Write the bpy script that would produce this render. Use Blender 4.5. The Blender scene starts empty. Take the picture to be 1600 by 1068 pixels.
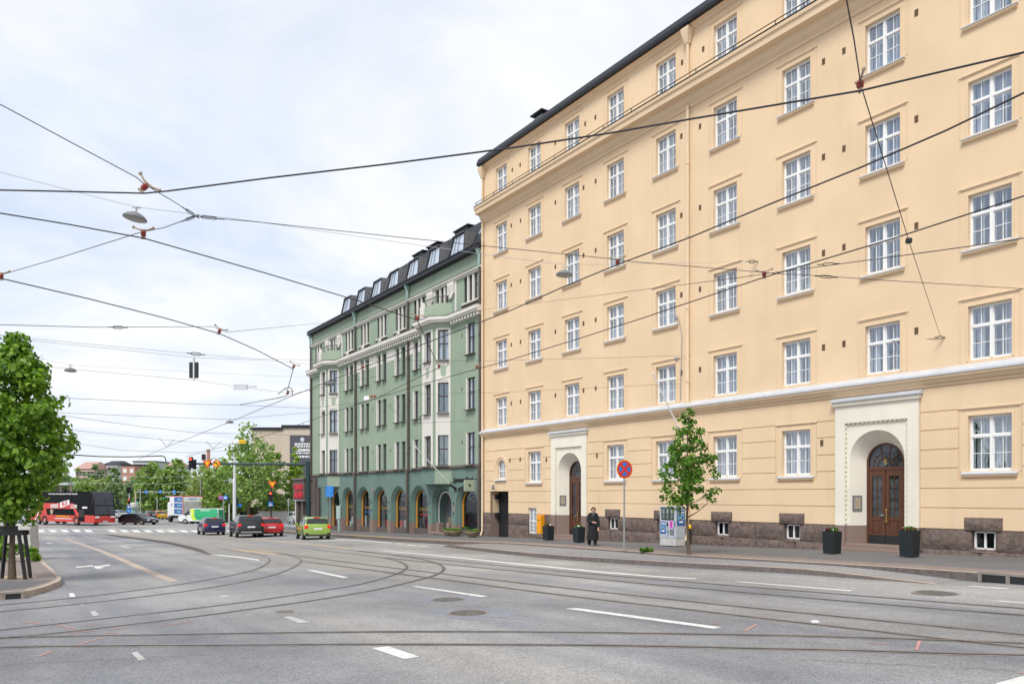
import bpy, math, random
import numpy as np
from mathutils import Vector, Matrix, noise
random.seed(7)
rng = np.random.default_rng(11)
sc = bpy.context.scene
COL = sc.collection
R = math.radians

# ---------------------------------------------------------------- camera
CZ = 1.7
cd = bpy.data.cameras.new('camera')
cam = bpy.data.objects.new('camera', cd)
COL.objects.link(cam)
cam.location = (0, 0, CZ)
cam.rotation_euler = (R(90), 0, 0)
cd.lens = 27.0
cd.sensor_width = 36.0
cd.shift_y = 239 / 1600
cd.clip_start = 0.1
cd.clip_end = 4000
sc.camera = cam

# ---------------------------------------------------------------- sky, sun, exposure
sc.view_settings.view_transform = 'Standard'
sc.view_settings.look = 'None'
sc.view_settings.gamma = 1.0
sc.view_settings.exposure = 1.0
sc.cycles.max_bounces = 8
sc.cycles.transparent_max_bounces = 10
sc.cycles.use_denoising = True
SUN_EL, SUN_AZ = R(52), R(205)      # azimuth clockwise from +Y
world = bpy.data.worlds.new('World')
sc.world = world
world.use_nodes = True
nt = world.node_tree
nt.nodes.clear()
N = nt.nodes.new
out = N('ShaderNodeOutputWorld')
bg = N('ShaderNodeBackground')
bg.inputs['Strength'].default_value = 0.1
sky = N('ShaderNodeTexSky')
sky.sky_type = 'NISHITA'
sky.sun_disc = False
sky.sun_elevation = SUN_EL
sky.sun_rotation = SUN_AZ
sky.air_density = 1.0
sky.dust_density = 1.2
tc = N('ShaderNodeTexCoord')
sep = N('ShaderNodeSeparateXYZ')
nt.links.new(tc.outputs['Generated'], sep.inputs[0])
# project the view direction onto a flat cloud deck
zc = N('ShaderNodeMath'); zc.operation = 'MAXIMUM'; zc.inputs[1].default_value = 0.04
nt.links.new(sep.outputs['Z'], zc.inputs[0])
za = N('ShaderNodeMath'); za.operation = 'ADD'; za.inputs[1].default_value = 0.12
nt.links.new(zc.outputs[0], za.inputs[0])
dx = N('ShaderNodeMath'); dx.operation = 'DIVIDE'
dy = N('ShaderNodeMath'); dy.operation = 'DIVIDE'
nt.links.new(sep.outputs['X'], dx.inputs[0]); nt.links.new(za.outputs[0], dx.inputs[1])
nt.links.new(sep.outputs['Y'], dy.inputs[0]); nt.links.new(za.outputs[0], dy.inputs[1])
cmb = N('ShaderNodeCombineXYZ')
nt.links.new(dx.outputs[0], cmb.inputs[0]); nt.links.new(dy.outputs[0], cmb.inputs[1])
n1 = N('ShaderNodeTexNoise'); n1.inputs['Scale'].default_value = 0.75; n1.inputs['Detail'].default_value = 8; n1.inputs['Roughness'].default_value = 0.55
n1.inputs['Distortion'].default_value = 0.3
nt.links.new(cmb.outputs[0], n1.inputs['Vector'])
ramp = N('ShaderNodeValToRGB')
ramp.color_ramp.elements[0].position = 0.32; ramp.color_ramp.elements[0].color = (0.7, 0.7, 0.7, 1)
ramp.color_ramp.elements[1].position = 0.56; ramp.color_ramp.elements[1].color = (1, 1, 1, 1)
nt.links.new(n1.outputs['Fac'], ramp.inputs['Fac'])
n2 = N('ShaderNodeTexNoise'); n2.inputs['Scale'].default_value = 0.95; n2.inputs['Detail'].default_value = 9; n2.inputs['Roughness'].default_value = .58; n2.inputs['Distortion'].default_value = .5
nt.links.new(cmb.outputs[0], n2.inputs['Vector'])
cr2 = N('ShaderNodeValToRGB')
cr2.color_ramp.elements[0].position = 0.40; cr2.color_ramp.elements[0].color = (4.0, 4.42, 5.15, 1)
cr2.color_ramp.elements[1].position = 0.58; cr2.color_ramp.elements[1].color = (5.15, 5.2, 5.35, 1)
nt.links.new(n2.outputs['Fac'], cr2.inputs['Fac'])
mixs = N('ShaderNodeMix'); mixs.data_type = 'RGBA'
nt.links.new(ramp.outputs['Color'], mixs.inputs[0])
nt.links.new(sky.outputs['Color'], mixs.inputs[6])
nt.links.new(cr2.outputs['Color'], mixs.inputs[7])
nt.links.new(mixs.outputs[2], bg.inputs['Color'])
nt.links.new(bg.outputs[0], out.inputs['Surface'])

sd = bpy.data.lights.new('sun', 'SUN')
sd.energy = 1.5
sd.angle = R(22)
sd.color = (1.0, 0.965, 0.91)
sun = bpy.data.objects.new('sun', sd)
COL.objects.link(sun)
_d = Vector((math.sin(SUN_AZ) * math.cos(SUN_EL), math.cos(SUN_AZ) * math.cos(SUN_EL), math.sin(SUN_EL)))
sun.rotation_euler = _d.to_track_quat('Z', 'Y').to_euler()
sun.location = (0, -30, 60)

# ---------------------------------------------------------------- geometry of the place
F = 1200.0
ST, CT = 0.5561, 0.8311        # street direction (away) = (-ST, CT); towards the facades = (CT, ST)

def gz(t):
    """height of the road: falls 2.4 % away from the camera, flattening far off"""
    a, b = 0.0242, 0.009
    def I(x):
        if x < 52: return a * x
        if x < 76:
            u = x - 52
            return a * 52 + a * u + (b - a) * u * u / 48
        if x < 260: return a * 52 + (a + b) * 12 + b * (x - 76)
        return a * 52 + (a + b) * 12 + b * 184
    return -I(t)

def ct_of(X, Z): return CT * X + ST * Z, -ST * X + CT * Z
def W(c, t, dz=0.0):
    return Vector((CT * c - ST * t, ST * c + CT * t, gz(t) + dz))
def gxy(X, Y, dz=0.0):
    return Vector((X, Y, gz(ct_of(X, Y)[1]) + dz))

def G(px, py, dz=0.0):
    """point of the ground (raised dz) seen at that place of the photograph"""
    lo, hi = 1.0, 900.0
    f = lambda Z: CZ - (py - 773) / F * Z - (gz(ct_of((px - 800) / F * Z, Z)[1]) + dz)
    for _ in range(60):
        m = (lo + hi) / 2
        if f(m) > 0: lo = m
        else: hi = m
    Z = lo
    X = (px - 800) / F * Z
    return Vector((X, Z, gz(ct_of(X, Z)[1]) + dz))

def P(px, py, Z):
    return Vector(((px - 800) / F * Z, Z, CZ + (773 - py) / F * Z))

def WP(px, py, h=5.6):
    """point at height h above the ground on that sight line (overhead wires)"""
    lo, hi = 1.0, 400.0
    for _ in range(60):
        m = (lo + hi) / 2
        p = P(px, py, m)
        if p.z - gz(ct_of(p.x, p.y)[1]) < h: lo = m
        else: hi = m
    return P(px, py, lo)

# facade frame: s along the wall (towards the camera end), y into the building, H above eye level
FS0 = 46.86
def S(px): return (FS0 - 35520.0 / (px + 3)) / CT
FO = Vector((-1.757, FS0, 0))
FROT = math.atan2(-CT, ST)
ZB = 2.58                       # eye level above the building base

# ---------------------------------------------------------------- mesh builder
class MB:
    def __init__(self, off=(0, 0, 0)):
        self.v = []; self.f = []; self.m = None; self.off = Vector(off); self.mi = []; self.cur = 0
    def add(self, pts, faces):
        b = len(self.v)
        for p in pts:
            q = Vector(p)
            if self.m is not None: q = self.m @ q
            self.v.append(q + self.off)
        for f in faces:
            self.f.append([b + i for i in f]); self.mi.append(self.cur)
    def quad(self, a, b, c, d): self.add([a, b, c, d], [(0, 1, 2, 3)])
    def poly(self, pts): self.add(pts, [tuple(range(len(pts)))])
    def box(self, x0, x1, y0, y1, z0, z1):
        p = [(x0, y0, z0), (x1, y0, z0), (x1, y1, z0), (x0, y1, z0), (x0, y0, z1), (x1, y0, z1), (x1, y1, z1), (x0, y1, z1)]
        self.add(p, [(0, 3, 2, 1), (4, 5, 6, 7), (0, 1, 5, 4), (1, 2, 6, 5), (2, 3, 7, 6), (3, 0, 4, 7)])
    def rbox(self, x0, x1, y0, y1, z0, z1, r=0.05):
        """box with rounded vertical edges and a chamfered top"""
        pts = []
        for cx, cy, a0 in ((x1 - r, y1 - r, 0), (x0 + r, y1 - r, 90), (x0 + r, y0 + r, 180), (x1 - r, y0 + r, 270)):
            for k in range(4):
                a = R(a0 + 30 * k)
                pts.append((cx + r * math.cos(a), cy + r * math.sin(a)))
        mx, my = (x0 + x1) / 2, (y0 + y1) / 2
        kx = 1 - r * .8 / max((x1 - x0) / 2, 1e-3); ky = 1 - r * .8 / max((y1 - y0) / 2, 1e-3)
        rings = [[(x, y, z0) for x, y in pts], [(x, y, z1 - r * .8) for x, y in pts],
                 [(mx + (x - mx) * kx, my + (y - my) * ky, z1) for x, y in pts]]
        self.loft(rings, True, True)
    def loft(self, rings, cap0=False, cap1=False, closed=True):
        n = len(rings[0]); pts = [p for r in rings for p in r]; fs = []
        for i in range(len(rings) - 1):
            for j in range(n if closed else n - 1):
                a = i * n + j; b = i * n + (j + 1) % n
                fs.append((a, b, b + n, a + n))
        if cap0: fs.append(tuple(range(n - 1, -1, -1)))
        if cap1: fs.append(tuple((len(rings) - 1) * n + j for j in range(n)))
        self.add(pts, fs)
    def prism(self, poly, axis, a, b):
        """extrude a 2D polygon along axis 'x','y','z'"""
        def mk(p, w):
            if axis == 'x': return (w, p[0], p[1])
            if axis == 'y': return (p[0], w, p[1])
            return (p[0], p[1], w)
        self.loft([[mk(p, a) for p in poly], [mk(p, b) for p in poly]], True, True)
    def tube(self, pts, r, n=6, cap=True):
        pts = [Vector(p) for p in pts]
        rr = r if isinstance(r, (list, tuple)) else [r] * len(pts)
        rings = []
        up = None
        for i, p in enumerate(pts):
            d = (pts[min(i + 1, len(pts) - 1)] - pts[max(i - 1, 0)])
            if d.length < 1e-9: d = Vector((0, 0, 1))
            d.normalize()
            if up is None:
                up = Vector((0, 0, 1)) if abs(d.z) < .9 else Vector((1, 0, 0))
            a = d.cross(up)
            if a.length < 1e-6: a = d.orthogonal()
            a.normalize(); b = d.cross(a).normalized()
            up = a.cross(d) if a.cross(d).length > .1 else up
            rings.append([p + a * (rr[i] * math.cos(2 * math.pi * k / n)) + b * (rr[i] * math.sin(2 * math.pi * k / n)) for k in range(n)])
        self.loft(rings, cap, cap)
    def lathe(self, prof, c=(0, 0, 0), n=16, axis='z', cap=True):
        """profile [(r, h)...] turned round an axis through c"""
        rings = []
        for r, h in prof:
            ring = []
            for k in range(n):
                a = 2 * math.pi * k / n
                if axis == 'z': q = (c[0] + r * math.cos(a), c[1] + r * math.sin(a), c[2] + h)
                elif axis == 'y': q = (c[0] + r * math.cos(a), c[1] + h, c[2] + r * math.sin(a))
                else: q = (c[0] + h, c[1] + r * math.cos(a), c[2] + r * math.sin(a))
                ring.append(q)
            rings.append(ring)
        self.loft(rings, cap, cap)
    def mesh(self, name, mats, smooth=None):
        me = bpy.data.meshes.new(name)
        me.from_pydata([tuple(p) for p in self.v], [], self.f)
        for m in (mats if isinstance(mats, (list, tuple)) else [mats]):
            me.materials.append(m)
        if any(self.mi): me.polygons.foreach_set('material_index', self.mi)
        if smooth is not None:
            me.polygons.foreach_set('use_smooth', [True] * len(me.polygons))
            me.set_sharp_from_angle(angle=R(smooth))
        me.validate(); me.update()
        return me
    def build(self, name, mats, parent=None, smooth=None, **kw):
        o = bpy.data.objects.new(name, self.mesh(name, mats, smooth))
        COL.objects.link(o)
        if parent is not None: o.parent = parent
        return tag(o, **kw)

def tag(o, label=None, cat=None, group=None, kind=None):
    if label: o['label'] = label
    if cat: o['category'] = cat
    if group: o['group'] = group
    if kind: o['kind'] = kind
    return o
def empty(name, loc, rz=0.0, label=None, cat=None, group=None):
    o = bpy.data.objects.new(name, None)
    o.empty_display_size = 0.3
    COL.objects.link(o)
    o.location = loc; o.rotation_euler = (0, 0, rz)
    return tag(o, label, cat, group)
def inst(name, me, parent, loc=(0, 0, 0), rot=(0, 0, 0), sca=(1, 1, 1)):
    o = bpy.data.objects.new(name, me)
    COL.objects.link(o)
    if parent is not None: o.parent = parent
    o.location = loc; o.rotation_euler = rot; o.scale = sca
    return o
def copy_tree(o, parent=None):
    c = o.copy(); COL.objects.link(c)
    if parent is not None: c.parent = parent
    for ch in o.children: copy_tree(ch, c)
    return c
def text_part(s, size, mat, parent, loc, rot, name='lettering', ext=.006, sx=1.0, align='CENTER', shear=0.0, bold=0.0):
    cu = bpy.data.curves.new(name, 'FONT')
    cu.body = s; cu.size = size; cu.extrude = ext; cu.align_x = align; cu.align_y = 'CENTER'; cu.shear = shear; cu.offset = bold
    cu.resolution_u = 3
    t = bpy.data.objects.new(name, cu); COL.objects.link(t)
    dg = bpy.context.evaluated_depsgraph_get()
    me = bpy.data.meshes.new_from_object(t.evaluated_get(dg))
    bpy.data.objects.remove(t); bpy.data.curves.remove(cu)
    me.materials.clear(); me.materials.append(mat)
    o = inst(name, me, parent, loc, rot, (sx, 1, 1))
    return o

# ---------------------------------------------------------------- materials
def mat(name, col, rough=.6, metal=0.0, var=.1, scale=3.0, bump=0.0, bscale=30.0, spec=.4, emit=0.0, coat=0.0, stretch=None):
    m = bpy.data.materials.new(name); m.use_nodes = True
    t = m.node_tree; b = t.nodes['Principled BSDF']
    b.inputs['Roughness'].default_value = rough
    b.inputs['Metallic'].default_value = metal
    b.inputs['Specular IOR Level'].default_value = spec
    b.inputs['Coat Weight'].default_value = coat
    c4 = (*col, 1)
    if var > 0 or bump > 0:
        tc = t.nodes.new('ShaderNodeTexCoord'); vec = tc.outputs['Object']
        if stretch:
            mp = t.nodes.new('ShaderNodeMapping'); mp.inputs['Scale'].default_value = stretch
            t.links.new(vec, mp.inputs[0]); vec = mp.outputs[0]
    if var > 0:
        n = t.nodes.new('ShaderNodeTexNoise'); n.inputs['Scale'].default_value = scale; n.inputs['Detail'].default_value = 6
        n.inputs['Roughness'].default_value = .6
        t.links.new(vec, n.inputs['Vector'])
        r = t.nodes.new('ShaderNodeValToRGB')
        r.color_ramp.elements[0].position = .3; r.color_ramp.elements[1].position = .7
        r.color_ramp.elements[0].color = (*[x * (1 - var) for x in col], 1)
        r.color_ramp.elements[1].color = (*[min(1, x * (1 + var)) for x in col], 1)
        t.links.new(n.outputs['Fac'], r.inputs['Fac'])
        t.links.new(r.outputs['Color'], b.inputs['Base Color'])
    else:
        b.inputs['Base Color'].default_value = c4
    if bump > 0:
        n = t.nodes.new('ShaderNodeTexNoise'); n.inputs['Scale'].default_value = bscale; n.inputs['Detail'].default_value = 8
        t.links.new(vec, n.inputs['Vector'])
        bp = t.nodes.new('ShaderNodeBump'); bp.inputs['Strength'].default_value = bump; bp.inputs['Distance'].default_value = .05
        t.links.new(n.outputs['Fac'], bp.inputs['Height'])
        t.links.new(bp.outputs[0], b.inputs['Normal'])
    if emit > 0:
        b.inputs['Emission Color'].default_value = c4
        b.inputs['Emission Strength'].default_value = emit
    return m

def glass_mat(name, tint, refl=.25, rough=.02, gl=(.9, .95, 1)):
    m = bpy.data.materials.new(name); m.use_nodes = True
    t = m.node_tree; t.nodes.clear()
    o = t.nodes.new('ShaderNodeOutputMaterial'); mx = t.nodes.new('ShaderNodeMixShader')
    tr = t.nodes.new('ShaderNodeBsdfTransparent'); tr.inputs[0].default_value = (*tint, 1)
    g = t.nodes.new('ShaderNodeBsdfGlossy'); g.inputs['Roughness'].default_value = rough; g.inputs[0].default_value = (*gl, 1)
    lwt = t.nodes.new('ShaderNodeLayerWeight'); lw = t.nodes.new('ShaderNodeMath'); lw.operation = 'POWER'; lw.inputs[1].default_value = 4.0
    t.links.new(lwt.outputs['Facing'], lw.inputs[0])
    ad = t.nodes.new('ShaderNodeMath'); ad.operation = 'ADD'; ad.inputs[1].default_value = refl; ad.use_clamp = True
    # slightly wavy old panes
    tc = t.nodes.new('ShaderNodeTexCoord'); n = t.nodes.new('ShaderNodeTexNoise'); n.inputs['Scale'].default_value = 2.2
    bp = t.nodes.new('ShaderNodeBump'); bp.inputs['Strength'].default_value = .06; bp.inputs['Distance'].default_value = .1
    t.links.new(tc.outputs['Object'], n.inputs['Vector']); t.links.new(n.outputs['Fac'], bp.inputs['Height'])
    t.links.new(bp.outputs[0], g.inputs['Normal'])
    t.links.new(lw.outputs[0], ad.inputs[0]); t.links.new(ad.outputs[0], mx.inputs[0])
    t.links.new(tr.outputs[0], mx.inputs[1]); t.links.new(g.outputs[0], mx.inputs[2])
    t.links.new(mx.outputs[0], o.inputs[0])
    return m

def leaf_mat(name, c1, c2, trans=.35):
    m = bpy.data.materials.new(name); m.use_nodes = True
    t = m.node_tree; b = t.nodes['Principled BSDF']; o = t.nodes['Material Output']
    g = t.nodes.new('ShaderNodeNewGeometry'); r = t.nodes.new('ShaderNodeValToRGB')
    r.color_ramp.elements[0].color = (*c1, 1); r.color_ramp.elements[1].color = (*c2, 1)
    t.links.new(g.outputs['Random Per Island'], r.inputs['Fac'])
    t.links.new(r.outputs['Color'], b.inputs['Base Color'])
    b.inputs['Roughness'].default_value = .45; b.inputs['Specular IOR Level'].default_value = .4
    tl = t.nodes.new('ShaderNodeBsdfTranslucent'); mx = t.nodes.new('ShaderNodeMixShader'); mx.inputs[0].default_value = trans
    hs = t.nodes.new('ShaderNodeHueSaturation'); hs.inputs['Value'].default_value = 1.6; hs.inputs['Saturation'].default_value = 1.1
    t.links.new(r.outputs['Color'], hs.inputs['Color']); t.links.new(hs.outputs[0], tl.inputs[0])
    t.links.new(b.outputs[0], mx.inputs[1]); t.links.new(tl.outputs[0], mx.inputs[2]); t.links.new(mx.outputs[0], o.inputs[0])
    return m

def plaster_mat(name, col, stain, var=.06):
    """painted plaster: faint patches, rain streaks, fine grain"""
    m = bpy.data.materials.new(name); m.use_nodes = True
    t = m.node_tree; b = t.nodes['Principled BSDF']; b.inputs['Roughness'].default_value = .85; b.inputs['Specular IOR Level'].default_value = .2
    tc = t.nodes.new('ShaderNodeTexCoord')
    def noi(scale, det, st=(1, 1, 1)):
        mp = t.nodes.new('ShaderNodeMapping'); mp.inputs['Scale'].default_value = st
        t.links.new(tc.outputs['Object'], mp.inputs[0])
        n = t.nodes.new('ShaderNodeTexNoise'); n.inputs['Scale'].default_value = scale; n.inputs['Detail'].default_value = det
        t.links.new(mp.outputs[0], n.inputs['Vector']); return n.outputs['Fac']
    def mixc(fac, a, bcol):
        x = t.nodes.new('ShaderNodeMix'); x.data_type = 'RGBA'
        t.links.new(fac, x.inputs[0])
        if hasattr(a, 'default_value'): t.links.new(a, x.inputs[6])
        else: x.inputs[6].default_value = (*a, 1)
        x.inputs[7].default_value = (*bcol, 1); return x.outputs[2]
    def rng_(fac, lo, hi, o0, o1):
        x = t.nodes.new('ShaderNodeMapRange'); x.inputs[1].default_value = lo; x.inputs[2].default_value = hi
        x.inputs[3].default_value = o0; x.inputs[4].default_value = o1; t.links.new(fac, x.inputs[0]); return x.outputs[0]
    c = mixc(rng_(noi(.5, 6), .35, .7, 0, 1), [x * (1 - var) for x in col], [min(1, x * (1 + var)) for x in col])
    c = mixc(rng_(noi(1.3, 5, (1.6, 1.6, .12)), .54, .8, 0, .36), c, stain)
    c = mixc(rng_(noi(9, 4), .6, .8, 0, .12), c, stain)
    t.links.new(c, b.inputs['Base Color'])
    bp = t.nodes.new('ShaderNodeBump'); bp.inputs['Strength'].default_value = .12; bp.inputs['Distance'].default_value = .02
    t.links.new(noi(40, 5), bp.inputs['Height']); t.links.new(bp.outputs[0], b.inputs['Normal'])
    return m

def asphalt_mat(name, base, warm=(1, 1, 1), rot=0.0, streak=.65, patches=.45, grain=.95):
    m = bpy.data.materials.new(name); m.use_nodes = True
    t = m.node_tree; b = t.nodes['Principled BSDF']; b.inputs['Roughness'].default_value = .85; b.inputs['Specular IOR Level'].default_value = .25
    tc = t.nodes.new('ShaderNodeTexCoord')
    def noi(scale, det, st=(1, 1, 1), rz=0.0, rough=.55):
        mp = t.nodes.new('ShaderNodeMapping'); mp.vector_type = 'POINT'
        m2 = t.nodes.new('ShaderNodeMapping'); m2.inputs['Rotation'].default_value = (0, 0, rz)
        t.links.new(tc.outputs['Object'], m2.inputs[0]); t.links.new(m2.outputs[0], mp.inputs[0])
        mp.inputs['Scale'].default_value = st
        n = t.nodes.new('ShaderNodeTexNoise'); n.inputs['Scale'].default_value = scale; n.inputs['Detail'].default_value = det; n.inputs['Roughness'].default_value = rough
        t.links.new(mp.outputs[0], n.inputs['Vector']); return n.outputs['Fac']
    def rg(fac, lo, hi, o0, o1):
        x = t.nodes.new('ShaderNodeMapRange'); x.inputs[1].default_value = lo; x.inputs[2].default_value = hi
        x.inputs[3].default_value = o0; x.inputs[4].default_value = o1; t.links.new(fac, x.inputs[0]); return x.outputs[0]
    def mul(a, c):
        x = t.nodes.new('ShaderNodeMath'); x.operation = 'MULTIPLY'; t.links.new(a, x.inputs[0]); t.links.new(c, x.inputs[1]); return x.outputs[0]
    v = rg(noi(.16, 5), .35, .65, 1 - patches * .6, 1 + patches * .35)
    v = mul(v, rg(noi(.35, 4, (1, .08, 1), rot), .35, .7, 1 - streak * .5, 1 + streak * .35))
    v = mul(v, rg(noi(1.7, 8, rough=.7), .3, .7, .9, 1.1))
    v = mul(v, rg(noi(9, 6, rough=.8), .35, .65, .93, 1.07))
    v = mul(v, rg(noi(24, 4, rough=.8), .35, .68, 1 - grain * .22, 1 + grain * .22))
    v = mul(v, rg(noi(55, 3, rough=.9), .3, .7, 1 - grain * .55, 1 + grain * .55))
    v = mul(v, rg(noi(120, 2, rough=.9), .3, .7, 1 - grain * .6, 1 + grain * .6))
    cb = t.nodes.new('ShaderNodeMix'); cb.data_type = 'RGBA'
    t.links.new(rg(noi(.35, 4, (1, .08, 1), rot), .36, .62, 0, 1), cb.inputs[0])
    cb.inputs[6].default_value = (base * warm[0] * .93, base * warm[1] * .97, base * warm[2] * 1.08, 1)
    cb.inputs[7].default_value = (base * warm[0] * 1.02, base * warm[1] * 1.0, base * warm[2] * .97, 1)
    mm = t.nodes.new('ShaderNodeVectorMath'); mm.operation = 'SCALE'
    t.links.new(cb.outputs[2], mm.inputs[0]); t.links.new(v, mm.inputs['Scale'])
    t.links.new(mm.outputs[0], b.inputs['Base Color'])
    bp = t.nodes.new('ShaderNodeBump'); bp.inputs['Strength'].default_value = .25; bp.inputs['Distance'].default_value = .01
    t.links.new(noi(80, 4, rough=.8), bp.inputs['Height']); t.links.new(bp.outputs[0], b.inputs['Normal'])
    return m

def cobble_mat(name, c1, c2, mortar, sx=9.0):
    m = bpy.data.materials.new(name); m.use_nodes = True
    t = m.node_tree; b = t.nodes['Principled BSDF']; b.inputs['Roughness'].default_value = .8
    tc = t.nodes.new('ShaderNodeTexCoord'); mp = t.nodes.new('ShaderNodeMapping'); mp.inputs['Rotation'].default_value = (0, 0, .98)
    t.links.new(tc.outputs['Object'], mp.inputs[0])
    br = t.nodes.new('ShaderNodeTexBrick'); br.inputs['Scale'].default_value = sx
    br.inputs['Color1'].default_value = (*c1, 1); br.inputs['Color2'].default_value = (*c2, 1); br.inputs['Mortar'].default_value = (*mortar, 1)
    br.inputs['Mortar Size'].default_value = .03
    t.links.new(mp.outputs[0], br.inputs['Vector'])
    n = t.nodes.new('ShaderNodeTexNoise'); n.inputs['Scale'].default_value = 2.5; n.inputs['Detail'].default_value = 6
    t.links.new(tc.outputs['Object'], n.inputs['Vector'])
    r = t.nodes.new('ShaderNodeMapRange'); r.inputs[3].default_value = .75; r.inputs[4].default_value = 1.25; t.links.new(n.outputs['Fac'], r.inputs[0])
    mm = t.nodes.new('ShaderNodeVectorMath'); mm.operation = 'SCALE'
    t.links.new(br.outputs['Color'], mm.inputs[0]); t.links.new(r.outputs[0], mm.inputs['Scale'])
    t.links.new(mm.outputs[0], b.inputs['Base Color'])
    return m

M = {}
M['asphalt'] = asphalt_mat('asphalt', .305, (1.02, 1, .965), rot=-.59)
M['asphalt_walk'] = asphalt_mat('asphalt_walk', .155, (1, .98, .96), rot=-.59, streak=.15, patches=.2)
M['asphalt_cycle'] = asphalt_mat('asphalt_cycle', .27, (1.03, 1, .96), rot=-.59, streak=.15, patches=.2)
M['track_bed'] = asphalt_mat('track_bed', .28, (1.05, 1, .92), rot=-.59, streak=.2, patches=.2)
M['tan'] = mat('tan_concrete', (.40, .31, .23), .9, var=.15, scale=2)
M['cobble'] = cobble_mat('cobble', (.28, .215, .185), (.22, .175, .155), (.15, .125, .11))
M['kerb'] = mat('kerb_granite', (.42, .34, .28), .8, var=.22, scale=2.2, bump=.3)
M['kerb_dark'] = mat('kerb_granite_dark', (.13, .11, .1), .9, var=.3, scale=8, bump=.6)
M['paint'] = mat('road_paint', (.62, .62, .59), .85, var=.22, scale=9)
M['paint_worn'] = mat('road_paint_worn', (.42, .42, .40), .85, var=.18, scale=9)
M['paint_red'] = mat('survey_paint', (.50, .25, .22), .85, var=.15, scale=6)
M['paint_yellow'] = mat('kerb_yellow_paint', (.62, .48, .12), .85)
M['rail'] = mat('rail_steel', (.32, .31, .32), .35, metal=.8, var=.2, scale=1.5)
M['groove'] = mat('rail_groove', (.09, .083, .077), .9, var=.2)
M['rust'] = mat('rail_rust', (.245, .215, .19), .9, var=.3)
M['iron'] = mat('cast_iron', (.18, .165, .15), .8, metal=.1, var=.3, scale=14, bump=.5)
M['yellow'] = plaster_mat('yellow_plaster', (.75, .568, .375), (.60, .45, .29), .05)
M['yellow_trim'] = plaster_mat('yellow_trim', (.75, .572, .385), (.62, .47, .30))
M['portal'] = plaster_mat('cream_portal', (.78, .735, .63), (.55, .49, .40))
M['metal_white'] = mat('zinc_white', (.58, .60, .64), .45, metal=.2, var=.08)
M['white'] = mat('white_paint', (.80, .80, .79), .45, var=.04)
M['granite'] = mat('brown_granite', (.15, .11, .095), .8, var=.38, scale=7, bump=.9, bscale=9)
M['granite_smooth'] = mat('pink_granite', (.24, .172, .145), .7, var=.2, scale=40, bump=.15)
M['glass_house'] = glass_mat('window_glass', (.84, .89, .95), .26, gl=(.82, .90, 1))
M['glass_dark'] = glass_mat('shop_glass', (.62, .66, .66), .06)
M['curtain'] = mat('curtain', (.72, .74, .76), .9, var=.06)
M['curtain_blue'] = mat('curtain_blue', (.30, .36, .45), .9, var=.1)
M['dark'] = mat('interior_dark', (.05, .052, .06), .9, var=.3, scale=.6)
M['room'] = mat('room_shade', (.13, .13, .14), .9, var=.5, scale=.35)  # dark tone for the sheets that imitate room shade
M['wood'] = mat('oak_door', (.105, .042, .022), .4, var=.3, scale=6, stretch=(6, 6, .6))
M['brass'] = mat('brass', (.6, .42, .15), .35, metal=.9)
M['black'] = mat('black_metal', (.02, .021, .023), .5, var=.2)
M['roof'] = mat('roof_metal', (.022, .025, .031), .5, metal=.1, var=.2, spec=.3)
M['roof_light'] = mat('dormer_metal', (.125, .125, .13), .6, metal=.0, var=.1)
M['pipe_yellow'] = mat('pipe_yellow', (.72, .56, .38), .5, var=.06)
M['pipe_brown'] = mat('pipe_brown', (.095, .075, .065), .5, var=.1)
M['pipe_green'] = mat('pipe_green', (.28, .42, .38), .5, var=.1)
M['vent'] = mat('vent_brown', (.16, .095, .05), .7, var=.2)
M['green'] = plaster_mat('green_plaster', (.285, .362, .275), (.21, .275, .21))
M['green_light'] = plaster_mat('green_plaster_light', (.35, .43, .325), (.26, .33, .26))
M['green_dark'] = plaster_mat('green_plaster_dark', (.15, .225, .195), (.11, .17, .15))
M['white_orn'] = plaster_mat('white_ornament', (.68, .66, .61), (.45, .43, .38))
M['brown_frame'] = mat('brown_frame', (.055, .038, .032), .5, var=.1)
M['orange'] = mat('orange_frame', (.66, .30, .04), .5, var=.06)
M['brown_stone'] = mat('brown_stone', (.115, .095, .085), .75, var=.18, scale=6)
M['red_sign'] = mat('red_letters', (.55, .02, .035), .4, var=.05)
M['pole_green'] = mat('dark_green_pole', (.012, .04, .045), .4, var=.1)
M['pole_grey'] = mat('galvanised', (.36, .37, .38), .5, metal=.5, var=.1)
M['pole_white'] = mat('pale_pole', (.62, .63, .63), .5, var=.06)
M['sign_red'] = mat('sign_red', (.68, .035, .02), .4, var=0)
M['sign_yellow'] = mat('sign_yellow', (.85, .50, .01), .4, var=0)
M['sign_blue'] = mat('sign_blue', (.015, .19, .62), .4, var=0)
M['sign_white'] = mat('sign_white', (.8, .8, .8), .4, var=0)
M['lit_red'] = mat('lamp_red', (1.0, .06, .03), .4, var=0, emit=1.6)
M['lit_green'] = mat('lamp_green', (.03, .8, .5), .4, var=0, emit=1.0)
M['tail'] = mat('tail_lamp', (.55, .015, .012), .25, var=0, emit=.28)
M['wire'] = mat('wire', (.035, .03, .035), .6, var=0)
M['wire_pale'] = mat('wire_pale', (.42, .43, .45), .5, var=0)
M['bell'] = mat('insulator_red', (.26, .04, .03), .3, var=.1)
M['clamp'] = mat('insulator_clamp', (.38, .31, .22), .6, var=.25, scale=20)
M['lamp_grey'] = mat('lamp_grey', (.17, .18, .19), .5, var=.06)
M['lamp_glass'] = mat('lamp_glass', (.38, .37, .34), .4, var=.05)
M['bark'] = mat('bark', (.115, .085, .06), .9, var=.35, scale=9, bump=.8, bscale=25, stretch=(1, 1, .25))
M['leaf'] = leaf_mat('lime_leaf', (.04, .11, .010), (.26, .43, .05))
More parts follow.
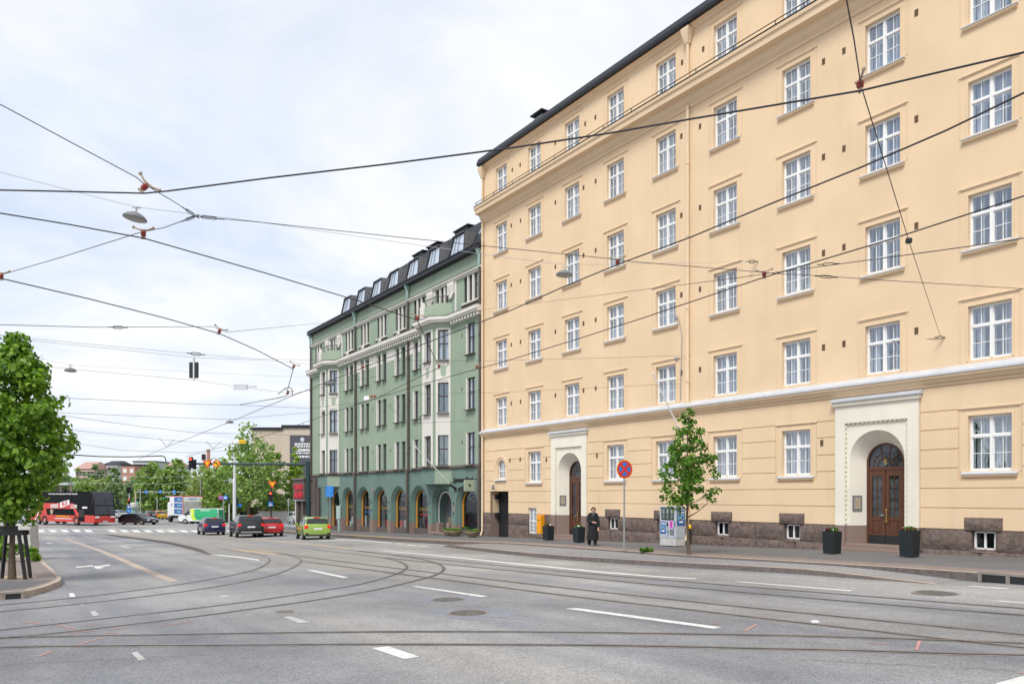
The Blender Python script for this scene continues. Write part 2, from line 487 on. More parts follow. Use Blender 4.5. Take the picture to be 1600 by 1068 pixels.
M['leaf2'] = leaf_mat('street_tree_leaf', (.03, .09, .010), (.16, .32, .035))
M['leaf_far'] = leaf_mat('hazed_leaf', (.13, .21, .055), (.31, .44, .11))  # this and the next two: leaf tones lightened to imitate haze
M['leaf_far2'] = leaf_mat('hazed_leaf_dark', (.11, .18, .075), (.23, .33, .12))
M['leaf_far3'] = leaf_mat('hazed_leaf_pale', (.18, .25, .075), (.34, .43, .13))
M['leaf_bright'] = leaf_mat('bright_leaf', (.12, .22, .02), (.30, .42, .05))
M['petal'] = mat('petals', (.8, .78, .74), .6, var=.1)
M['petal_red'] = mat('petals_red', (.16, .02, .03), .6, var=.2)
M['tyre'] = mat('tyre', (.02, .02, .02), .8, var=.2)
M['rim'] = mat('alloy', (.42, .42, .43), .35, metal=.8, var=.05)
M['rim_bronze'] = mat('alloy_bronze', (.22, .17, .12), .35, metal=.7, var=.05)
M['busglass'] = mat('bus_glass', (.008, .009, .011), .25, var=0, spec=.06)
M['carglass'] = mat('car_glass', (.012, .014, .016), .04, var=0, spec=.8)
M['trim'] = mat('black_trim', (.022, .022, .024), .55, var=.1)
M['plate'] = mat('number_plate', (.75, .76, .78), .4, var=0)
M['head'] = mat('headlamp', (.75, .78, .8), .1, var=0, spec=.8)
def paint(name, col, metal=.25): return mat(name, col, .28, metal=metal, var=.02, coat=.8)
M['skin'] = mat('skin', (.60, .36, .27), .55, var=.06)
M['hair'] = mat('hair', (.13, .065, .035), .6, var=.3, scale=60)
M['coat'] = mat('black_cloth', (.011, .012, .015), .8, var=.35, scale=14)
M['concrete'] = mat('pale_concrete', (.52, .51, .48), .85, var=.15, scale=4, bump=.2)
M['beige'] = mat('beige_wall', (.54, .46, .37), .85, var=.08)
M['banner'] = mat('banner_cloth', (.085, .082, .105), .7, var=.05)

# ================================================================ THE GROUND
def lins(a, b, step): 
    n = max(1, int(round((b - a) / step))); return [a + (b - a) * i / n for i in range(n + 1)]
ts = lins(-60, 110, 1.0) + lins(115, 260, 5) + [300, 400, 600, 900, 1500]
cs = [-900, -500, -300, -200, -140, -100, -80, -60, -40, -20, 0, 20, 40, 60, 80, 120, 200, 300, 500, 900]
mb = MB()
mb.add([W(c, t) for t in ts for c in cs], [(i * len(cs) + j, i * len(cs) + j + 1, (i + 1) * len(cs) + j + 1, (i + 1) * len(cs) + j)
                                          for i in range(len(ts) - 1) for j in range(len(cs) - 1)])
mb.build('ground', M['asphalt'], kind='structure', smooth=40)

def resample(pts, step=.8):
    out = [pts[0]]
    for a, b in zip(pts[:-1], pts[1:]):
        n = max(1, int((b - a).length / step))
        for k in range(1, n + 1): out.append(a.lerp(b, k / n))
    return out
def smooth_path(pts, it=3):
    for _ in range(it):
        q = [pts[0]]
        for a, b in zip(pts[:-1], pts[1:]):
            q += [a.lerp(b, .25), a.lerp(b, .75)]
        q.append(pts[-1]); pts = q
    return pts
def onground(p, dz): return gxy(p.x, p.y, dz)
def strip_along(mb, pts, w, dz, thick=0.0):
    """flat band of width w laid along a path on the road"""
    n = len(pts); L = []; Rr = []
    for i, p in enumerate(pts):
        d = (pts[min(i + 1, n - 1)] - pts[max(i - 1, 0)]); d.z = 0
        if d.length < 1e-6: d = Vector((1, 0, 0))
        d.normalize(); nn = Vector((-d.y, d.x, 0)) * (w / 2)
        L.append(onground(p + nn, dz)); Rr.append(onground(p - nn, dz))
    b = len(mb.v)
    mb.add(L + Rr, [(i, i + 1, n + i + 1, n + i) for i in range(n - 1)])
def decal(mb, pxs, dz=.005):
    """flat painted polygon given by its corners in the photograph"""
    mb.poly([G(x, y, dz) if dz < .02 else G(x, y, dz) for x, y in pxs])

# ---------------- tram rails
RAILS = {
 'A': [(-60, 951), (0, 945), (100, 935.5), (200, 923.7), (276, 913.4), (351, 900.9), (396, 891), (411, 884.4), (420, 878), (422, 874.5), (419, 870.5), (410, 867), (398, 864.4), (376, 861), (300, 850.5), (220, 841), (150, 833)],
 'B': [(-60, 962), (0, 955.6), (113, 944.3), (213, 933), (313.7, 920.5), (400, 904.9), (437.6, 895.4), (462, 884.5), (472, 876.5), (467.8, 871.3), (450, 866.3), (425, 862.5), (398, 859.4), (330, 850.8), (240, 841), (165, 833)],
 'C': [(-60, 991), (0, 984.4), (100, 973), (200, 961.9), (301, 950.6), (400, 938), (450, 930.5), (500, 923), (563, 913), (605.8, 901.6), (630, 892.8), (638, 886.6), (633.4, 880.3), (620.8, 875.3), (600.7, 871.2), (563, 866), (525.5, 862.2), (475, 856.5), (400, 847.4), (330, 840), (250, 833)],
 'D': [(-60, 1003), (0, 997), (50, 993), (125.5, 984.4), (200.8, 975.7), (301, 963.6), (400, 950), (493, 937.5), (588, 921.7), (638, 910), (671, 901.6), (689, 894.9), (695.6, 888.3), (689, 881.5), (671, 875.6), (651, 871.5), (613, 866.3), (560.6, 860.5), (500, 853.9), (430, 846.5), (360, 839.5), (280, 832.5)],
 'E': [(-60, 1000), (0, 996.5), (100, 993.7), (200, 992.2), (400, 988.8), (600, 986.6), (800, 986.8), (950, 988.2), (1050, 990), (1200, 992.2), (1350, 996.2), (1476, 1000.5), (1600, 1005), (1680, 1008)],
 'F': [(-60, 1014), (0, 1012), (75, 1009.8), (155.6, 1008.8), (400, 1007.4), (550, 1006.6), (800, 1007.3), (950, 1008), (1051, 1010.3), (1200, 1013.5), (1325, 1015.8), (1451, 1020.3), (1600, 1023.8), (1680, 1026)],
 'G': [(472, 876.3), (550, 886.6), (626, 896.6), (713.7, 908), (800, 919.6), (900, 932.2), (1000, 943.8), (1100, 955), (1200, 967), (1325, 981), (1426, 993), (1501, 1001), (1600, 1012), (1680, 1020)],
 'H': [(425, 862.5), (513, 874.4), (600.7, 885.3), (663.5, 893), (800, 908.9), (900, 920.2), (1000, 931), (1100, 941.8), (1200, 952), (1325, 964.4), (1426, 974.5), (1600, 991.5), (1680, 999)],
 'I': [(560, 860), (626, 867.8), (726, 877.6), (800, 884.7), (950.6, 898.8), (1051, 907), (1200, 919), (1350.6, 931), (1451, 939), (1600, 950.6), (1680, 956)],
 'J': [(600, 871), (688, 880.5), (800, 891.3), (950.6, 906), (1051, 915.8), (1200, 928.5), (1350.6, 941.5), (1451, 950), (1600, 961), (1680, 967)],
}
for k, px in RAILS.items():
    pts = resample(smooth_path([G(x, y) for x, y in px], 3), .6)
    b1 = MB(); strip_along(b1, pts, .14, .003 if k in 'ABCD' else .0035)
    o = b1.build('tram_rail', M['rust'], kind='structure')
    b1 = MB(); strip_along(b1, pts, .044, .007 + .0004 * (ord(k) - 65))
    b1.build('rail_groove', M['groove'], o)
    b1 = MB(); off = []
    for i, p in enumerate(pts):
        d = pts[min(i + 1, len(pts) - 1)] - pts[max(i - 1, 0)]; d.z = 0; d.normalize()
        off.append(p + Vector((-d.y, d.x, 0)) * .036)
    strip_along(b1, off, .042, .012 + .0004 * (ord(k) - 65))
    b1.build('rail_head', M['rail'], o)

# ---------------- raised tram bed with its kerb, tan strips, pale areas
def sheet(name, m, polys, dz):
    b = MB()
    for q in polys: decal(b, q, dz)
    return b.build(name, m, kind='structure')
sheet('tram_bed', M['track_bed'], [[(150, 831), (185, 838), (250, 845.5), (300, 857.5), (329, 866), (405, 875), (470, 884), (560, 893), (640, 893), (698, 888), (680, 872), (557, 859), (500, 851), (400, 842), (330, 836), (270, 831)]], .0015)
TAN = [[(272, 843.5), (300, 845.5), (345, 850), (400, 857), (440, 863.5), (432, 866.5), (380, 861), (330, 854), (285, 847)],
       [(330, 835.2), (400, 841.2), (500, 850.2), (558, 858), (553, 859), (498, 851.6), (400, 842.8), (325, 836.2)],
       [(165, 830), (240, 836.5), (300, 842), (285, 842.4), (200, 835)]]
sheet('tan_band', M['tan'], TAN, .0022)
kb = MB(); kb2 = MB()
kp = resample(smooth_path([G(x, y) for x, y in [(160, 834.5), (186, 838.6), (250, 846.2), (300, 858), (326, 866.2)]], 2), .5)
n = len(kp)
for i in range(n - 1):
    a, b = kp[i], kp[i + 1]
    d = (b - a); d.z = 0; d.normalize(); nn = Vector((-d.y, d.x, 0)) * .14
    if nn.dot(Vector((CT, ST, 0))) < 0: nn = -nn
    h0 = .11 * min(1, i / 6, (n - 1 - i) / 6); h1 = .11 * min(1, (i + 1) / 6, (n - 2 - i) / 6)
    kb.quad(onground(a, 0), onground(b, 0), onground(b, h1), onground(a, h0))
    kb.quad(onground(a, h0), onground(b, h1), onground(b + nn, h1), onground(a + nn, h0))
    kb2.quad(onground(a + nn, h0), onground(b + nn, h1), onground(b + nn * 6, .002), onground(a + nn * 6, .002))
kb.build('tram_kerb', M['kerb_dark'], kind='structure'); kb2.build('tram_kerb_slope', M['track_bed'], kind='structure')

# ---------------- cycle lane edge, markings
edge = smooth_path([G(x, y) for x, y in [(103, 841.5), (125, 849), (145, 855.5), (180, 869), (215, 885), (245, 897.5), (272, 908)]], 2)
b = MB(); strip_along(b, resample(edge, .6), .27, .004); b.build('cycle_lane_edge', M['kerb'], kind='structure')
MARKS = [
 [(478, 890), (490, 890), (545, 901.3), (536, 902.2)], [(642, 915), (652, 915), (762, 930.5), (752, 932)],
 [(883, 950), (902, 949), (1128, 979), (1115, 981.3)], [(580, 1011.3), (608, 1008.8), (656, 1025.3), (632, 1028.8)],
 [(592, 859.6), (600, 859.4), (700, 868.2), (800, 878.2), (950, 893), (1040, 900.2), (1088, 902.8), (1088, 904), (1040, 901.8), (950, 895), (800, 880.2), (700, 869.8)],
 [(1146, 907.8), (1155, 907.6), (1334, 921.6), (1328, 923)], [(1507, 914.8), (1518, 914.5), (1580, 918.6), (1572, 919.7)],
 [(1547, 938), (1560, 937.6), (1660, 944.5), (1660, 946.2)], [(1555, 1067), (1600, 1054.5), (1680, 1040), (1720, 1080), (1600, 1085)],
 [(523, 840.6), (614, 847.3), (612, 848.2), (520, 841.3)], [(618, 847.8), (633, 848.9), (630, 849.6), (615, 848.5)], [(637, 850.2), (650, 851.2), (647, 852), (634, 851)],
 [(655, 851.8), (669, 852.7), (666, 853.4), (652, 852.6)], [(107.5, 926.3), (115, 925.6), (118.5, 931.5), (109.5, 932.3)],
 [(329, 865.8), (345, 866.2), (372, 868.8), (405, 873.5), (405, 875.4), (372, 870.6), (345, 867.6)],
 # bicycle symbol
 [(118, 884.6), (145, 882.4), (146, 884.2), (119, 886.2)], [(146, 884), (158, 883), (161, 886.5), (154, 888.2), (148, 886.6)], [(154, 883.5), (171, 881), (173, 882.4), (160, 885)],
]
sheet('road_marking', M['paint'], MARKS, .0048)
WORN = [[(443, 963.2), (454, 961.8), (484, 971.2), (467, 973)], [(140, 954.8), (148, 953.4), (156, 960.3), (146, 961.8)], [(342, 930.8), (352, 928.8), (360, 931), (350, 933)],
        [(185, 852), (196, 852.4), (208, 855.6), (196, 855.4)], [(124, 944.4), (130, 943.6), (133, 945), (127, 945.6)], [(205, 1019), (214, 1017), (228, 1029), (217, 1031)], [(73, 846.8), (83, 847.6), (80, 849), (72, 848.2)]]
sheet('faded_marking', M['paint_worn'], WORN, .0046)
zeb = []
for i in range(18):
    x = 43.5 + 18.5 * i
    if i in (6,): continue
    sl = 4 + i * .22; yy = 827 + max(0, i - 7) * .08
    zeb.append([(x - 6, yy), (x + 5, yy), (x + 5 + sl, yy + 3.7), (x - 5 + sl, yy + 3.7)])
sheet('zebra_crossing', M['paint'], zeb, .0048)
def dashline(px0, px1, w):
    a, b = G(*px0), G(*px1); bb = MB(); strip_along(bb, resample([a, b], .5), w, .0052); return bb
RED = [((50, 973), (65, 974)), ((37, 971), (54, 972.5)), ((88, 976), (118, 982)), ((132, 976), (155, 974)), ((172, 984), (195, 980)), ((107, 989), (150, 985)), ((165, 988), (183, 989)),
       ((117, 1008), (160, 996)), ((60, 1025), (82, 1017)), ((255, 978), (300, 971)), ((72, 943), (90, 942)), ((100, 941), (110, 940)), ((1162, 986), (1182, 975)), ((1108, 974), (1127, 974.6)),
       ((1432, 1015), (1437, 1001)), ((1357, 1004), (1388, 1005.5)), ((440, 879.5), (448, 878.5)), ((612, 905), (622, 906.5)), ((672, 912), (690, 911)), ((1591, 1051), (1606, 1052)), ((556, 904), (572, 903))]
b = MB()
for a_, b_ in RED:
    strip_along(b, resample([G(*a_), G(*b_)], .3), .035, .0053)
b.build('survey_marks', M['paint_red'], kind='structure')

# manhole covers, each a round iron lid with a rim
def manhole(px, py, r, label):
    o = empty('manhole_cover', G(px, py, .002), 0, label, 'manhole cover')
    o.rotation_euler = (R(1.1), 0, 0)
    k = MB(); k.lathe([(r, 0), (r, .012), (r * .9, .012)], n=28); k.build('rim', M['rust'], o)
    k = MB(); k.lathe([(r * .88, 0), (r * .88, .012)], n=28)
    for a in range(-4, 5):
        hw = math.sqrt(max(0, (r * .8) ** 2 - (a * r * .18) ** 2)); k.box(-hw, hw, a * r * .18 - .012, a * r * .18 + .012, .012, .017)
    k.build('lid', M['iron'], o)
manhole(700, 937, .33, 'worn iron manhole cover in the dark patch just below the white dash in mid road')
manhole(731, 957.6, .34, 'iron manhole cover nearest the camera in the darker asphalt of the middle lane')
manhole(445, 955.6, .15, 'small round black valve lid beside the faded white dash')
manhole(1463, 927, .42, 'brown iron manhole cover between the outer tram rail and the kerb')
# repair patches and cracks in the asphalt
M['patch'] = asphalt_mat('asphalt_patch', .27, (.98, 1, 1.03), rot=-.59, streak=.2, patches=.3)
M['patch_light'] = asphalt_mat('asphalt_patch_light', .40, (1.02, 1, .95), rot=-.59, streak=.2, patches=.3)
M['crack'] = mat('tar_seal', (.17, .17, .175), .7, var=.2)
sheet('dark_patch', M['patch'], [[(655, 936), (668, 931), (735, 929.5), (752, 934), (741, 939.5), (690, 942.5), (662, 940)], [(652, 957), (690, 950.5), (770, 949), (812, 955), (800, 962), (735, 967), (680, 964)]], .0018)
b = MB(); rr_ = random.Random(12)
for a_, b_ in (((0, 1038), (330, 1022)), ((1250, 1030), (1590, 1048)), ((120, 900), (330, 880)), ((560, 945), (860, 972)), ((100, 870), (180, 905)), ((900, 900), (1350, 956))):
    A_, B_ = G(*a_), G(*b_); n_ = 26; pp = []
    for i in range(n_ + 1):
        q_ = A_.lerp(B_, i / n_); q_.x += rr_.uniform(-.05, .05); q_.y += rr_.uniform(-.06, .06); pp.append(q_)
    strip_along(b, pp, .011, .0052)
b.build('road_crack', M['crack'], kind='structure')
# litter lying between the rails
b = MB(); p = G(1273, 971, .01); b.box(p.x - .05, p.x + .05, p.y - .035, p.y + .035, p.z - .006, p.z + .02); b.build('paper_scrap', M['sign_white'], label='small white paper scrap lying between the tram rails', cat='litter')

# ---------------- right pavement: lower kerb, intermediate strip, upper kerb, cobbles, walkway
KH1, KH2 = .135, .195
def kerb_c(pxs, dz):
    q = [ct_of(*(G(x, y, dz).xy)) for x, y in pxs]
    q.sort(key=lambda p: p[1]); return q
UP = kerb_c([(480, 833.5), (525, 836.8), (590, 841), (651, 844.6), (700, 847.2), (726, 848.4), (800, 851), (950, 862), (1076, 872), (1200, 879), (1325, 887), (1451, 895), (1551, 903.5), (1640, 908)], .10)
LO = kerb_c([(688, 853), (700, 854.2), (726, 858), (760, 861.5), (800, 866.5), (900, 875.3), (1000, 881.8), (1100, 887.9), (1200, 893.2), (1300, 900.4), (1400, 908), (1465, 912.4)], 0)
def at(tab, t):
    if t <= tab[0][1]: return tab[0][0]
    for (c0, t0), (c1, t1) in zip(tab[:-1], tab[1:]):
        if t <= t1: return c0 + (c1 - c0) * (t - t0) / (t1 - t0)
    return tab[-1][0]
def sm(tab, t): return sum(at(tab, t + k * .6) for k in (-2, -1, 0, 1, 2)) / 5
TT = lins(-16, 78, .8)
def band(name, m, fa, fb, za, zb, t0=-16, t1=78, cross=1):
    bb = MB(); T = [t for t in TT if t0 - .01 <= t <= t1 + .01]
    for i in range(len(T) - 1):
        a, c = T[i], T[i + 1]
        for k in range(cross):
            u0, u1 = k / cross, (k + 1) / cross
            L = lambda t, u: W(fa(t) * (1 - u) + fb(t) * u, t, (za(t) if callable(za) else za) * (1 - u) + (zb(t) if callable(zb) else zb) * u)
            bb.quad(L(a, u0), L(c, u0), L(c, u1), L(a, u1))
    return bb.build(name, m, kind='structure')
up = lambda t: sm(UP, t); lo = lambda t: min(sm(LO, t), sm(UP, t) - .02)
tl0, tl1 = LO[0][1], LO[-1][1]
def hl(t):
    return KH1 * max(0, min(1, (t - tl0) / 3.0, (tl1 - t) / 1.5))
FACC = 24.62
band('pavement', M['asphalt_walk'], lambda t: up(t) + 1.15, lambda t: FACC, KH2, KH2 - .04)
band('cobble_band', M['cobble'], lambda t: up(t) + .22, lambda t: up(t) + 1.15, KH2, KH2)
band('kerb_stone', M['kerb'], lambda t: up(t) + .02, lambda t: up(t) + .22, KH2 - .004, KH2)
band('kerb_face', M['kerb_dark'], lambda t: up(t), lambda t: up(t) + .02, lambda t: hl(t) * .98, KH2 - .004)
band('cycle_strip', M['asphalt_cycle'], lambda t: lo(t) + .2, lambda t: up(t) + .001, hl, lambda t: hl(t) + .002, tl0, tl1)
band('lower_kerb_stone', M['kerb'], lambda t: lo(t) + .025, lambda t: lo(t) + .2, hl, hl, tl0, tl1)
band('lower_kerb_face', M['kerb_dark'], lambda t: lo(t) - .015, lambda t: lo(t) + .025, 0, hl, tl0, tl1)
# yellow paint on the kerb by the green house
bb = MB(); 
for t0_, t1_ in ((42.5, 44.6), (45.6, 48.5)):
    for t in lins(t0_, t1_, .5)[:-1]:
        bb.quad(W(up(t) + .0, t, KH2 + .003), W(up(t + .5) + .0, t + .5, KH2 + .003), W(up(t + .5) + .24, t + .5, KH2 + .006), W(up(t) + .24, t, KH2 + .006))
bb.build('kerb_paint', M['paint_yellow'], kind='structure')
# gutter drain in the kerb at the far right
_t = ct_of(*G(1583, 903.5, .1).xy)[1]
o = empty('kerb_drain', W(up(_t), _t, 0), FROT, 'cast iron kerb drain inlet with two dark openings in the right kerb', 'drain')
k = MB(); k.box(-.62, .62, -.03, .24, .165, .215); k.box(-.62, -.54, -.025, .1, 0, .165); k.box(-.06, .02, -.025, .1, 0, .165); k.box(.54, .62, -.025, .1, 0, .165); k.build('frame', M['rust'], o)
k = MB(); k.box(-.54, -.06, -.012, .1, .01, .164); k.box(.02, .54, -.012, .1, .01, .164); k.build('opening', M['black'], o)

# ---------------- left corner pavement
KL = .13
cpx = [(-120, 938), (0, 926.6), (26, 925.2), (60, 919), (88, 909.5), (97, 903.5), (93, 898), (82, 888), (70, 877.5), (60, 867), (54, 858), (50, 849), (42, 838), (30, 830)]
outer = smooth_path([G(x, y, KL) for x, y in cpx], 2)
cen = G(-260, 870, KL)
bb = MB(); 
def inset(p, d):
    v = Vector((cen.x - p.x, cen.y - p.y, 0)); v.normalize(); q = p + v * d; return gxy(q.x, q.y, KL)
for a, b in zip(outer[:-1], outer[1:]):
    bb.quad(inset(a, .26), inset(b, .26), inset(b, 30), inset(a, 30))
bb.build('corner_pavement', M['cobble'], kind='structure')
bb = MB()
fall = lambda i: 0.0 if i < len(outer) * .38 else 1.0
for i, (a, b) in enumerate(zip(outer[:-1], outer[1:])):
    bb.quad(onground(a, KL), onground(b, KL), inset(b, .26), inset(a, .26))
    bb.quad(onground(a, -.02), onground(b, -.02), onground(b, KL), onground(a, KL))
bb.build('corner_kerb', M['kerb'], kind='structure')
# asphalt apron behind the corner kerb and gravel at the tree
sheet('corner_apron', M['asphalt_walk'], [[(-120, 938), (0, 922.5), (40, 917), (70, 909), (80, 905.5), (30, 906.5), (-120, 908)]], KL + .004)
sheet('tree_pit', M['tan'], [[(-60, 904.6), (0, 904), (30, 903.6), (60, 902.5), (52, 898), (20, 899), (-60, 900)]], KL + .006)
_a, _b = G(0, 926.6, KL), G(26, 925.2, KL); _m = _a.lerp(_b, .3)
o = empty('kerb_drain', gxy(_m.x, _m.y), math.atan2(_b.y - _a.y, _b.x - _a.x), 'rusty kerb drain inlet with open slots at the left corner kerb', 'drain')
k = MB(); k.box(-.75, .34, -.04, .25, .115, .15)
for x in (-.75, -.4, -.05, .28): k.box(x, x + .06, -.035, .08, -.02, .115)
k.build('frame', M['rust'], o)
k = MB(); k.box(-.70, .30, -.02, .08, -.02, .114); k.build('opening', M['black'], o)

# ================================================================ YELLOW APARTMENT HOUSE
OFF = (0, 0, ZB)
def fmb(): return MB(OFF)
def wall_grid(mb, s0, s1, z0, z1, ops, y=0.0, rev=.14, lips=True):
    xs = sorted({s0, s1} | {v for o in ops for v in o[:2] if s0 < v < s1})
    zs = sorted({z0, z1} | {v for o in ops for v in o[2:4] if z0 < v < z1})
    for i in range(len(xs) - 1):
        for j in range(len(zs) - 1):
            cx, cz = (xs[i] + xs[i + 1]) / 2, (zs[j] + zs[j + 1]) / 2
            if any(o[0] < cx < o[1] and o[2] < cz < o[3] for o in ops): continue
            mb.quad((xs[i], y, zs[j]), (xs[i + 1], y, zs[j]), (xs[i + 1], y, zs[j + 1]), (xs[i], y, zs[j + 1]))
    if rev:
        for o in ops:
            a, b = max(o[0], s0), min(o[1], s1); c, d = max(o[2], z0), min(o[3], z1)
            if a >= b or c >= d: continue
            if o[0] >= s0: mb.quad((a, y, c), (a, y + rev, c), (a, y + rev, d), (a, y, d))
            if o[1] <= s1: mb.quad((b, y, c), (b, y, d), (b, y + rev, d), (b, y + rev, c))
            if o[3] <= z1: mb.quad((a, y, d), (a, y + rev, d), (b, y + rev, d), (b, y, d))
            if o[2] >= z0: mb.quad((a, y, c), (b, y, c), (b, y + rev, c), (a, y + rev, c))
def profile(mb, pts, s0, s1, caps=True):
    """extrude a (y, z) outline along the facade"""
    mb.loft([[(s0, y, z) for y, z in pts], [(s1, y, z) for y, z in pts]], caps, caps)

def arch_pts(cx, r, zs, n=20): return [(cx + r * math.cos(math.pi - math.pi * k / n), zs + r * math.sin(math.pi * k / n)) for k in range(n + 1)]
def arch_face(mb, x0, x1, z0, z1, cx, r, zs, y, n=20):
    """flat panel with a round-headed opening that runs down to z0"""
    mb.quad((x0, y, z0), (cx - r, y, z0), (cx - r, y, zs), (x0, y, zs))
    mb.quad((cx + r, y, z0), (x1, y, z0), (x1, y, zs), (cx + r, y, zs))
    ap = arch_pts(cx, r, zs, n)
    def ray(a):
        dx_, dz_ = math.cos(a), math.sin(a); c = []
        if dx_ > 1e-6: c.append((x1 - cx) / dx_)
        if dx_ < -1e-6: c.append((x0 - cx) / dx_)
        if dz_ > 1e-6: c.append((z1 - zs) / dz_)
        k = min(c); return (cx + dx_ * k, zs + dz_ * k)
    angs = [math.pi - math.pi * k / n for k in range(n + 1)]
    ca = [math.atan2(z1 - zs, x0 - cx), math.atan2(z1 - zs, x1 - cx)]
    angs = sorted(set(angs + ca), reverse=True)
    for a, b in zip(angs[:-1], angs[1:]):
        p = (cx + r * math.cos(a), zs + r * math.sin(a)); q = (cx + r * math.cos(b), zs + r * math.sin(b))
        pa, pb = ray(a), ray(b)
        mb.quad((p[0], y, p[1]), (q[0], y, q[1]), (pb[0], y, pb[1]), (pa[0], y, pa[1]))
def jamb_line(cx, r, zs, z0, n=20): return [(cx - r, z0)] + arch_pts(cx, r, zs, n) + [(cx + r, z0)]
def arch_reveal(mb, c0, r0, zs0, y0, c1, r1, zs1, y1, z0, n=20):
    a, b = jamb_line(c0, r0, zs0, z0, n), jamb_line(c1, r1, zs1, z0, n)
    mb.loft([[(x, y0, z) for x, z in a], [(x, y1, z) for x, z in b]], closed=False)

YB = empty('apartment_building', (FO.x, FO.y, CZ - ZB), FROT,
           'long pale yellow plastered apartment building with brown granite base and two cream door surrounds', 'apartment building')
COLS = [2.04 + 3.345 * i for i in range(10)]
ROWS = [(4.09, 5.74), (7.50, 9.12), (10.93, 12.56), (14.34, 15.98), (17.70, 19.34)]
GR = (.73, 2.41); WW = .61
SE = 35.6
upper = [(c - WW, c + WW, a, b) for c in COLS for a, b in ROWS]
GCOL = [1, 3, 4, 5, 6, 8, 9]
ground_w = [(COLS[i] - WW, COLS[i] + WW, *GR) for i in GCOL]
PC = [COLS[2] - .2, COLS[7] - .2]                       # portal centres
portal_ops = [(c - 1.3, c + 1.3, -3.4, 2.9) for c in PC]
gate = (.84, 2.83, -3.4, .22)
tallb = (4.83, 5.62, -2.12, -.70)
base_w = [(COLS[i] - .17 - .34, COLS[i] - .17 + .34, -1.66, -1.07) for i in (3, 4, 5, 6, 8)]
small_arch = (COLS[0] - .62, COLS[0] + .58, .95, 2.75)
wb = fmb()
wall_grid(wb, 0, SE, 3.4, 19.98, upper)
OPS_ = ground_w + portal_ops + [gate, tallb, small_arch] + base_w
wall_grid(wb, 0, SE, -1.06, 3.4, OPS_, rev=.16)
wb2 = fmb(); wall_grid(wb2, 0, SE, -3.4, -1.06, OPS_, rev=.16); wb2.build('base_wall', M['granite'], YB)
# round-headed little window over the gate
arch_face(wb, small_arch[0], small_arch[1], small_arch[2], small_arch[3], COLS[0] - .02, .40, 1.68, 0)
arch_reveal(wb, COLS[0] - .02, .40, 1.68, 0, COLS[0] - .02, .40, 1.68, .16, small_arch[2])
wb.quad((0, 0, -3.4), (0, 12, -3.4), (0, 12, 19.98), (0, 0, 19.98))
wb.quad((SE, 0, -3.4), (SE, 0, 19.98), (SE, 12, 19.98), (SE, 12, -3.4))
wb.quad((0, 12, -3.4), (SE, 12, -3.4), (SE, 12, 19.98), (0, 12, 19.98))
wb.build('wall', M['yellow'], YB)
ib = fmb(); ib.quad((0.05, .62, -3.4), (SE - .05, .62, -3.4), (SE - .05, .62, 19.9), (0.05, .62, 19.9)); ib.build('room_shade_sheet', M['room'], YB)  # dark sheet close behind the windows stands in for shaded rooms
# rusticated bands of the ground storey
rb = fmb()
LV = [-1.06, -.40, .21, .84, 1.43, 2.05, 2.63, 3.40]
pan = [(o[0] - .28, o[1] + .28, .45, 2.62) for o in ground_w] + [(c - 1.49, c + 1.49, -3.4, 3.16) for c in PC] + [gate, tallb] + [(COLS[i] - .72, COLS[i] + .38, -1.1, -.68) for i in (3, 4, 5, 6, 8)] + [(small_arch[0] - .1, small_arch[1] + .1, .8, 2.62)]
for a, b in zip(LV[:-1], LV[1:]):
    z0, z1 = a + .022, b - .022
    xs = sorted({0.25, SE} | {v for o in pan for v in o[:2] if 0.25 < v < SE and o[2] < z1 and o[3] > z0})
    ops = [o for o in pan if o[2] < z1 and o[3] > z0]
    wall_grid(rb, .25, SE, z0, z1, ops, y=-.032, rev=.032)
    for i in range(len(xs) - 1):
        cx = (xs[i] + xs[i + 1]) / 2
        if any(o[0] < cx < o[1] and o[2] <= z0 and o[3] >= z1 for o in ops): continue
        if not any(o[0] < cx < o[1] and o[2] < z0 + .01 < o[3] for o in ops):
            rb.quad((xs[i], -.032, z0), (xs[i], 0, z0 - .01), (xs[i + 1], 0, z0 - .01), (xs[i + 1], -.032, z0))
        if not any(o[0] < cx < o[1] and o[2] < z1 - .01 < o[3] for o in ops):
            rb.quad((xs[i], -.032, z1), (xs[i + 1], -.032, z1), (xs[i + 1], 0, z1 + .01), (xs[i], 0, z1 + .01))
rb.build('rustication', M['yellow'], YB)
# belt course, cornice, eaves
b = fmb(); profile(b, [(0, 3.99), (-.30, 3.80), (-.30, 3.735), (0, 3.735)], -.05, SE); b.build('belt_flashing', M['metal_white'], YB)
b = fmb(); profile(b, [(0, 3.733), (-.26, 3.733), (-.26, 3.66), (-.2, 3.62), (-.14, 3.53), (-.06, 3.5), (-.05, 3.42), (0, 3.42)], -.04, SE); b.build('belt_moulding', M['yellow_trim'], YB)
b = fmb(); profile(b, [(0, 16.50), (-.07, 16.53), (-.08, 16.62), (-.22, 16.75), (-.30, 16.95), (-.58, 16.98), (-.60, 17.2), (-.66, 17.24), (-.68, 17.36), (0, 17.52)], -.02, SE); b.build('cornice', M['yellow_trim'], YB)
b = fmb()
b.tube([(-.02, -.66, 17.40), (SE, -.66, 17.40)], .035, 6); b.tube([(-.02, -.60, 17.62), (SE, -.60, 17.62)], .02, 5)
for k in range(19): b.tube([(.2 + k * 1.95, -.62, 17.38), (.2 + k * 1.95, -.60, 17.62)], .018, 5)
b.build('cornice_rail', M['roof'], YB)
b = fmb(); profile(b, [(0, 19.78), (-.06, 19.8), (-.1, 19.93), (-.22, 19.97), (0, 19.98)], 0, SE); b.build('eaves_moulding', M['yellow_trim'], YB)
b = fmb(); profile(b, [(-.40, 19.985), (-.42, 20.12), (-.30, 20.42), (6, 22.9), (12.2, 20.4), (12.2, 19.985)], -.12, SE); b.build('roof', M['roof'], YB)
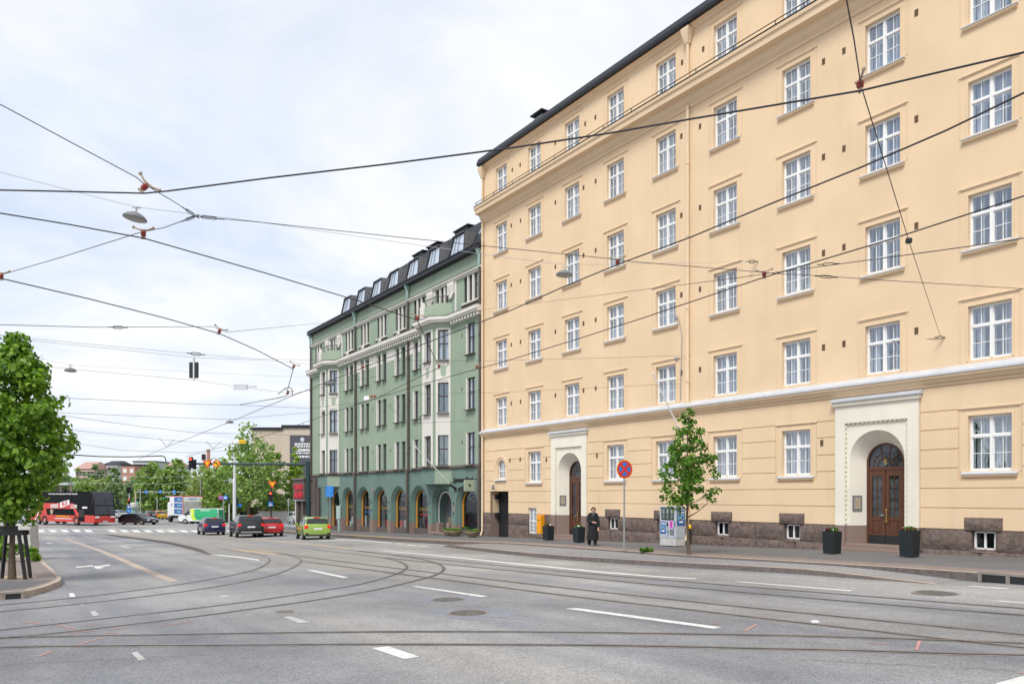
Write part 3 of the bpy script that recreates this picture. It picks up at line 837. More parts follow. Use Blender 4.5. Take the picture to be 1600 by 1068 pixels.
b = fmb(); 
for k in range(3): b.tube([(0, -.12 + .1 * k, 20.52 + .1 * k), (SE, -.12 + .1 * k, 20.52 + .1 * k)], .018, 5)
for k in range(13): b.tube([(.3 + k * 2.9, -.28, 20.38), (.3 + k * 2.9, .12, 20.76)], .02, 5)
b.build('snow_guard', M['roof'], YB)
ch = fmb(); ch.box(.2, 1.15, 3.6, 4.5, 21.6, 23.75); ch.m = None
o = ch.build('chimney', M['pole_grey'], YB)
k = fmb(); k.box(.05, 1.3, 3.45, 4.65, 23.95, 24.03)
for x in (.3, 1.05): 
    for y in (3.7, 4.4): k.box(x - .03, x + .03, y - .03, y + .03, 23.75, 23.95)
k.build('chimney_cap', M['roof'], o)

# ---- windows: shared meshes, one object per window with frame, panes, linings, sill and surround
w, h = 1.22, 1.63
def win_frame(w, h, y=.05):
    m = MB(); tz = h * .37
    fr = .05
    m.box(-w/2, -w/2 + fr, y, y + .07, 0, h); m.box(w/2 - fr, w/2, y, y + .07, 0, h)
    m.box(-w/2 + fr, w/2 - fr, y, y + .07, 0, fr); m.box(-w/2 + fr, w/2 - fr, y, y + .07, h - fr, h)
    m.box(-.042, .042, y - .025, y + .07, fr, h - fr)
    for sx in (-1, 1):
        a, b_ = sorted((sx * .042, sx * (w/2 - fr)))
        m.box(a, b_, y - .02, y + .07, h - tz - .035, h - tz + .035)
        c = (a + b_) / 2
        for z0, z1 in ((fr, h - tz - .035), (h - tz + .035, h - fr)):
            # casement stiles
            m.box(a, a + .024, y + .012, y + .06, z0, z1); m.box(b_ - .024, b_, y + .012, y + .06, z0, z1)
            m.box(a + .024, b_ - .024, y + .012, y + .06, z0, z0 + .026); m.box(a + .024, b_ - .024, y + .012, y + .06, z1 - .026, z1)
            m.box(c - .010, c + .010, y + .015, y + .055, z0 + .026, z1 - .026)
        zm = (fr + h - tz - .035) / 2
        m.box(a + .024, c - .010, y + .017, y + .053, zm - .010, zm + .010); m.box(c + .010, b_ - .024, y + .017, y + .053, zm - .010, zm + .010)
    return m
def win_lining(w, h, y=.13):
    m = MB()
    m.quad((-w/2 + .05, y, 0), (-w/2 + .05, y + .16, 0), (-w/2 + .05, y + .16, h), (-w/2 + .05, y, h))
    m.quad((w/2 - .05, y, 0), (w/2 - .05, y + .16, 0), (w/2 - .05, y + .16, h), (w/2 - .05, y, h))
    m.box(-.035, .035, y, y + .16, 0, h)
    m.quad((-w/2 + .05, y, .05), (w/2 - .05, y, .05), (w/2 - .05, y + .16, .05), (-w/2 + .05, y + .16, .05))
    m.box(-w/2 + .05, w/2 - .05, y + .1, y + .16, h * .63 - .03, h * .63 + .03)
    for sx in (-1, 1): m.box(sx * .31 - .018, sx * .31 + .018, y + .11, y + .16, 0, h)
    return m
def win_curtain(w, h, kind):
    m = MB(); y = .36
    def folds(x0, x1, z0, z1, amp=.022, per=.09):
        n = max(4, int((x1 - x0) / .022)); top = []; bot = []
        for i in range(n + 1):
            x = x0 + (x1 - x0) * i / n
            yy = y + amp * math.sin(x / per * 6.28) + amp * .4 * math.sin(x / per * 2.7)
            top.append((x, yy, z1)); bot.append((x, yy + .004, z0))
        m.loft([bot, top], closed=False)
    a, b_ = -w/2 + .06, w/2 - .06
    if kind == 0: folds(a, a + .24, .06, h - .06); folds(b_ - .22, b_, .06, h - .06)
    if kind == 1: folds(a, b_, .06, h - .06, .015, .13)
    if kind == 2: folds(a, a + .3, .06, h - .06); folds(-.05, .12, .06, h - .06); m.box(a, b_, y + .02, y + .03, h * .62, h - .06)
    if kind == 3: folds(a, a + .16, .06, h - .06); m.box(a + .2, a + .42, y - .1, y, .06, .3); m.lathe([(.03, 0), (.06, .05), (.09, .22), (.02, .3)], (.3, y - .06, .06), 8)
    if kind == 4: folds(a, -.06, .06, h * .66, .015); folds(.06, b_, .06, h * .66, .015)
    return m
ME_FRAME = win_frame(w, h).mesh('window_frame', M['white'])
q = MB(); q.quad((-w/2 + .05, .09, .05), (w/2 - .05, .09, .05), (w/2 - .05, .09, h - .05), (-w/2 + .05, .09, h - .05)); ME_PANE = q.mesh('window_pane', M['glass_house'])
ME_LIN = win_lining(w, h).mesh('window_lining', M['white'])
ME_CUR = [win_curtain(w, h, k).mesh('curtain', M['curtain'] if k != 1 else M['curtain_blue']) for k in range(5)]
q = MB(); profile(q, [(.04, .0), (-.13, -.075), (-.13, -.105), (.04, -.105)], -w/2 - .17, w/2 + .17); ME_SILL = q.mesh('window_sill', M['metal_white'])
q = MB(); profile(q, [(.0, -.107), (-.105, -.107), (-.1, -.16), (-.03, -.2), (0, -.2)], -w/2 - .15, w/2 + .15); ME_SILLM = q.mesh('sill_moulding', M['yellow_trim'])
q = MB()
for x0, x1, z0, z1, y0 in ((-w/2 - .25, -w/2 - .21, -.02, h + .21, -.018), (w/2 + .21, w/2 + .25, -.02, h + .21, -.018), (-w/2 - .21, w/2 + .21, h + .17, h + .21, -.018),
                           (-w/2 - .06, -w/2 - .0, -.02, h + .05, -.02), (w/2 + .0, w/2 + .06, -.02, h + .05, -.02), (-w/2, w/2, h, h + .05, -.02),
                           (-w/2 - .27, w/2 + .27, h + .211, h + .245, -.05)):
    q.box(x0, x1, y0, .0, z0, z1)
ME_SUR = q.mesh('window_surround', M['yellow_trim'])
def yellow_window(c, z, hh, sill=True, kind=None, dark=False):
    o = inst('window', ME_FRAME, YB, (c, 0.08, z + ZB), (0, 0, 0), (1, 1, hh / h))
    inst('pane', ME_PANE, o); inst('lining', ME_LIN, o)
    inst('surround', ME_SUR, o, (0, -.08, 0))
    if kind is not None: inst('curtain', ME_CUR[kind], o)
    if sill: inst('sill', ME_SILL, o, (0, -.08, 0), (0, 0, 0), (1, 1, h / hh)); inst('sill_moulding', ME_SILLM, o, (0, -.08, 0), (0, 0, 0), (1, 1, h / hh))
    return o
rw = random.Random(4)
for r_, (a, b_) in enumerate(ROWS):
    for c in COLS:
        k = rw.choice([0, 0, 1, 2, 2, 3, 0, 4, 1, None, 3])
        if r_ == 1 and COLS.index(c) in (5, 7, 8): k = None
        yellow_window(c, a, b_ - a, sill=(r_ != 0), kind=k)
for i in GCOL: yellow_window(COLS[i], GR[0], GR[1] - GR[0], True, rw.choice([1, 2, 0, 2]))
# small round-headed window
cx = COLS[0] - .02
m = fmb()
for x0, x1, z0, z1 in ((-.39, -.33, .95, 1.68), (.33, .39, .95, 1.68), (-.33, .33, .95, 1.01), (-.03, .03, 1.01, 2.03), (-.33, -.03, 1.4, 1.45), (.03, .33, 1.4, 1.45)): m.box(cx + x0, cx + x1, .12, .18, z0, z1)
a, b2 = arch_pts(cx, .39, 1.68), arch_pts(cx, .33, 1.68)
m.loft([[(x, .12, z) for x, z in a], [(x, .12, z) for x, z in b2]], closed=False)
for s_ in (-.18, .18): m.box(cx + s_ - .012, cx + s_ + .012, .13, .17, 1.01, 1.98)
o = m.build('arched_window', M['white'], YB)
m = fmb(); m.poly([(x, .15, z) for x, z in [(cx - .38, .96)] + arch_pts(cx, .38, 1.68) + [(cx + .38, .96)]]); m.build('pane', M['glass_house'], o)
m = fmb(); profile(m, [(.04, .95), (-.15, .87), (-.15, .84), (.04, .84)], cx - .62, cx + .6); m.build('sill', M['metal_white'], o)
m = fmb(); A_, B_ = arch_pts(cx, .62, 1.68), arch_pts(cx, .54, 1.68)
m.loft([[(x, -.0, z) for x, z in A_], [(x, -.04, z) for x, z in A_], [(x, -.04, z) for x, z in B_], [(x, 0, z) for x, z in B_]], closed=False)
m.build('surround', M['yellow_trim'], o)
# vents
q = MB(); q.box(-.06, .06, -.012, .0, -.11, .11); 
for k in range(5): q.box(-.055, .055, -.02, -.012, -.1 + .042 * k, -.08 + .042 * k)
ME_VENT = q.mesh('vent', M['vent'])
VS = [3.09, 4.04, 7.31, 9.67, 10.62, 16.36, 17.42, 23.25, 24.05, 26.6]
for a, b_ in ROWS[:4]:
    for s_ in VS: inst('vent', ME_VENT, YB, (s_, 0, b_ - .45 + ZB))
for s_ in (3.2, 4.0, 7.3, 9.8, 10.6, 16.4, 17.6): inst('vent', ME_VENT, YB, (s_, 0, 18.7 + ZB))
for s_, z_ in ((3.0, 2.0), (4.05, 2.02), (6.55, 1.9), (10.75, 1.95), (23.2, 1.87)): inst('vent', ME_VENT, YB, (s_, -.033, z_ + ZB))

# ---- granite base, rock faced blocks
gb = fmb(); rg_ = random.Random(3)
def block(mb, s0, s1, z0, z1, y=-.05, amp=.05, seed=0):
    nx, nz = max(3, int((s1 - s0) / .13)), max(3, int((z1 - z0) / .13)); pts = []
    for j in range(nz + 1):
        for i in range(nx + 1):
            u, v = i / nx, j / nz
            e = min(u, 1 - u, v, 1 - v)
            x, z = s0 + (s1 - s0) * u, z0 + (z1 - z0) * v
            d = y + .035
            if e > 0: d = y - amp * (.25 + .9 * (noise.noise(Vector((x * 2.7 + seed, z * 2.9, seed * 3.1))) + .6 * noise.noise(Vector((x * 7, z * 7, seed)))) )
            pts.append((x, d, z))
    mb.add(pts, [(j * (nx + 1) + i, j * (nx + 1) + i + 1, (j + 1) * (nx + 1) + i + 1, (j + 1) * (nx + 1) + i) for j in range(nz) for i in range(nx)])
    mb.quad((s0, y + .035, z1), (s1, y + .035, z1), (s1, .02, z1), (s0, .02, z1))
    mb.quad((s0, y + .035, z0), (s0, y + .035, z1), (s0, .02, z1), (s0, .02, z0)); mb.quad((s1, y + .035, z0), (s1, .02, z0), (s1, .02, z1), (s1, y + .035, z1))
stops = sorted([(gate[0], gate[1]), (PC[0] - 1.49, PC[0] + 1.49), (PC[1] - 1.49, PC[1] + 1.49)])
def basez(s): return -(1.585 + .0242 * (39.9 - s)) - .12
segs = []; x = 0.0
for a, b_ in stops + [(SE, SE)]:
    if a > x: segs.append((x, a))
    x = b_
for a, b_ in segs:
    gb = fmb()
    cuts = [o for o in base_w + [tallb] if a < o[0] < b_]
    x = a
    for o in cuts + [(b_, b_, 0, 0)]:
        n_ = max(1, round((o[0] - x) / 1.35))
        for i in range(n_):
            s0, s1 = x + (o[0] - x) * i / n_, x + (o[0] - x) * (i + 1) / n_
            if s1 - s0 > .05:
                block(gb, s0 + .012, s1 - .012, -1.68, -1.075, -.05, .05, rg_.random() * 50)
        x = o[1]
    x = a
    n_ = max(1, round((b_ - a) / 1.7))
    for i in range(n_):
        s0, s1 = a + (b_ - a) * i / n_, a + (b_ - a) * (i + 1) / n_
        if any(abs((o[0] + o[1]) / 2 - (s0 + s1) / 2) < (s1 - s0) / 2 + .4 and o[2] < -1.75 for o in cuts):
            for u0, u1 in ((s0, min(s1, tallb[0])), (max(s0, tallb[1]), s1)):
                if u1 - u0 > .15: block(gb, u0, u1, basez(s0) - .05, -1.70, -.07, .06, rg_.random() * 50)
        else: block(gb, s0 + .012, s1 - .012, basez(s0) - .05, -1.70, -.07, .06, rg_.random() * 50)
    gb.build('granite_base', M['granite'], YB, smooth=50)
for o_ in base_w:
    c = (o_[0] + o_[1]) / 2
    m = fmb(); block(m, c - .52, c + .52, -1.065, -.69, -.10, .05, c); m.quad((c - .52, -.065, -1.065), (c - .52, .02, -1.065), (c + .52, .02, -1.065), (c + .52, -.065, -1.065)); m.build('lintel', M['granite'], YB, smooth=50)
    m = fmb(); zz = (o_[2] + .02, o_[3] - .02)
    for x0, x1 in ((o_[0] + .03, o_[0] + .09), (c - .03, c + .03), (o_[1] - .09, o_[1] - .03)): m.box(x0, x1, .1, .15, *zz)
    m.box(o_[0] + .03, o_[1] - .03, .1, .15, zz[0], zz[0] + .05); m.box(o_[0] + .03, o_[1] - .03, .1, .15, zz[1] - .05, zz[1])
    w_ = m.build('basement_window', M['white'], YB)
    m = fmb(); m.quad((o_[0] + .03, .135, zz[0]), (o_[1] - .03, .135, zz[0]), (o_[1] - .03, .135, zz[1]), (o_[0] + .03, .135, zz[1])); m.build('pane', M['glass_dark'], w_)
    m = fmb(); profile(m, [(.1, o_[2] + .03), (-.07, o_[2] - .07), (.1, o_[2] - .07)], o_[0], o_[1]); m.build('sill', M['granite'], w_)
# tall basement window with bars
m = fmb(); a, b_, z0, z1 = tallb
for x in (a, (a + b_) / 2 - .03, b_ - .06): m.box(x, x + .06, .06, .11, z0, z1)
for z in (z0, z0 + .66, z1 - .06): m.box(a, b_, .058, .112, z, z + .06)
for x in (a + .2, a + .6): m.box(x, x + .02, .065, .105, z0, z1)
for z in (z0 + .25, z0 + .45, z0 + .95, z0 + 1.15): m.box(a, b_, .067, .103, z, z + .02)
w_ = m.build('basement_window', M['white'], YB)
m = fmb(); m.quad((a, .09, z0), (b_, .09, z0), (b_, .09, z1), (a, .09, z1)); m.build('pane', M['glass_house'], w_)
m = fmb(); m.quad((a, .2, z0), (b_, .2, z0), (b_, .2, z1), (a, .2, z1)); m.build('curtain', M['curtain'], w_)

# ---- door surrounds
def portal(pc, letter):
    z0, zg = -3.4, -1.05
    m = fmb(); ztop = 3.10; hw = 1.47; rw_ = 1.11
    # outer frame round the flat recess
    m.box(pc - hw, pc - rw_, -.12, .02, zg, ztop); m.box(pc + rw_, pc + hw, -.12, .02, zg, ztop); m.box(pc - rw_, pc + rw_, -.12, .02, 2.49, ztop)
    arch_face(m, pc - rw_, pc + rw_, zg, 2.49, pc, .97, 1.22, -.03)
    arch_reveal(m, pc, .97, 1.22, -.03, pc, .67, 1.11, .5, zg)
    # beaded edge of the recess
    z = zg + .06
    while z < 2.4:
        for sx in (-1, 1): m.box(pc + sx * rw_ - .045, pc + sx * rw_ + .045, -.09, -.02, z, z + .085)
        z += .165
    x = pc - rw_ + .1
    while x < pc + rw_ - .1: m.box(x, x + .085, -.09, -.02, 2.44, 2.50); x += .165
    m.box(pc - hw - .06, pc + hw + .06, -.20, .02, ztop, ztop + .13)
    po = m.build('door_surround', M['portal'], YB)
    m = fmb(); profile(m, [(.0, ztop + .30), (-.27, ztop + .20), (-.27, ztop + .135), (0, ztop + .135)], pc - hw - .12, pc + hw + .12); m.build('surround_flashing', M['metal_white'], po)
    m = fmb()
    m.box(pc - hw, pc - rw_, -.115, .02, z0, zg - .004); m.box(pc + rw_, pc + hw, -.115, .02, z0, zg - .004)
    m.box(pc - rw_, pc - .97, -.028, .02, z0, zg - .004); m.box(pc + .97, pc + rw_, -.028, .02, z0, zg - .004)
    m.loft([[(pc - .97, -.028, z0), (pc - .97, -.028, zg)], [(pc - .672, .5, z0), (pc - .672, .5, zg)]], closed=False)
    m.loft([[(pc + .97, -.028, z0), (pc + .97, -.028, zg)], [(pc + .672, .5, z0), (pc + .672, .5, zg)]], closed=False)
    m.build('granite_jamb', M['granite_smooth'], po)
    zb = basez(pc) + .12
    m = fmb(); m.rbox(pc - 1.42, pc + 1.1, -.42, .52, zb - .25, zb + .135, .02); m.rbox(pc - 1.1, pc + 1.1, -.14, .53, zb + .137, zb + .27, .02); m.build('step', M['granite_smooth'], po)
    # door: two leaves, glazed, with fanlight
    zd = zb + .27; y = .5; zr = .86
    d = fmb()
    d.box(pc - .665, pc - .60, y, y + .09, zd, 1.11); d.box(pc + .60, pc + .665, y, y + .09, zd, 1.11); d.box(pc - .60, pc + .60, y, y + .09, zr, zr + .10)
    A_, B_ = arch_pts(pc, .67, 1.11), arch_pts(pc, .605, 1.11)
    d.loft([[(x, y, z) for x, z in A_], [(x, y, z) for x, z in B_], [(x, y + .06, z) for x, z in B_]], closed=False)
    dr = d.build('door', M['wood'], YB)
    for sx in (-1, 1):
        L = fmb(); x0, x1 = sorted((pc + sx * .012, pc + sx * .598)); zk = zd + .34; zg0 = zd + .93; zt = zr - .004
        L.box(x0, x0 + .12, y + .02, y + .07, zd, zt); L.box(x1 - .12, x1, y + .02, y + .07, zd, zt)
        L.box(x0 + .12, x1 - .12, y + .02, y + .07, zt - .2, zt); L.box(x0 + .12, x1 - .12, y + .02, y + .07, zg0 - .12, zg0); L.box(x0 + .12, x1 - .12, y + .02, y + .07, zd, zk)
        L.box(x0 + .12, x1 - .12, y + .04, y + .06, zk, zg0 - .12); L.box(x0 + .19, x1 - .19, y + .025, y + .04, zk + .07, zg0 - .19)
        cxm = (x0 + x1) / 2
        L.box(cxm - .01, cxm + .01, y + .03, y + .06, zg0, zt - .2)
        for k in range(1, 4): zz = zg0 + (zt - .2 - zg0) * k / 4; L.box(x0 + .12, x1 - .12, y + .032, y + .058, zz - .01, zz + .01)
        leaf = L.build('door_leaf', M['wood'], dr)
        g = fmb(); g.quad((x0 + .12, y + .05, zg0), (x1 - .12, y + .05, zg0), (x1 - .12, y + .05, zt - .2), (x0 + .12, y + .05, zt - .2)); g.build('pane', M['glass_dark'], leaf)
        g = fmb(); g.box(x0, x1, y + .012, y + .02, zd, zd + .3); g.build('kick_plate', M['black'], leaf)
        g = fmb(); hx = pc + sx * .07; g.tube([(hx, y - .05, zd + .75), (hx, y - .05, zd + 1.2)] if sx > 0 else [(hx, y - .04, zd + .98), (hx - .1, y - .04, zd + .98)], .016, 6)
        for z in ((zd + .78, zd + 1.17) if sx > 0 else (zd + .98,)): g.box(hx - .03, hx + .03, y - .05, y + .02, z - .03, z + .03)
        g.build('handle', M['brass'] if sx > 0 else M['pole_grey'], leaf)
    fl = fmb()
    for a in (36, 72, 108, 144):
        c_, s_ = math.cos(R(a)), math.sin(R(a)); fl.tube([(pc + .28 * c_, y + .03, .96 + .26 * s_), (pc + .62 * c_, y + .03, .98 + .73 * s_)], .013, 4)
    fl.tube([(pc + .30 * math.cos(R(a)), y + .03, .96 + .3 * math.sin(R(a))) for a in range(0, 181, 15)], .014, 4)
    fl.tube([(pc + .45 * math.cos(R(a)), y + .03, .96 + .48 * math.sin(R(a))) for a in range(0, 181, 15)], .011, 4)
    fl.build('fanlight_bars', M['wood'], dr)
    g = fmb(); g.poly([(x, y + .05, z) for x, z in [(pc - .61, .95)] + arch_pts(pc, .61, 1.11) + [(pc + .61, .95)]]); g.build('fanlight_pane', M['glass_dark'], dr)
    if letter: text_part(letter, .27, M['brass'], dr, (pc + .02, y - .01, 1.12 + ZB), (R(90), 0, 0), 'door_letter', .008, .8)
    # entry phone on the splayed side
    g = fmb(); g.m = Matrix.Translation((pc - .84, .2, -.28)) @ Matrix.Rotation(R(60.5), 4, 'Z')
    g.box(-.17, .17, -.03, .0, -.27, .27); e_ = g.build('entry_phone', M['lamp_grey'], po)
    g = fmb(); g.m = Matrix.Translation((pc - .84, .2, -.28)) @ Matrix.Rotation(R(60.5), 4, 'Z'); g.box(-.11, .11, -.035, -.03, -.2, .2); g.build('entry_plate', M['clamp'], e_)
portal(PC[0], None); portal(PC[1], 'B')
# dark back of the doors' lobbies
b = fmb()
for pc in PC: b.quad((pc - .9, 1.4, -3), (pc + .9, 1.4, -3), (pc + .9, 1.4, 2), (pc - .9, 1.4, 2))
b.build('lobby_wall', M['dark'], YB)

# ---- gate in its recess
m = fmb(); a, b_ = gate[:2]
m.quad((a, 0, -3.4), (a, .62, -3.4), (a, .62, .22), (a, 0, .22)); m.quad((b_, 0, -3.4), (b_, 0, .22), (b_, .62, .22), (b_, .62, -3.4)); m.quad((a, 0, .22), (a, .62, .22), (b_, .62, .22), (b_, 0, .22))
m.build('gate_recess', M['yellow'], YB)
for x_ in (a, b_): m = fmb(); m.box(x_ - .005, x_ + .005, -.02, .62, -3.4, -1.06); m.build('gate_jamb', M['granite_smooth'], YB)
m = fmb(); m.box(a, b_, .60, .66, -2.75, .21)
for k in range(13): x = a + .1 + k * .148; m.tube([(x, .58, -1.5), (x + .03, .57, -1.0), (x - .03, .57, -.5), (x, .58, .1)], .014, 5)
m.box(a + .02, b_ - .02, .57, .6, -1.62, -1.54); m.box(a + .02, b_ - .02, .57, .6, .1, .17)
gt = m.build('gate', M['black'], YB)
m = fmb()
for z in (-.1, -1.2): m.box(a - .0, a + .2, .3, .58, z - .14, z + .14)
m.build('gate_closer', M['black'], gt)
m = fmb(); m.box(1.15, 1.3, -.10, .0, .46, .6); m.lathe([(.05, 0), (.09, .06), (.05, .2)], (1.35, -.2, .4), 10, 'x'); m.build('wall_lamp', M['lamp_grey'], YB)

# ---- downpipes
def downpipe(s, zt, zb_, m_, par, y=-.14, r=.065, hopper=True, gap=None):
    k = fmb()
    if gap:
        k.tube([(s, y, zt), (s, y, gap[1])], r, 8); k.tube([(s, y, gap[0]), (s, y, zb_ + .3), (s + .0, y - .12, zb_)], r, 8)
    else: k.tube([(s, y, zt), (s, y, zb_ + .3), (s, y - .14, zb_)], r, 8)
    z = zb_ + .6
    while z < zt:
        k.lathe([(r + .02, -.03), (r + .02, .03)], (s, y, z), 8); z += 3.1
    if hopper: k.loft([[(s - .09, y - .09, zt - .5), (s + .09, y - .09, zt - .5), (s + .09, y + .1, zt - .5), (s - .09, y + .1, zt - .5)],
                       [(s - .2, y - .2, zt - .05), (s + .2, y - .2, zt - .05), (s + .2, y + .12, zt - .05), (s - .2, y + .12, zt - .05)],
                       [(s - .22, y - .22, zt + .12), (s + .22, y - .22, zt + .12), (s + .22, y + .12, zt + .12), (s - .22, y + .12, zt + .12)]], True, True)
    return k.build('downpipe', m_, par, smooth=40)
downpipe(.12, 19.75, -2.45, M['pipe_yellow'], YB, gap=(16.6, 17.5))
downpipe(16.85, 19.75, -1.95, M['pipe_yellow'], YB, gap=(16.6, 17.5))
# flagpole
m = fmb(); sb = S(1062); m.tube([(sb, 0, 2.86), (sb, -.16, 3.05)], .05, 8); m.tube([(sb, -.1, 2.95), (sb, -1.58, 5.12)], [.035, .025], 8); m.lathe([(.03, 0), (.045, .03), (.03, .07)], (sb, -1.6, 5.1), 8)
m.build('flagpole', M['white'], YB)
# cable box by the downpipe
m = fmb(); m.tube([(16.1, -.06, 7.75), (16.3, -.1, 7.6), (16.45, -.08, 6.9), (16.4, -.07, 5.6), (16.35, -.06, 4.1)], .018, 5); m.lathe([(.03, -.03), (.1, 0), (.03, .05)], (16.1, -.06, 7.75), 8, 'y'); m.lathe([(.03, -.03), (.09, 0), (.03, .05)], (16.1, -.06, 5.95), 8, 'y'); m.build('anchor_cable', M['pole_grey'], YB)

# ================================================================ GREEN HOUSE
GL = -30.85
GB = empty('green_house', (FO.x, FO.y, CZ - ZB), FROT,
           'sage green art nouveau house with ground floor arcade, white ornaments and a dark dormered roof', 'house')
GROUPS = [-21.5, -18.2, -14.9, -11.6, -8.55]
RW3 = [(1.93, 3.92), (5.40, 7.36), (8.85, 10.80)]
LW = .66; PIER = .34
def lights(c): return [(c - PIER / 2 - LW, c - PIER / 2), (c + PIER / 2, c + PIER / 2 + LW)]
SINGLE = -1.45
gops = []
for c in GROUPS:
    for z0, z1 in RW3:
        for a, b_ in lights(c): gops.append((a, b_, z0, z1))
for z0, z1 in RW3: gops.append((SINGLE - .5, SINGLE + .5, z0, z1))
AT = [-29.0, -24.9, -21.5, -18.2, -14.9, -11.6, -8.55, -5.2, -1.5]
atops = []
for c in AT:
    for k in (-1, 0, 1): atops.append((c + k * .62 - .23, c + k * .62 + .23, 12.15, 13.78))
wb = fmb()
wall_grid(wb, GL, 0, 1.72, 11.4, gops, rev=.2)
wall_grid(wb, GL, 0, 11.4, 15.1, atops, rev=.16)
wb.quad((GL, 0, -4.2), (GL, 0, 15.1), (GL, 12, 15.1), (GL, 12, -4.2)); wb.quad((-.02, 0.02, -4.2), (-.02, 12, -4.2), (-.02, 12, 15.1), (-.02, 0.02, 15.1)); wb.quad((GL, 12, -4.2), (GL, 12, 15.1), (0, 12, 15.1), (0, 12, -4.2))
wb.build('wall', M['green'], GB)
ib = fmb(); ib.quad((GL + .05, .9, -4.2), (-.05, .9, -4.2), (-.05, .9, 15), (GL + .05, .9, 15)); ib.build('room_shade_sheet', M['room'], GB)  # same dark stand-in for room shade behind the green facade

def brown_frame(w, h, mid=.55, vert=True):
    m = MB(); y = 0; f = .05
    m.box(-w/2, -w/2 + f, y, y + .06, 0, h); m.box(w/2 - f, w/2, y, y + .06, 0, h); m.box(-w/2 + f, w/2 - f, y, y + .06, 0, f); m.box(-w/2 + f, w/2 - f, y, y + .06, h - f, h)
    m.box(-w/2 + f, w/2 - f, y - .01, y + .06, h * mid - .035, h * mid + .035)
    if vert:
        m.box(-.03, .03, y - .008, y + .06, f, h * mid - .035); m.box(-.03, .03, y - .008, y + .06, h * mid + .035, h - f)
    return m
def bf_mesh(w, h, mid=.6, vert=False):
    q = MB(); q.quad((-w/2 + .04, .03, .04), (w/2 - .04, .03, .04), (w/2 - .04, .03, h - .04), (-w/2 + .04, .03, h - .04))
    c = MB()
    n = 14
    for x0, x1 in ((-w/2 + .05, -w/2 + .05 + w * .27), (w/2 - .05 - w * .27, w/2 - .05)):
        c.loft([[(x0 + (x1 - x0) * i / n, .14 + .02 * math.sin(i * 1.9), .05) for i in range(n + 1)], [(x0 + (x1 - x0) * i / n, .14 + .02 * math.sin(i * 1.9), h - .05) for i in range(n + 1)]], closed=False)
    s = MB(); profile(s, [(.0, .0), (-.38, -.05), (-.38, -.09), (0, -.09)], -w/2 - .05, w/2 + .05)
    return (brown_frame(w, h, mid, vert).mesh('window_frame', M['brown_frame']), q.mesh('window_pane', M['glass_house']), c.mesh('curtain', M['curtain']), s.mesh('window_sill', M['brown_stone']))
BF_N = bf_mesh(LW, 1.95, .6); BF_W = bf_mesh(1.0, 1.95, .55, True); BF_A = bf_mesh(.46, 1.63, .6)
def gwin(ms, s, y, z, hs=1.0, rz=0.0, sill=True, cur=True, sx=1.0):
    o = inst('window', ms[0], GB, (s, y, z + ZB), (0, 0, rz), (sx, 1, hs))
    inst('pane', ms[1], o)
    if cur: inst('curtain', ms[2], o)
    if sill: inst('sill', ms[3], o)
    return o
rg2 = random.Random(9)
for c in GROUPS:
    for z0, z1 in RW3:
        for a, b_ in lights(c): gwin(BF_N, (a + b_) / 2, .13, z0, (z1 - z0) / 1.95, cur=rg2.random() < .6)
for z0, z1 in RW3: gwin(BF_W, SINGLE, .12, z0, (z1 - z0) / 1.95)
for c in AT:
    for k in (-1, 0, 1): gwin(BF_A, c + k * .62, .09, 12.15, 1, sill=False, cur=rg2.random() < .5)
# white linings of the left reveals, white mullions of the top floor
for c in GROUPS:
    for z0, z1 in RW3:
        m = fmb(); a = lights(c)[0][0]; m.box(a - .004, a + .012, -.012, .125, z0, z1); m.box(a - .16, a - .004, -.014, .004, z0, z1); m.build('reveal_lining', M['white_orn'], GB)
for z0, z1 in RW3: m = fmb(); m.box(SINGLE - .60, SINGLE - .49, -.014, .11, z0, z1); m.build('reveal_lining', M['white_orn'], GB)
for c in AT:
    for k in (-.5, .5): m = fmb(); m.box(c + k * .62 - .082, c + k * .62 + .082, -.02, .09, 12.15, 13.78); m.build('attic_mullion', M['white_orn'], GB)
    m = fmb(); m.box(c - .98, c + 1.0, -.09, .0, 12.04, 12.13); m.build('attic_ledge', M['white_orn'], GB)
    m = fmb(); profile(m, [(0, 12.04), (-.14, 11.98), (-.14, 11.93), (0, 11.93)], c - 1.05, c + 1.05); m.build('attic_sill', M['brown_stone'], GB)
# string moulding, cornice with dentils following the bays, belt
m = fmb(); profile(m, [(0, 14.06), (-.22, 14.03), (-.2, 13.93), (-.1, 13.86), (-.06, 13.8), (0, 13.8)], GL - .15, 0); m.build('string_moulding', M['white_orn'], GB)
m = fmb(); profile(m, [(0, 14.12), (-.24, 14.065), (-.24, 14.04), (0, 14.04)], GL - .15, 0); m.build('string_flashing', M['brown_stone'], GB)
BP = .83
BAYS = [(-27.23, -26.4, -24.48, -23.65), (-7.48, -6.65, -4.73, -3.90)]
path = [(GL - .3, 0)]
for b0, b1, b2, b3 in BAYS: path += [(b0, 0), (b1, -BP), (b2, -BP), (b3, 0)]
path.append((0, 0))
def path_profile(mb, pts):
    """sweep a (outwards, z) outline along the wall line, mitred round the bays"""
    nn = []
    for i in range(len(path)):
        def nrm(a, b): 
            d = Vector((b[0] - a[0], b[1] - a[1])); d.normalize(); return Vector((d.y, -d.x))
        n0 = nrm(path[i - 1], path[i]) if i else nrm(path[0], path[1]); n1 = nrm(path[i], path[i + 1]) if i < len(path) - 1 else n0
        v = (n0 + n1); v.normalize(); nn.append(v / max(.5, v.dot(n0)))
    mb.loft([[(p[0] + n.x * o, p[1] + n.y * o, z) for o, z in pts] for p, n in zip(path, nn)], True, True)
m = fmb(); path_profile(m, [(0, 11.63), (.50, 11.60), (.50, 11.38), (.44, 11.36), (.40, 11.24), (0, 11.22)]); m.build('cornice', M['white_orn'], GB)
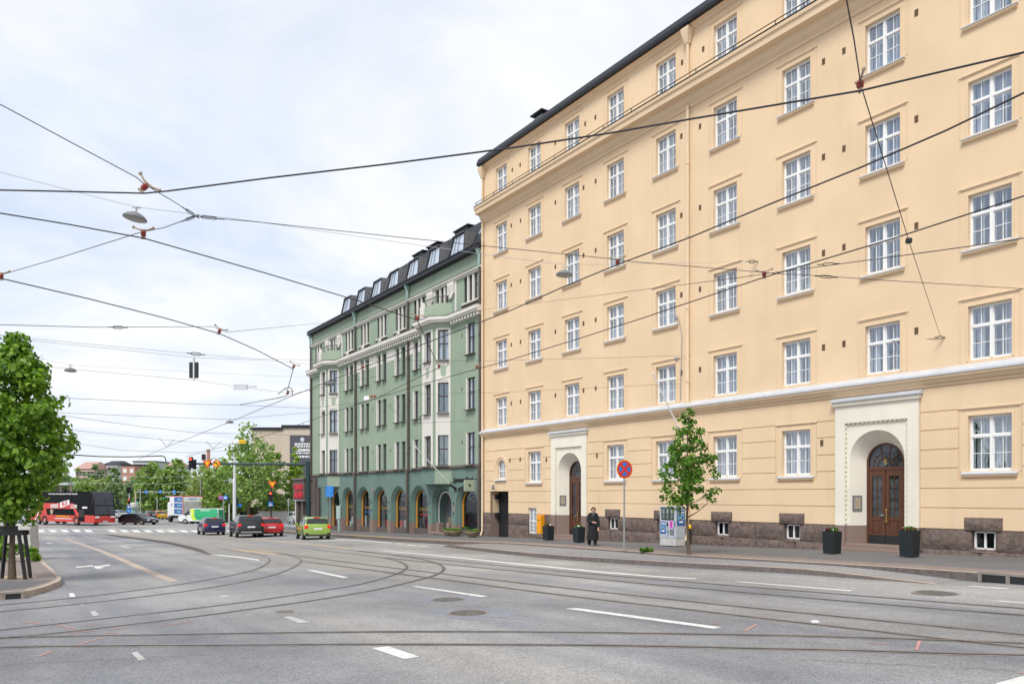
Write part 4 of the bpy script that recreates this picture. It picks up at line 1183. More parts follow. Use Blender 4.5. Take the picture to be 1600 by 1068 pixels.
m = fmb(); path_profile(m, [(0, 11.74), (.52, 11.64), (.52, 11.606), (0, 11.606)]); m.build('cornice_flashing', M['brown_stone'], GB)
m = MB(); m.box(0, .16, -.34, 0, 11.03, 11.215); ME_DENT = m.mesh('dentil', M['white_orn']); s = -23.3
while s < -.2:
    if not (-7.6 < s < -3.7): inst('dentil', ME_DENT, GB, (s, 0, ZB))
    s += .36
m = fmb(); path_profile(m, [(0, 11.22), (.12, 11.22), (.12, 11.02), (.05, 10.95), (0, 10.95)]); m.build('frieze', M['green_light'], GB)
m = fmb(); path_profile(m, [(0, 1.93), (.12, 1.84), (.12, 1.74), (0, 1.70)]); m.build('belt', M['brown_stone'], GB)
# white panels between the third floor windows and little pediments above the cornice
for c, d in zip(GROUPS[:-1], GROUPS[1:]):
    m = fmb(); a, b_ = lights(c)[1][1] + .06, lights(d)[0][0] - .12
    m.box(a, b_, -.025, 0, 10.05, 10.94)
    for k in range(3): m.box(a + .2 + k * (b_ - a - .4) / 2 - .05, a + .2 + k * (b_ - a - .4) / 2 + .05, -.05, -.025, 10.15, 10.8)
    m.build('ornament_panel', M['white_orn'], GB)
for c in GROUPS:
    m = fmb(); m.box(c - PIER / 2 + .02, c + PIER / 2 - .02, -.03, 0, 10.05, 10.94); m.build('ornament_panel', M['white_orn'], GB)
for c in (-21.5, -18.2, -14.9, -11.6):
    m = fmb(); m.prism([(c - .75, 11.66), (c + .75, 11.66), (c + .55, 11.78), (c + .2, 11.84), (c, 12.02), (c - .2, 11.84), (c - .55, 11.78)], 'y', -.22, -.08); m.build('pediment', M['white_orn'], GB)
# ---- bays
def bay(b0, b1, b2, b3):
    faces = [((b0, 0), (b1, -BP)), ((b1, -BP), (b2, -BP)), ((b2, -BP), (b3, 0))]
    wm, pm, dl, lm = fmb(), fmb(), [], []
    for k, (a, b_) in enumerate(faces):
        L = math.hypot(b_[0] - a[0], b_[1] - a[1]); ang = math.atan2(b_[1] - a[1], b_[0] - a[0])
        T = Matrix.Translation((a[0], a[1], 0)) @ Matrix.Rotation(ang, 4, 'Z')
        ww = .92 if k == 1 else .74
        ops = [(L / 2 - ww / 2, L / 2 + ww / 2, z0, z1) for z0, z1 in RW3]
        for q in (wm, pm): q.m = T
        wall_grid(wm, 0, L, 1.72, 11.3, ops, rev=.2)
        pw = min(L - .16, ww + .62)
        pops = [(o[0] - .001, o[1] + .001, o[2], o[3]) for o in ops]
        wall_grid(pm, L / 2 - pw / 2, L / 2 + pw / 2, 1.93, 11.0, pops, y=-.02, rev=0)
        for z0, z1 in RW3: pm.box(L / 2 - ww / 2 - .002, L / 2 - ww / 2 + .012, -.02, .18, z0, z1)
        # shield relief between second and third floor
        dm = fmb(); dm.m = T; dl.append(dm)
        for x0, x1, z0, z1 in ((L / 2 - .2, L / 2 + .2, 7.75, 8.45),): dm.prism([(x0, z1), (x0 + .05, z0 + .12), (L / 2, z0), (x1 - .05, z0 + .12), (x1, z1)], 'y', -.05, -.02)
        l1 = fmb(); l2 = fmb(); l1.m = T; l2.m = T; lm += [l1, l2]
        l1.prism([(L / 2 - .32, 8.45), (L / 2 + .32, 8.45), (L / 2 + .28, 8.62), (L / 2 + .1, 8.72), (L / 2 - .1, 8.72), (L / 2 - .28, 8.62)], 'y', -.07, -.02)
        l2.prism([(L / 2 - .34, 7.5), (L / 2 + .34, 7.5), (L / 2 + .2, 7.7), (L / 2 - .2, 7.7)], 'y', -.06, -.02)
        for z0, z1 in RW3:
            p = T @ Vector((L / 2, .16, z0)); gwin(BF_W, p.x, p.y, z0, (z1 - z0) / 1.95, ang, sx=ww, cur=rg2.random() < .7)
    by = wm.build('bay', M['green'], GB); pm.build('bay_panel', M['white_orn'], by); [d_.build('shield', M['green_light'], by) for d_ in dl]; [l_.build('relief', M['white_orn'], by) for l_ in lm]
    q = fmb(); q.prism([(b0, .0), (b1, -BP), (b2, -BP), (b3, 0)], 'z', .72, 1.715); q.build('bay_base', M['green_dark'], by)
    q = fmb(); q.prism([(b2 + .004, -BP - .004), (b3 + .004, -.004), (b3 - .02, -.0), (b2 - .02, -BP + .02)], 'z', .74, 1.70); q.build('bay_side', M['green'], by)
    # balcony on top of the bay
    q = fmb()
    for a, b_ in faces[1:]:
        q.loft([[(a[0], a[1], 11.7), (b_[0], b_[1], 11.7), (b_[0], b_[1] + .1, 11.7), (a[0], a[1] + .1, 11.7)], [(a[0], a[1], 12.55), (b_[0], b_[1], 12.55), (b_[0], b_[1] + .1, 12.55), (a[0], a[1] + .1, 12.55)]], True, True)
    bl = q.build('balcony', M['green_light'], GB)
    q = fmb()
    q.prism([(b1 - .12, 11.66), (b1 + .5, 11.66), (b1 + .5, 12.5), (b1 + .2, 12.95), (b1 - .12, 12.6)], 'y', -BP - .05, -BP + .15)
    q.build('balcony_ornament', M['white_orn'], bl)
    q = fmb(); q.tube([(b1 + .5, -BP + .05, 12.98), (b2, -BP + .05, 12.98), (b3, -.05, 12.98)], .025, 6); q.tube([(b1, -BP + .05, 12.6), (b1, -.02, 12.6)], .02, 5)
    for k in range(9):
        u = k / 8; q.tube([(b1 + .5 + (b2 - b1 - .5) * u, -BP + .05, 12.55), (b1 + .5 + (b2 - b1 - .5) * u, -BP + .05, 12.98)], .012, 4)
        q.tube([(b2 + (b3 - b2) * u, -BP + BP * u, 12.55), (b2 + (b3 - b2) * u, -BP + BP * u, 12.98)], .012, 4)
    q.box(b0 + .25, b0 + .3, -BP + .1, 0, 11.7, 12.6); q.build('balcony_rail', M['black'], bl)
    # white drapery reliefs beside the balcony door
    c = (b1 + b2) / 2 + .35
    for sx in (-1.45, 1.45):
        q = fmb(); x = c + sx; q.prism([(x - .42, 13.92), (x + .42, 13.92), (x + .42, 13.1), (x + .3, 13.0), (x + .2, 12.85), (x, 12.75), (x - .2, 12.85), (x - .3, 13.0), (x - .42, 13.1)], 'y', -.14, -.02)
        for zz in (13.3, 13.45, 13.6): q.box(x - .36, x + .36, -.165, -.14, zz, zz + .06)
        q.box(x - .1, x + .1, -.17, -.14, 13.15, 13.25)
        q.build('drapery_relief', M['white_orn'], GB)
        q = fmb(); q.box(x + .5, x + .66, -.07, 0, 11.75, 13.75); q.build('pilaster', M['white_orn'], GB)
for b in BAYS: bay(*b)

# ---- arcade
ARC = [-25.1, -21.8, -18.5, -15.2, -11.9, -8.6, -5.3, -2.0]
STEPS = [(1.36, 0.0), (1.36, .05), (1.27, .05), (1.27, .11), (1.18, .11), (1.18, .17), (1.09, .17), (1.09, .34), (1.05, .37)]
ZS = -.68; ZG = -1.95
am, bm_ = fmb(), fmb()
for c in ARC:
    arch_face(am, c - 1.65, c + 1.65, ZG, 1.72, c, 1.36, ZS, -.01, 24)
    for (r0, y0), (r1, y1) in zip(STEPS[:-1], STEPS[1:]):
        arch_reveal(am, c, r0, ZS, y0 - .01, c, r1, ZS, y1 - .01, ZG, 24)
am.quad((-26.75, -.01, -4.2), (-26.75, -.01, 1.72), (GL, -.01, 1.72), (GL, -.01, -4.2))
am.quad((-.35, -.01, -4.2), (0, -.01, -4.2), (0, -.01, 1.72), (-.35, -.01, 1.72))
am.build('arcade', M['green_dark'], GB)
for a, b_ in zip([-26.75] + [c + 1.36 for c in ARC], [c - 1.36 for c in ARC] + [0]):
    if b_ - a > .02:
        bm_ = fmb(); bm_.quad((a, -.03, -4.2), (b_, -.03, -4.2), (b_, -.03, ZG), (a, -.03, ZG)); bm_.quad((a, -.03, ZG), (b_, -.03, ZG), (b_, .0, ZG), (a, .0, ZG))
        for c, sx, on in ((a - 1.36, 1, a > -26.7), (b_ + 1.36, -1, b_ < -.1)):
            if on:
                for (r0, y0), (r1, y1) in zip(STEPS[:-1], STEPS[1:]):
                    bm_.quad((c + sx * r0, y0 - .03, -4.2), (c + sx * r0, y0 - .03, ZG), (c + sx * r1, y1 - .03, ZG), (c + sx * r1, y1 - .03, -4.2))
        bm_.build('granite_base', M['granite_smooth'], GB)
goods = [M['sign_red'], M['sign_white'], M['sign_blue'], M['curtain'], M['petal_red'], M['roof_light']]
for i, c in enumerate(ARC):
    gb_ = -(2.58 + .0238 * -c) + .1
    if i == 6: continue
    y = .35
    q = fmb(); A_, B_ = jamb_line(c, 1.06, ZS, gb_ + .35), jamb_line(c, 1.0, ZS, gb_ + .35)
    q.loft([[(x, y - .04, z) for x, z in A_], [(x, y - .04, z) for x, z in B_], [(x, y + .06, z) for x, z in B_]], closed=False)
    sw = q.build('shop_window', M['orange'], GB)
    q = fmb(); q.poly([(x, y + .03, z) for x, z in jamb_line(c, 1.0, ZS, gb_ + .3)]); q.build('pane', M['glass_dark'], sw)
    q = fmb(); q.box(c - .98, c + .98, y - .22, y + .1, gb_ - .3, gb_ + .345); q.build('window_sill', M['brown_stone'], sw)
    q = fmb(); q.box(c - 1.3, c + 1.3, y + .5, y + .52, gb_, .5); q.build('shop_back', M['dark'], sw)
    if i < 6:
        text_part('Cumulus', .42, M['brass'], sw, (c + .12, y - .005, -.98 + ZB), (R(90), 0, 0), 'window_lettering', .004)
        rr = random.Random(i); q = fmb()
        for k in range(4):
            x = c - .6 + .4 * k; q.cur = k
            q.rbox(x - .15, x + .15, y + .08, y + .24, gb_ + .35 + (.25 if k % 2 else 0), gb_ + .75 + rr.random() * .5, .04)
        q.box(c - .75, c + .75, y + .1, y + .12, -1.45, -1.3)
        q.build('display', [rr.choice(goods) for _ in range(4)], sw)
# entrance in the wide arch
c = -5.3; gb_ = -2.6
q = fmb(); 
arch_reveal(q, c, 1.05, ZS, .37, c, 1.05, ZS, 1.9, -4.2, 20)
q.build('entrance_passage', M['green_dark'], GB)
q = fmb(); q.quad((c - 1.2, 1.9, -4), (c + 1.2, 1.9, -4), (c + 1.2, 1.9, .4), (c - 1.2, 1.9, .4)); q.build('entrance_door', M['black'], GB)
q = fmb(); rr = random.Random(5)
for x, z in arch_pts(c, .9, ZS, 22) + [(c - .9, ZS - .14 * k) for k in range(1, 12)]:
    q.lathe([(.0, -.03), (.085, 0), (.0, .03)], (x, .3 + rr.uniform(-.02, .02), z), 6, 'y', cap=False)
q.build('entrance_wreath', M['concrete'], GB)
# canopy sign lettering, hanging sign, emblem row, plaque
text_part('Juuranmo Kuusi', .40, M['black'], GB, (S(713) + .95, -.05, .98 + ZB), (R(90), 0, 0), 'facade_lettering', .02, .92, bold=.01)
q = fmb()
for k, (dx_, dz_, r_) in enumerate([(0, -.1, .06), (.25, .03, .09), (.5, .08, .1), (.72, .0, .13), (.95, -.08, .14), (1.25, .0, .17), (1.5, .04, .13)]):
    q.lathe([(r_, -.03), (r_ * .7, .03)], (S(713) + .1 + dx_, -.045, .36 + dz_), 9, 'y')
q.build('facade_emblem', M['black'], GB)
q = fmb(); sx = S(750); q.tube([(sx, 0, .99), (sx, -1.15, .99)], .025, 6); hs_ = q.build('sign_bracket', M['pole_green'], GB)
q = fmb(); q.box(sx - .05, sx + .05, -1.12, -.42, .24, .93); q.build('hanging_sign', M['green_light'], hs_)
q = fmb(); q.lathe([(.075, -.012), (.075, .012)], (sx + .055, -.77, .60), 12, 'x'); q.lathe([(.075, -.012), (.075, .012)], (sx - .055, -.77, .60), 12, 'x'); q.build('sign_dot', M['black'], hs_)
q = fmb(); q.box(S(709.5) - .14, S(709.5) + .14, -.03, 0, -1.05, -.65); q.build('wall_plaque', M['rust'], GB)
q = fmb(); q.prism([(-16.7, .4), (-16.5, .0), (-16.3, .4), (-16.4, .62), (-16.6, .62)], 'y', -.06, -.01); q.build('wall_crest', M['rust'], GB)
q = MB(); q.box(-.04, .04, -.03, .0, -.1, .1); me_ = q.mesh('vent', M['black'])
for c in [x + 1.65 for x in ARC[:-1]]:
    for z in (-.55, -1.2): inst('vent', me_, GB, (c, 0, z + ZB))
q = MB(); q.box(-.05, .05, -.02, 0, -.11, .11); me_ = q.mesh('vent', M['vent'])
for z in (8.3, 4.9, 1.5):
    for c in (-16.6, -13.3, -10.0, -2.55): inst('vent', me_, GB, (c, 0, z + 1.87 + ZB))
# downpipes with their green heads
for s_ in (-.18, -10.1, -19.9, -30.72):
    zb_ = -(2.58 + .0238 * -s_)
    k = fmb()
    k.tube([(s_, -.14, 13.9), (s_, -.14, 11.75)], .085, 8)
    k.tube([(s_, -.12, 11.0), (s_, -.12, 1.98), (s_, -.2, 1.75), (s_, -.2, zb_ + .1)], .10, 8)
    for z in (9.8, 6.4, 3.0, -.8): k.lathe([(.13, -.04), (.13, .04)], (s_, -.12 if z > 2 else -.2, z), 8)
    pp = k.build('downpipe', M['pipe_brown'], GB, smooth=40)
    k = fmb(); k.tube([(s_, -.18, 15.0), (s_, -.18, 13.9)], [.1, .085], 8)
    k.loft([[(s_ - .09, -.27, 14.7), (s_ + .09, -.27, 14.7), (s_ + .09, -.1, 14.7), (s_ - .09, -.1, 14.7)], [(s_ - .16, -.40, 15.05), (s_ + .16, -.40, 15.05), (s_ + .16, -.05, 15.05), (s_ - .16, -.05, 15.05)]], True, True)
    k.build('rainwater_head', M['pipe_green'], pp)
# flagpole and its bracket
q = fmb(); sb = S(712); q.tube([(sb, 0, .38), (sb, -.45, .72)], .07, 8); q.lathe([(.14, -.02), (.14, .04)], (sb, -.02, .38), 8, 'y'); q.tube([(sb, -.05, .85), (sb, -.5, .8)], .03, 6); br = q.build('flagpole_bracket', M['black'], GB)
q = fmb(); q.tube([(sb, -.35, .64), (sb, -2.85, 2.98)], [.04, .03], 8); q.lathe([(.03, 0), (.06, .05), (.03, .1)], (sb, -2.87, 2.96), 8); q.build('flagpole', M['white'], br)

# ---- roof
q = fmb()
profile(q, [(0, 15.0), (-.42, 15.02), (-.44, 15.3), (.55, 15.78), (1.62, 17.72), (1.69, 17.9), (6, 18.3), (12, 15.1)], -17.3, 0)
profile(q, [(0, 15.0), (-.42, 15.02), (-.44, 15.3), (.55, 15.78), (.9, 15.9), (6, 16.2), (12, 15.1)], -27.2, -17.301)
q.loft([[(GL - .12, y, z) for y, z in [(0, 15.0), (-.42, 15.02), (-.44, 15.22), (.1, 15.24), (6, 15.24), (12, 15.1)]], [(-27.201, y, z) for y, z in [(0, 15.0), (-.42, 15.02), (-.44, 15.3), (.55, 15.78), (6, 16.2), (12, 15.1)]]], True, True)
rf = q.build('roof', M['roof'], GB)
q = fmb(); s = -17.0
while s < -.2: q.tube([(s, .55, 15.80), (s, 1.61, 17.73)], .02, 4); s += .62
q.build('roof_seam', M['roof'], rf)
q = fmb(); q.tube([(GL, -.44, 15.3), (0, -.44, 15.3)], .05, 6); q.build('gutter', M['roof'], rf)
q = fmb()
for s, wd in ((-12.2, 1.6), (-9.9, 1.5), (-5.7, 1.8), (-2.0, 1.7), (-.6, .9)): q.box(s - wd / 2, s + wd / 2, 1.75, 2.6, 17.8, 18.2); q.box(s - wd / 2 - .12, s + wd / 2 + .12, 1.65, 2.7, 18.2, 18.27)
q.build('roof_vent', M['roof'], rf)
for i, c in enumerate((-22.8, -19.65, -16.5, -13.35, -10.1, -6.9, -3.6)):
    zb_, zt = 15.62, 16.98; y0, y1 = .12, .34; b0, b1 = 1.0, .76
    q = fmb()
    F4 = [(c - b0, y0, zb_), (c + b0, y0, zb_), (c + b1, y1, zt), (c - b1, y1, zt)]
    I4 = [(c - b0 + .08, y0 + .01, zb_ + .08), (c + b0 - .06, y0 + .01, zb_ + .08), (c + b1 - .05, y1, zt - .07), (c - b1 + .08, y1, zt - .07)]
    for k in range(4): q.quad(F4[k], F4[(k + 1) % 4], I4[(k + 1) % 4], I4[k])
    for k in range(4): q.quad(I4[k], I4[(k + 1) % 4], (I4[(k + 1) % 4][0], I4[(k + 1) % 4][1] + .08, I4[(k + 1) % 4][2]), (I4[k][0], I4[k][1] + .08, I4[k][2]))
    dm = q.build('dormer', M['roof'], GB)
    back = 1.3
    q = fmb()
    for sx in (1, -1):
        q.quad((c + sx * b0, y0 + .02, zb_), (c + sx * (b0 + .05), y0 + .4, zb_ + .05), (c + sx * (b1 + .12), back, zt + .05), (c + sx * (b1 + .02), y1, zt + .03))
    q.quad((c - b1 - .02, y1 - .04, zt + .03), (c + b1 + .02, y1 - .04, zt + .03), (c + b1 + .12, back, zt + .06), (c - b1 - .12, back, zt + .06))
    q.quad((c - b1 - .02, y1 - .04, zt - .03), (c + b1 + .02, y1 - .04, zt - .03), (c + b1 + .02, y1 - .04, zt + .03), (c - b1 - .02, y1 - .04, zt + .03))
    for u in (.33, .66): q.tube([(c + b0 + .05 * u + .01, y0 + .02 + .38 * u, zb_ + .03), (c + b1 + .02 + .10 * u + .01, y1 + (back - y1) * u, zt + .04)], .015, 4)
    q.build('dormer_cheek', M['roof_light'], dm)
    q = fmb(); q.quad(*[(x, y + .05, z) for x, y, z in I4]); q.build('pane', M['glass_house'], dm)
    q = fmb()
    for u in (-.4, .15): q.tube([(c + u * (b0 - .1), y0 + .03, zb_ + .1), (c + u * (b1 - .08), y1 + .02, zt - .1)], .018, 4)
    q.build('glazing_bar', M['roof'], dm)
    q = fmb(); q.quad(*[(x, y + .13, z) for x, y, z in I4]); q.build('sky_reflection_sheet', M['curtain'], dm)  # pale sheet behind the pane imitates reflected sky
    if i >= 2:
        q = fmb(); z0, z1 = 16.75, 17.4
        q.quad((c + 1.25, .55 + (z0 - 15.78) * .5515 - .05, z0), (c + 1.75, .55 + (z0 - 15.78) * .5515 - .05, z0), (c + 1.75, .55 + (z1 - 15.78) * .5515 - .05, z1), (c + 1.25, .55 + (z1 - 15.78) * .5515 - .05, z1))
        q.build('skylight', M['glass_house'], dm)

# ---- brown stone corner with the red sign
q = fmb()
q.box(-33.4, -30.2, -.95, 1.2, -.45, 1.45)
q.build('corner_fascia', M['brown_stone'], GB)
q = fmb(); q.loft([[(-33.6, -1.1, 1.454), (-30.1, -1.1, 1.454), (-30.1, 1.2, 1.454), (-33.6, 1.2, 1.454)], [(-33.5, -1.0, 1.62), (-30.1, -1.0, 1.62), (-30.1, 1.2, 1.85), (-33.5, 1.2, 1.85)]], True, True); q.build('fascia_cap', M['brown_stone'], GB)
q = fmb(); q.box(-33.5, -30.15, -1.03, 1.2, -.55, -.455); q.build('fascia_edge', M['pole_grey'], GB)
q = fmb()
for a_ in ((-33.1, -32.55, -.8, -.25, -4.3, -.56, .06), (-31.6, -31.05, -.8, -.25, -4.3, -.56, .06), (-30.4, -29.25, -.25, .2, -4.3, 1.6, .05), (-29.2, -28.4, -.18, .2, -4.3, .72, .05)):
    q = fmb(); q.rbox(*a_); q.build('stone_pillar', M['brown_stone'], GB)
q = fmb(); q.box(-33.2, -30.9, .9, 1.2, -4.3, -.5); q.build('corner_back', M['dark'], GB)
text_part('TURKKA', .74, M['red_sign'], GB, (-31.75, -.99, .72 + ZB), (R(90), 0, 0), 'red_lettering', .05, .88, bold=.025)
text_part('AREENA', .86, M['red_sign'], GB, (-31.7, -.99, -.02 + ZB), (R(90), 0, 0), 'red_lettering', .05, .76, bold=.025)

# ================================================================ TREES
def leaf_cloud(centres, per, spread, size, up=.35, seed=1, flat=.5, droop=0.0):
    """many small folded leaves scattered round clump centres: returns a mesh builder"""
    g = np.random.default_rng(seed)
    c = np.repeat(np.asarray(centres, float), per, axis=0)
    n = len(c)
    d = g.normal(size=(n, 3)); d /= np.linalg.norm(d, axis=1)[:, None]
    rad = g.random(n) ** .45
    sp = np.asarray(spread, float)
    p = c + d * rad[:, None] * sp
    nor = d * .8 + g.normal(size=(n, 3)) * .55 + np.array([0, 0, up]); nor /= np.linalg.norm(nor, axis=1)[:, None]
    u = np.cross(nor, g.normal(size=(n, 3))); u /= np.linalg.norm(u, axis=1)[:, None]
    u[:, 2] -= droop; u /= np.linalg.norm(u, axis=1)[:, None]
    v = np.cross(nor, u)
    s = size * (.65 + .7 * g.random(n))[:, None]
    V = np.empty((n, 6, 3))
    k = .12 * s * nor
    V[:, 0] = p - u * s * .5; V[:, 1] = p - u * s * .12 + v * s * .42 + k; V[:, 2] = p + u * s * .3 + v * s * .27 + k
    V[:, 3] = p + u * s * .62; V[:, 4] = p + u * s * .3 - v * s * .27 + k; V[:, 5] = p - u * s * .12 - v * s * .42 + k
    b = np.arange(n)[:, None] * 6
    faces = np.concatenate([b + np.array([0, 3, 2, 1]), b + np.array([0, 5, 4, 3])], axis=1).reshape(-1, 4)
    return V.reshape(-1, 3), faces
def mesh_np(name, V, faces, m):
    me = bpy.data.meshes.new(name)
    me.vertices.add(len(V)); me.vertices.foreach_set('co', V.astype(np.float32).ravel())
    nf = len(faces); k = faces.shape[1]
    me.loops.add(nf * k); me.loops.foreach_set('vertex_index', faces.astype(np.int32).ravel())
    me.polygons.add(nf); me.polygons.foreach_set('loop_start', np.arange(0, nf * k, k, dtype=np.int32)); me.polygons.foreach_set('loop_total', np.full(nf, k, dtype=np.int32))
    me.materials.append(m); me.update(calc_edges=True); me.validate()
    return me
def crown_centres(profile_, n, seed, inner=.45, lump=.16):
    """clump centres inside a crown given as [(height, radius)]; mostly near its uneven outside"""
    g = random.Random(seed); out = []
    hs = [p[0] for p in profile_]
    while len(out) < n:
        z = g.uniform(hs[0], hs[-1])
        for (z0, r0), (z1, r1) in zip(profile_[:-1], profile_[1:]):
            if z0 <= z <= z1: r = r0 + (r1 - r0) * (z - z0) / (z1 - z0); break
        if g.random() > (r / max(p[1] for p in profile_)) ** 1.2 + .06: continue
        a = g.uniform(0, 6.283)
        r *= 1 + lump * 1.6 * noise.noise(Vector((math.cos(a) * 1.6, math.sin(a) * 1.6, z * 1.3 + seed * 7.7)))
        q = r * (inner + (1 - inner) * g.random() ** .6) if g.random() < .8 else r * g.random() * inner
        out.append((q * math.cos(a), q * math.sin(a), z))
    return out
def trunk_mesh(h, r0, r1, limbs, seed=1, lean=0.0):
    g = random.Random(seed); m = MB()
    pts = [(lean * (i / 7) ** 2 + .03 * math.sin(i * 1.7 + seed), .03 * math.cos(i * 2.1 + seed), h * i / 7) for i in range(8)]
    m.tube(pts, [r0 * 1.35] + [r0 + (r1 - r0) * i / 7 for i in range(1, 8)], 9)
    for z, L, az, rise in limbs:
        k = min(7, int(z / h * 7)); b = Vector(pts[k]); b.z = z
        e = b + Vector((math.cos(az) * L, math.sin(az) * L, rise))
        mid = b.lerp(e, .5) + Vector((0, 0, -.06 * L))
        rr = (r0 + (r1 - r0) * z / h) * .55
        m.tube([b, mid, e], [rr, rr * .65, rr * .25], 6)
        for s in range(2):
            a2 = az + g.uniform(-.9, .9); st_ = b.lerp(e, .5 + .2 * s)
            m.tube([st_, st_ + Vector((math.cos(a2) * L * .45, math.sin(a2) * L * .45, rise * .4 + .1))], [rr * .45, rr * .15], 5)
    return m
def tree(name, loc, prof, n, per, spread, size, mleaf, th, r0, label, cat='tree', group=None, seed=1, limbs=8, droop=0.0, lump=.16, up=.35):
    o = empty(name, loc, 0, label, cat, group)
    g = random.Random(seed * 13)
    lo_, hi_ = prof[0][0], prof[-1][0]
    lm = []
    for i in range(limbs):
        z = lo_ * .9 + (hi_ * .78 - lo_ * .9) * i / limbs
        r = max(p[1] for p in prof) * (1 - .5 * i / limbs)
        lm.append((min(z, th * .98), r * g.uniform(.5, .8), g.uniform(0, 6.28), r * g.uniform(.2, .6)))
    trunk_mesh(th, r0, r0 * .25, lm, seed).build('trunk', M['bark'], o, smooth=60)
    V, f = leaf_cloud(crown_centres(prof, n, seed, lump=lump), per, spread, size, up, seed, droop=droop)
    c = inst('crown', mesh_np('crown', V, f, mleaf), o)
    return o
# the big lime at the left edge
p = G(20, 904, KL)
tree('lime_tree', p, [(1.5, .40), (2.2, .72), (2.6, 1.0), (3.0, 1.3), (3.5, 1.45), (4.1, 1.26), (4.9, .93), (5.55, .55), (6.05, .2), (6.25, .05)], 470, 26, (.25, .25, .18), .125, M['leaf'], 5.6, .075,
     'dense green lime tree with a conical crown at the left edge, inside a timber guard', seed=3, droop=.35, lump=.32)
# its guard: two leaning posts, crossbars
gd = empty('tree_guard', p + Vector((0, -.02, 0)), R(8), 'dark grey A-shaped timber guard around the lime tree trunk at the left', 'tree guard')
for sx in (-1, 1):
    for yy in (-.2, .2):
        q = MB(); q.tube([(sx * (.40 if yy < 0 else .34), yy, 0), (sx * .22, yy * .8, 1.2)], .05, 4); q.build('leg', M['pole_green'] if 0 else M['black'], gd)
q = MB(); q.box(-.31, .31, -.22, -.14, 1.12, 1.24); q.box(-.31, .31, .14, .22, 1.12, 1.24); q.build('crossbar', M['black'], gd)
q = MB(); q.box(-.20, .20, -.2, -.14, 1.245, 1.36); q.box(-.12, .12, -.18, -.13, 1.36, 1.45); q.build('top_block', M['black'], gd)
# young street tree in front of the yellow house
p2 = G(1075, 866, KH2)
tree('street_tree', p2, [(1.35, .25), (1.7, .75), (2.3, .95), (3.0, .92), (3.6, .66), (4.1, .40), (4.55, .2), (4.85, .05)], 135, 20, (.19, .19, .14), .105, M['leaf2'], 4.4, .05,
     'slender young street tree with loose green leaves on the pavement before the yellow house', seed=8, droop=.4, lump=.35, limbs=12)
# weeds at the kerb
q = leaf_cloud([(0, 0, .1), (.12, .05, .08), (-.14, 0, .07)], 26, (.12, .1, .09), .11, seed=5)
o = inst('weed', mesh_np('weed', q[0], q[1], M['leaf2']), None, G(1010, 862, KH2)); tag(o, 'small green weed growing at the kerb by the round traffic sign', 'weed')
# ================================================================ STREET FURNITURE
def planter(px, py, label, hgt=.70, w0=.38, w1=.43, fl='w', kind='square', group='black planters by the doors'):
    o = empty('planter', G(px, py, KH2 + .006), FROT, label, 'planter', group)
    q = MB(); a, b = w0 / 2, w1 / 2
    ring = lambda r, z: [(-r, -r, z), (r, -r, z), (r, r, z), (-r, r, z)]
    q.loft([ring(a, 0), ring(b, hgt), ring(b - .04, hgt), ring(b - .05, hgt - .1)], True, True)
    q.build('pot', M['planter'], o)
    g = leaf_cloud([(random.uniform(-.12, .12), random.uniform(-.12, .12), hgt + .03) for _ in range(7)], 20, (.09, .09, .09), .08, seed=int(px))
    inst('plant', mesh_np('plant', g[0], g[1], M['leaf2']), o)
    for nm, m_, k in (('blossom', M['petal'], 5 if fl == 'w' else 2), ('blossom', M['petal_red'], 0 if fl == 'w' else 8)):
        if k:
            g = leaf_cloud([(random.uniform(-.15, .15), random.uniform(-.16, .08), hgt + .05) for _ in range(k)], 14, (.05, .05, .04), .055, seed=int(px) + 3)
            inst(nm, mesh_np(nm, g[0], g[1], m_), o)
    return o
M['planter'] = mat('planter_metal', (.014, .02, .023), .5, var=.2)
planter(857, 843, 'black square planter with green shrub left of the first doorway steps', fl='r0')
planter(904.5, 846.5, 'black square planter with white flowers right of the first doorway, beside the walking person')
planter(1300, 863.5, 'black tapered planter with dark red flowers left of door B steps', fl='r')
planter(1421, 868.5, 'black square planter with red and white flowers right of door B steps', hgt=.76, fl='r')
# bowl planters by the green house entrance
def bowl(px, py, label, rx=.42):
    o = empty('flower_bowl', G(px, py, KH2 + .006), FROT, label, 'flower bowl', 'stone bowls by the green house')
    q = MB(); q.lathe([(rx * .5, 0), (rx * .62, .05), (rx * .95, .22), (rx, .30), (rx * .92, .32), (rx * .85, .26)], n=18); q.build('pot', M['bowl'], o, smooth=40)
    g = leaf_cloud([(random.uniform(-rx, rx) * .6, random.uniform(-rx, rx) * .6, .36) for _ in range(7)], 22, (.13, .13, .1), .11, seed=int(px))
    inst('plant', mesh_np('plant', g[0], g[1], M['leaf2']), o)
M['bowl'] = mat('bowl_stone', (.24, .19, .12), .7, var=.2)
bowl(700.5, 836, 'round stone flower bowl left of the pair at the green house entrance', .36)
bowl(711.5, 836.5, 'round stone flower bowl right of the pair at the green house entrance', .46)
bowl(738, 838, 'round stone flower bowl below the rightmost shop arch by the brown downpipe', .44)
o = empty('planter', G(726, 834.5, KH2 + .006), FROT, 'low black rectangular plant trough under the rightmost arch', 'planter')
q = MB(); q.rbox(-.5, .5, -.22, .22, 0, .38, .03); q.build('pot', M['planter'], o)
g = leaf_cloud([(random.uniform(-.4, .4), 0, .42) for _ in range(8)], 22, (.12, .12, .09), .1, seed=2); inst('plant', mesh_np('plant', g[0], g[1], M['leaf2']), o)
def facade_pt(s, y, z): 
    v = Matrix.Rotation(FROT, 4, 'Z') @ Vector((s, y, 0)); return Vector((FO.x + v.x, FO.y + v.y, z))
def fground(s, y, dz=KH2 + .008):
    q = facade_pt(s, y, 0); return gxy(q.x, q.y, dz)
o = empty('urn', fground(-4.9, .55), FROT, 'tall bronze cylinder urn standing in the green house entrance arch', 'urn')
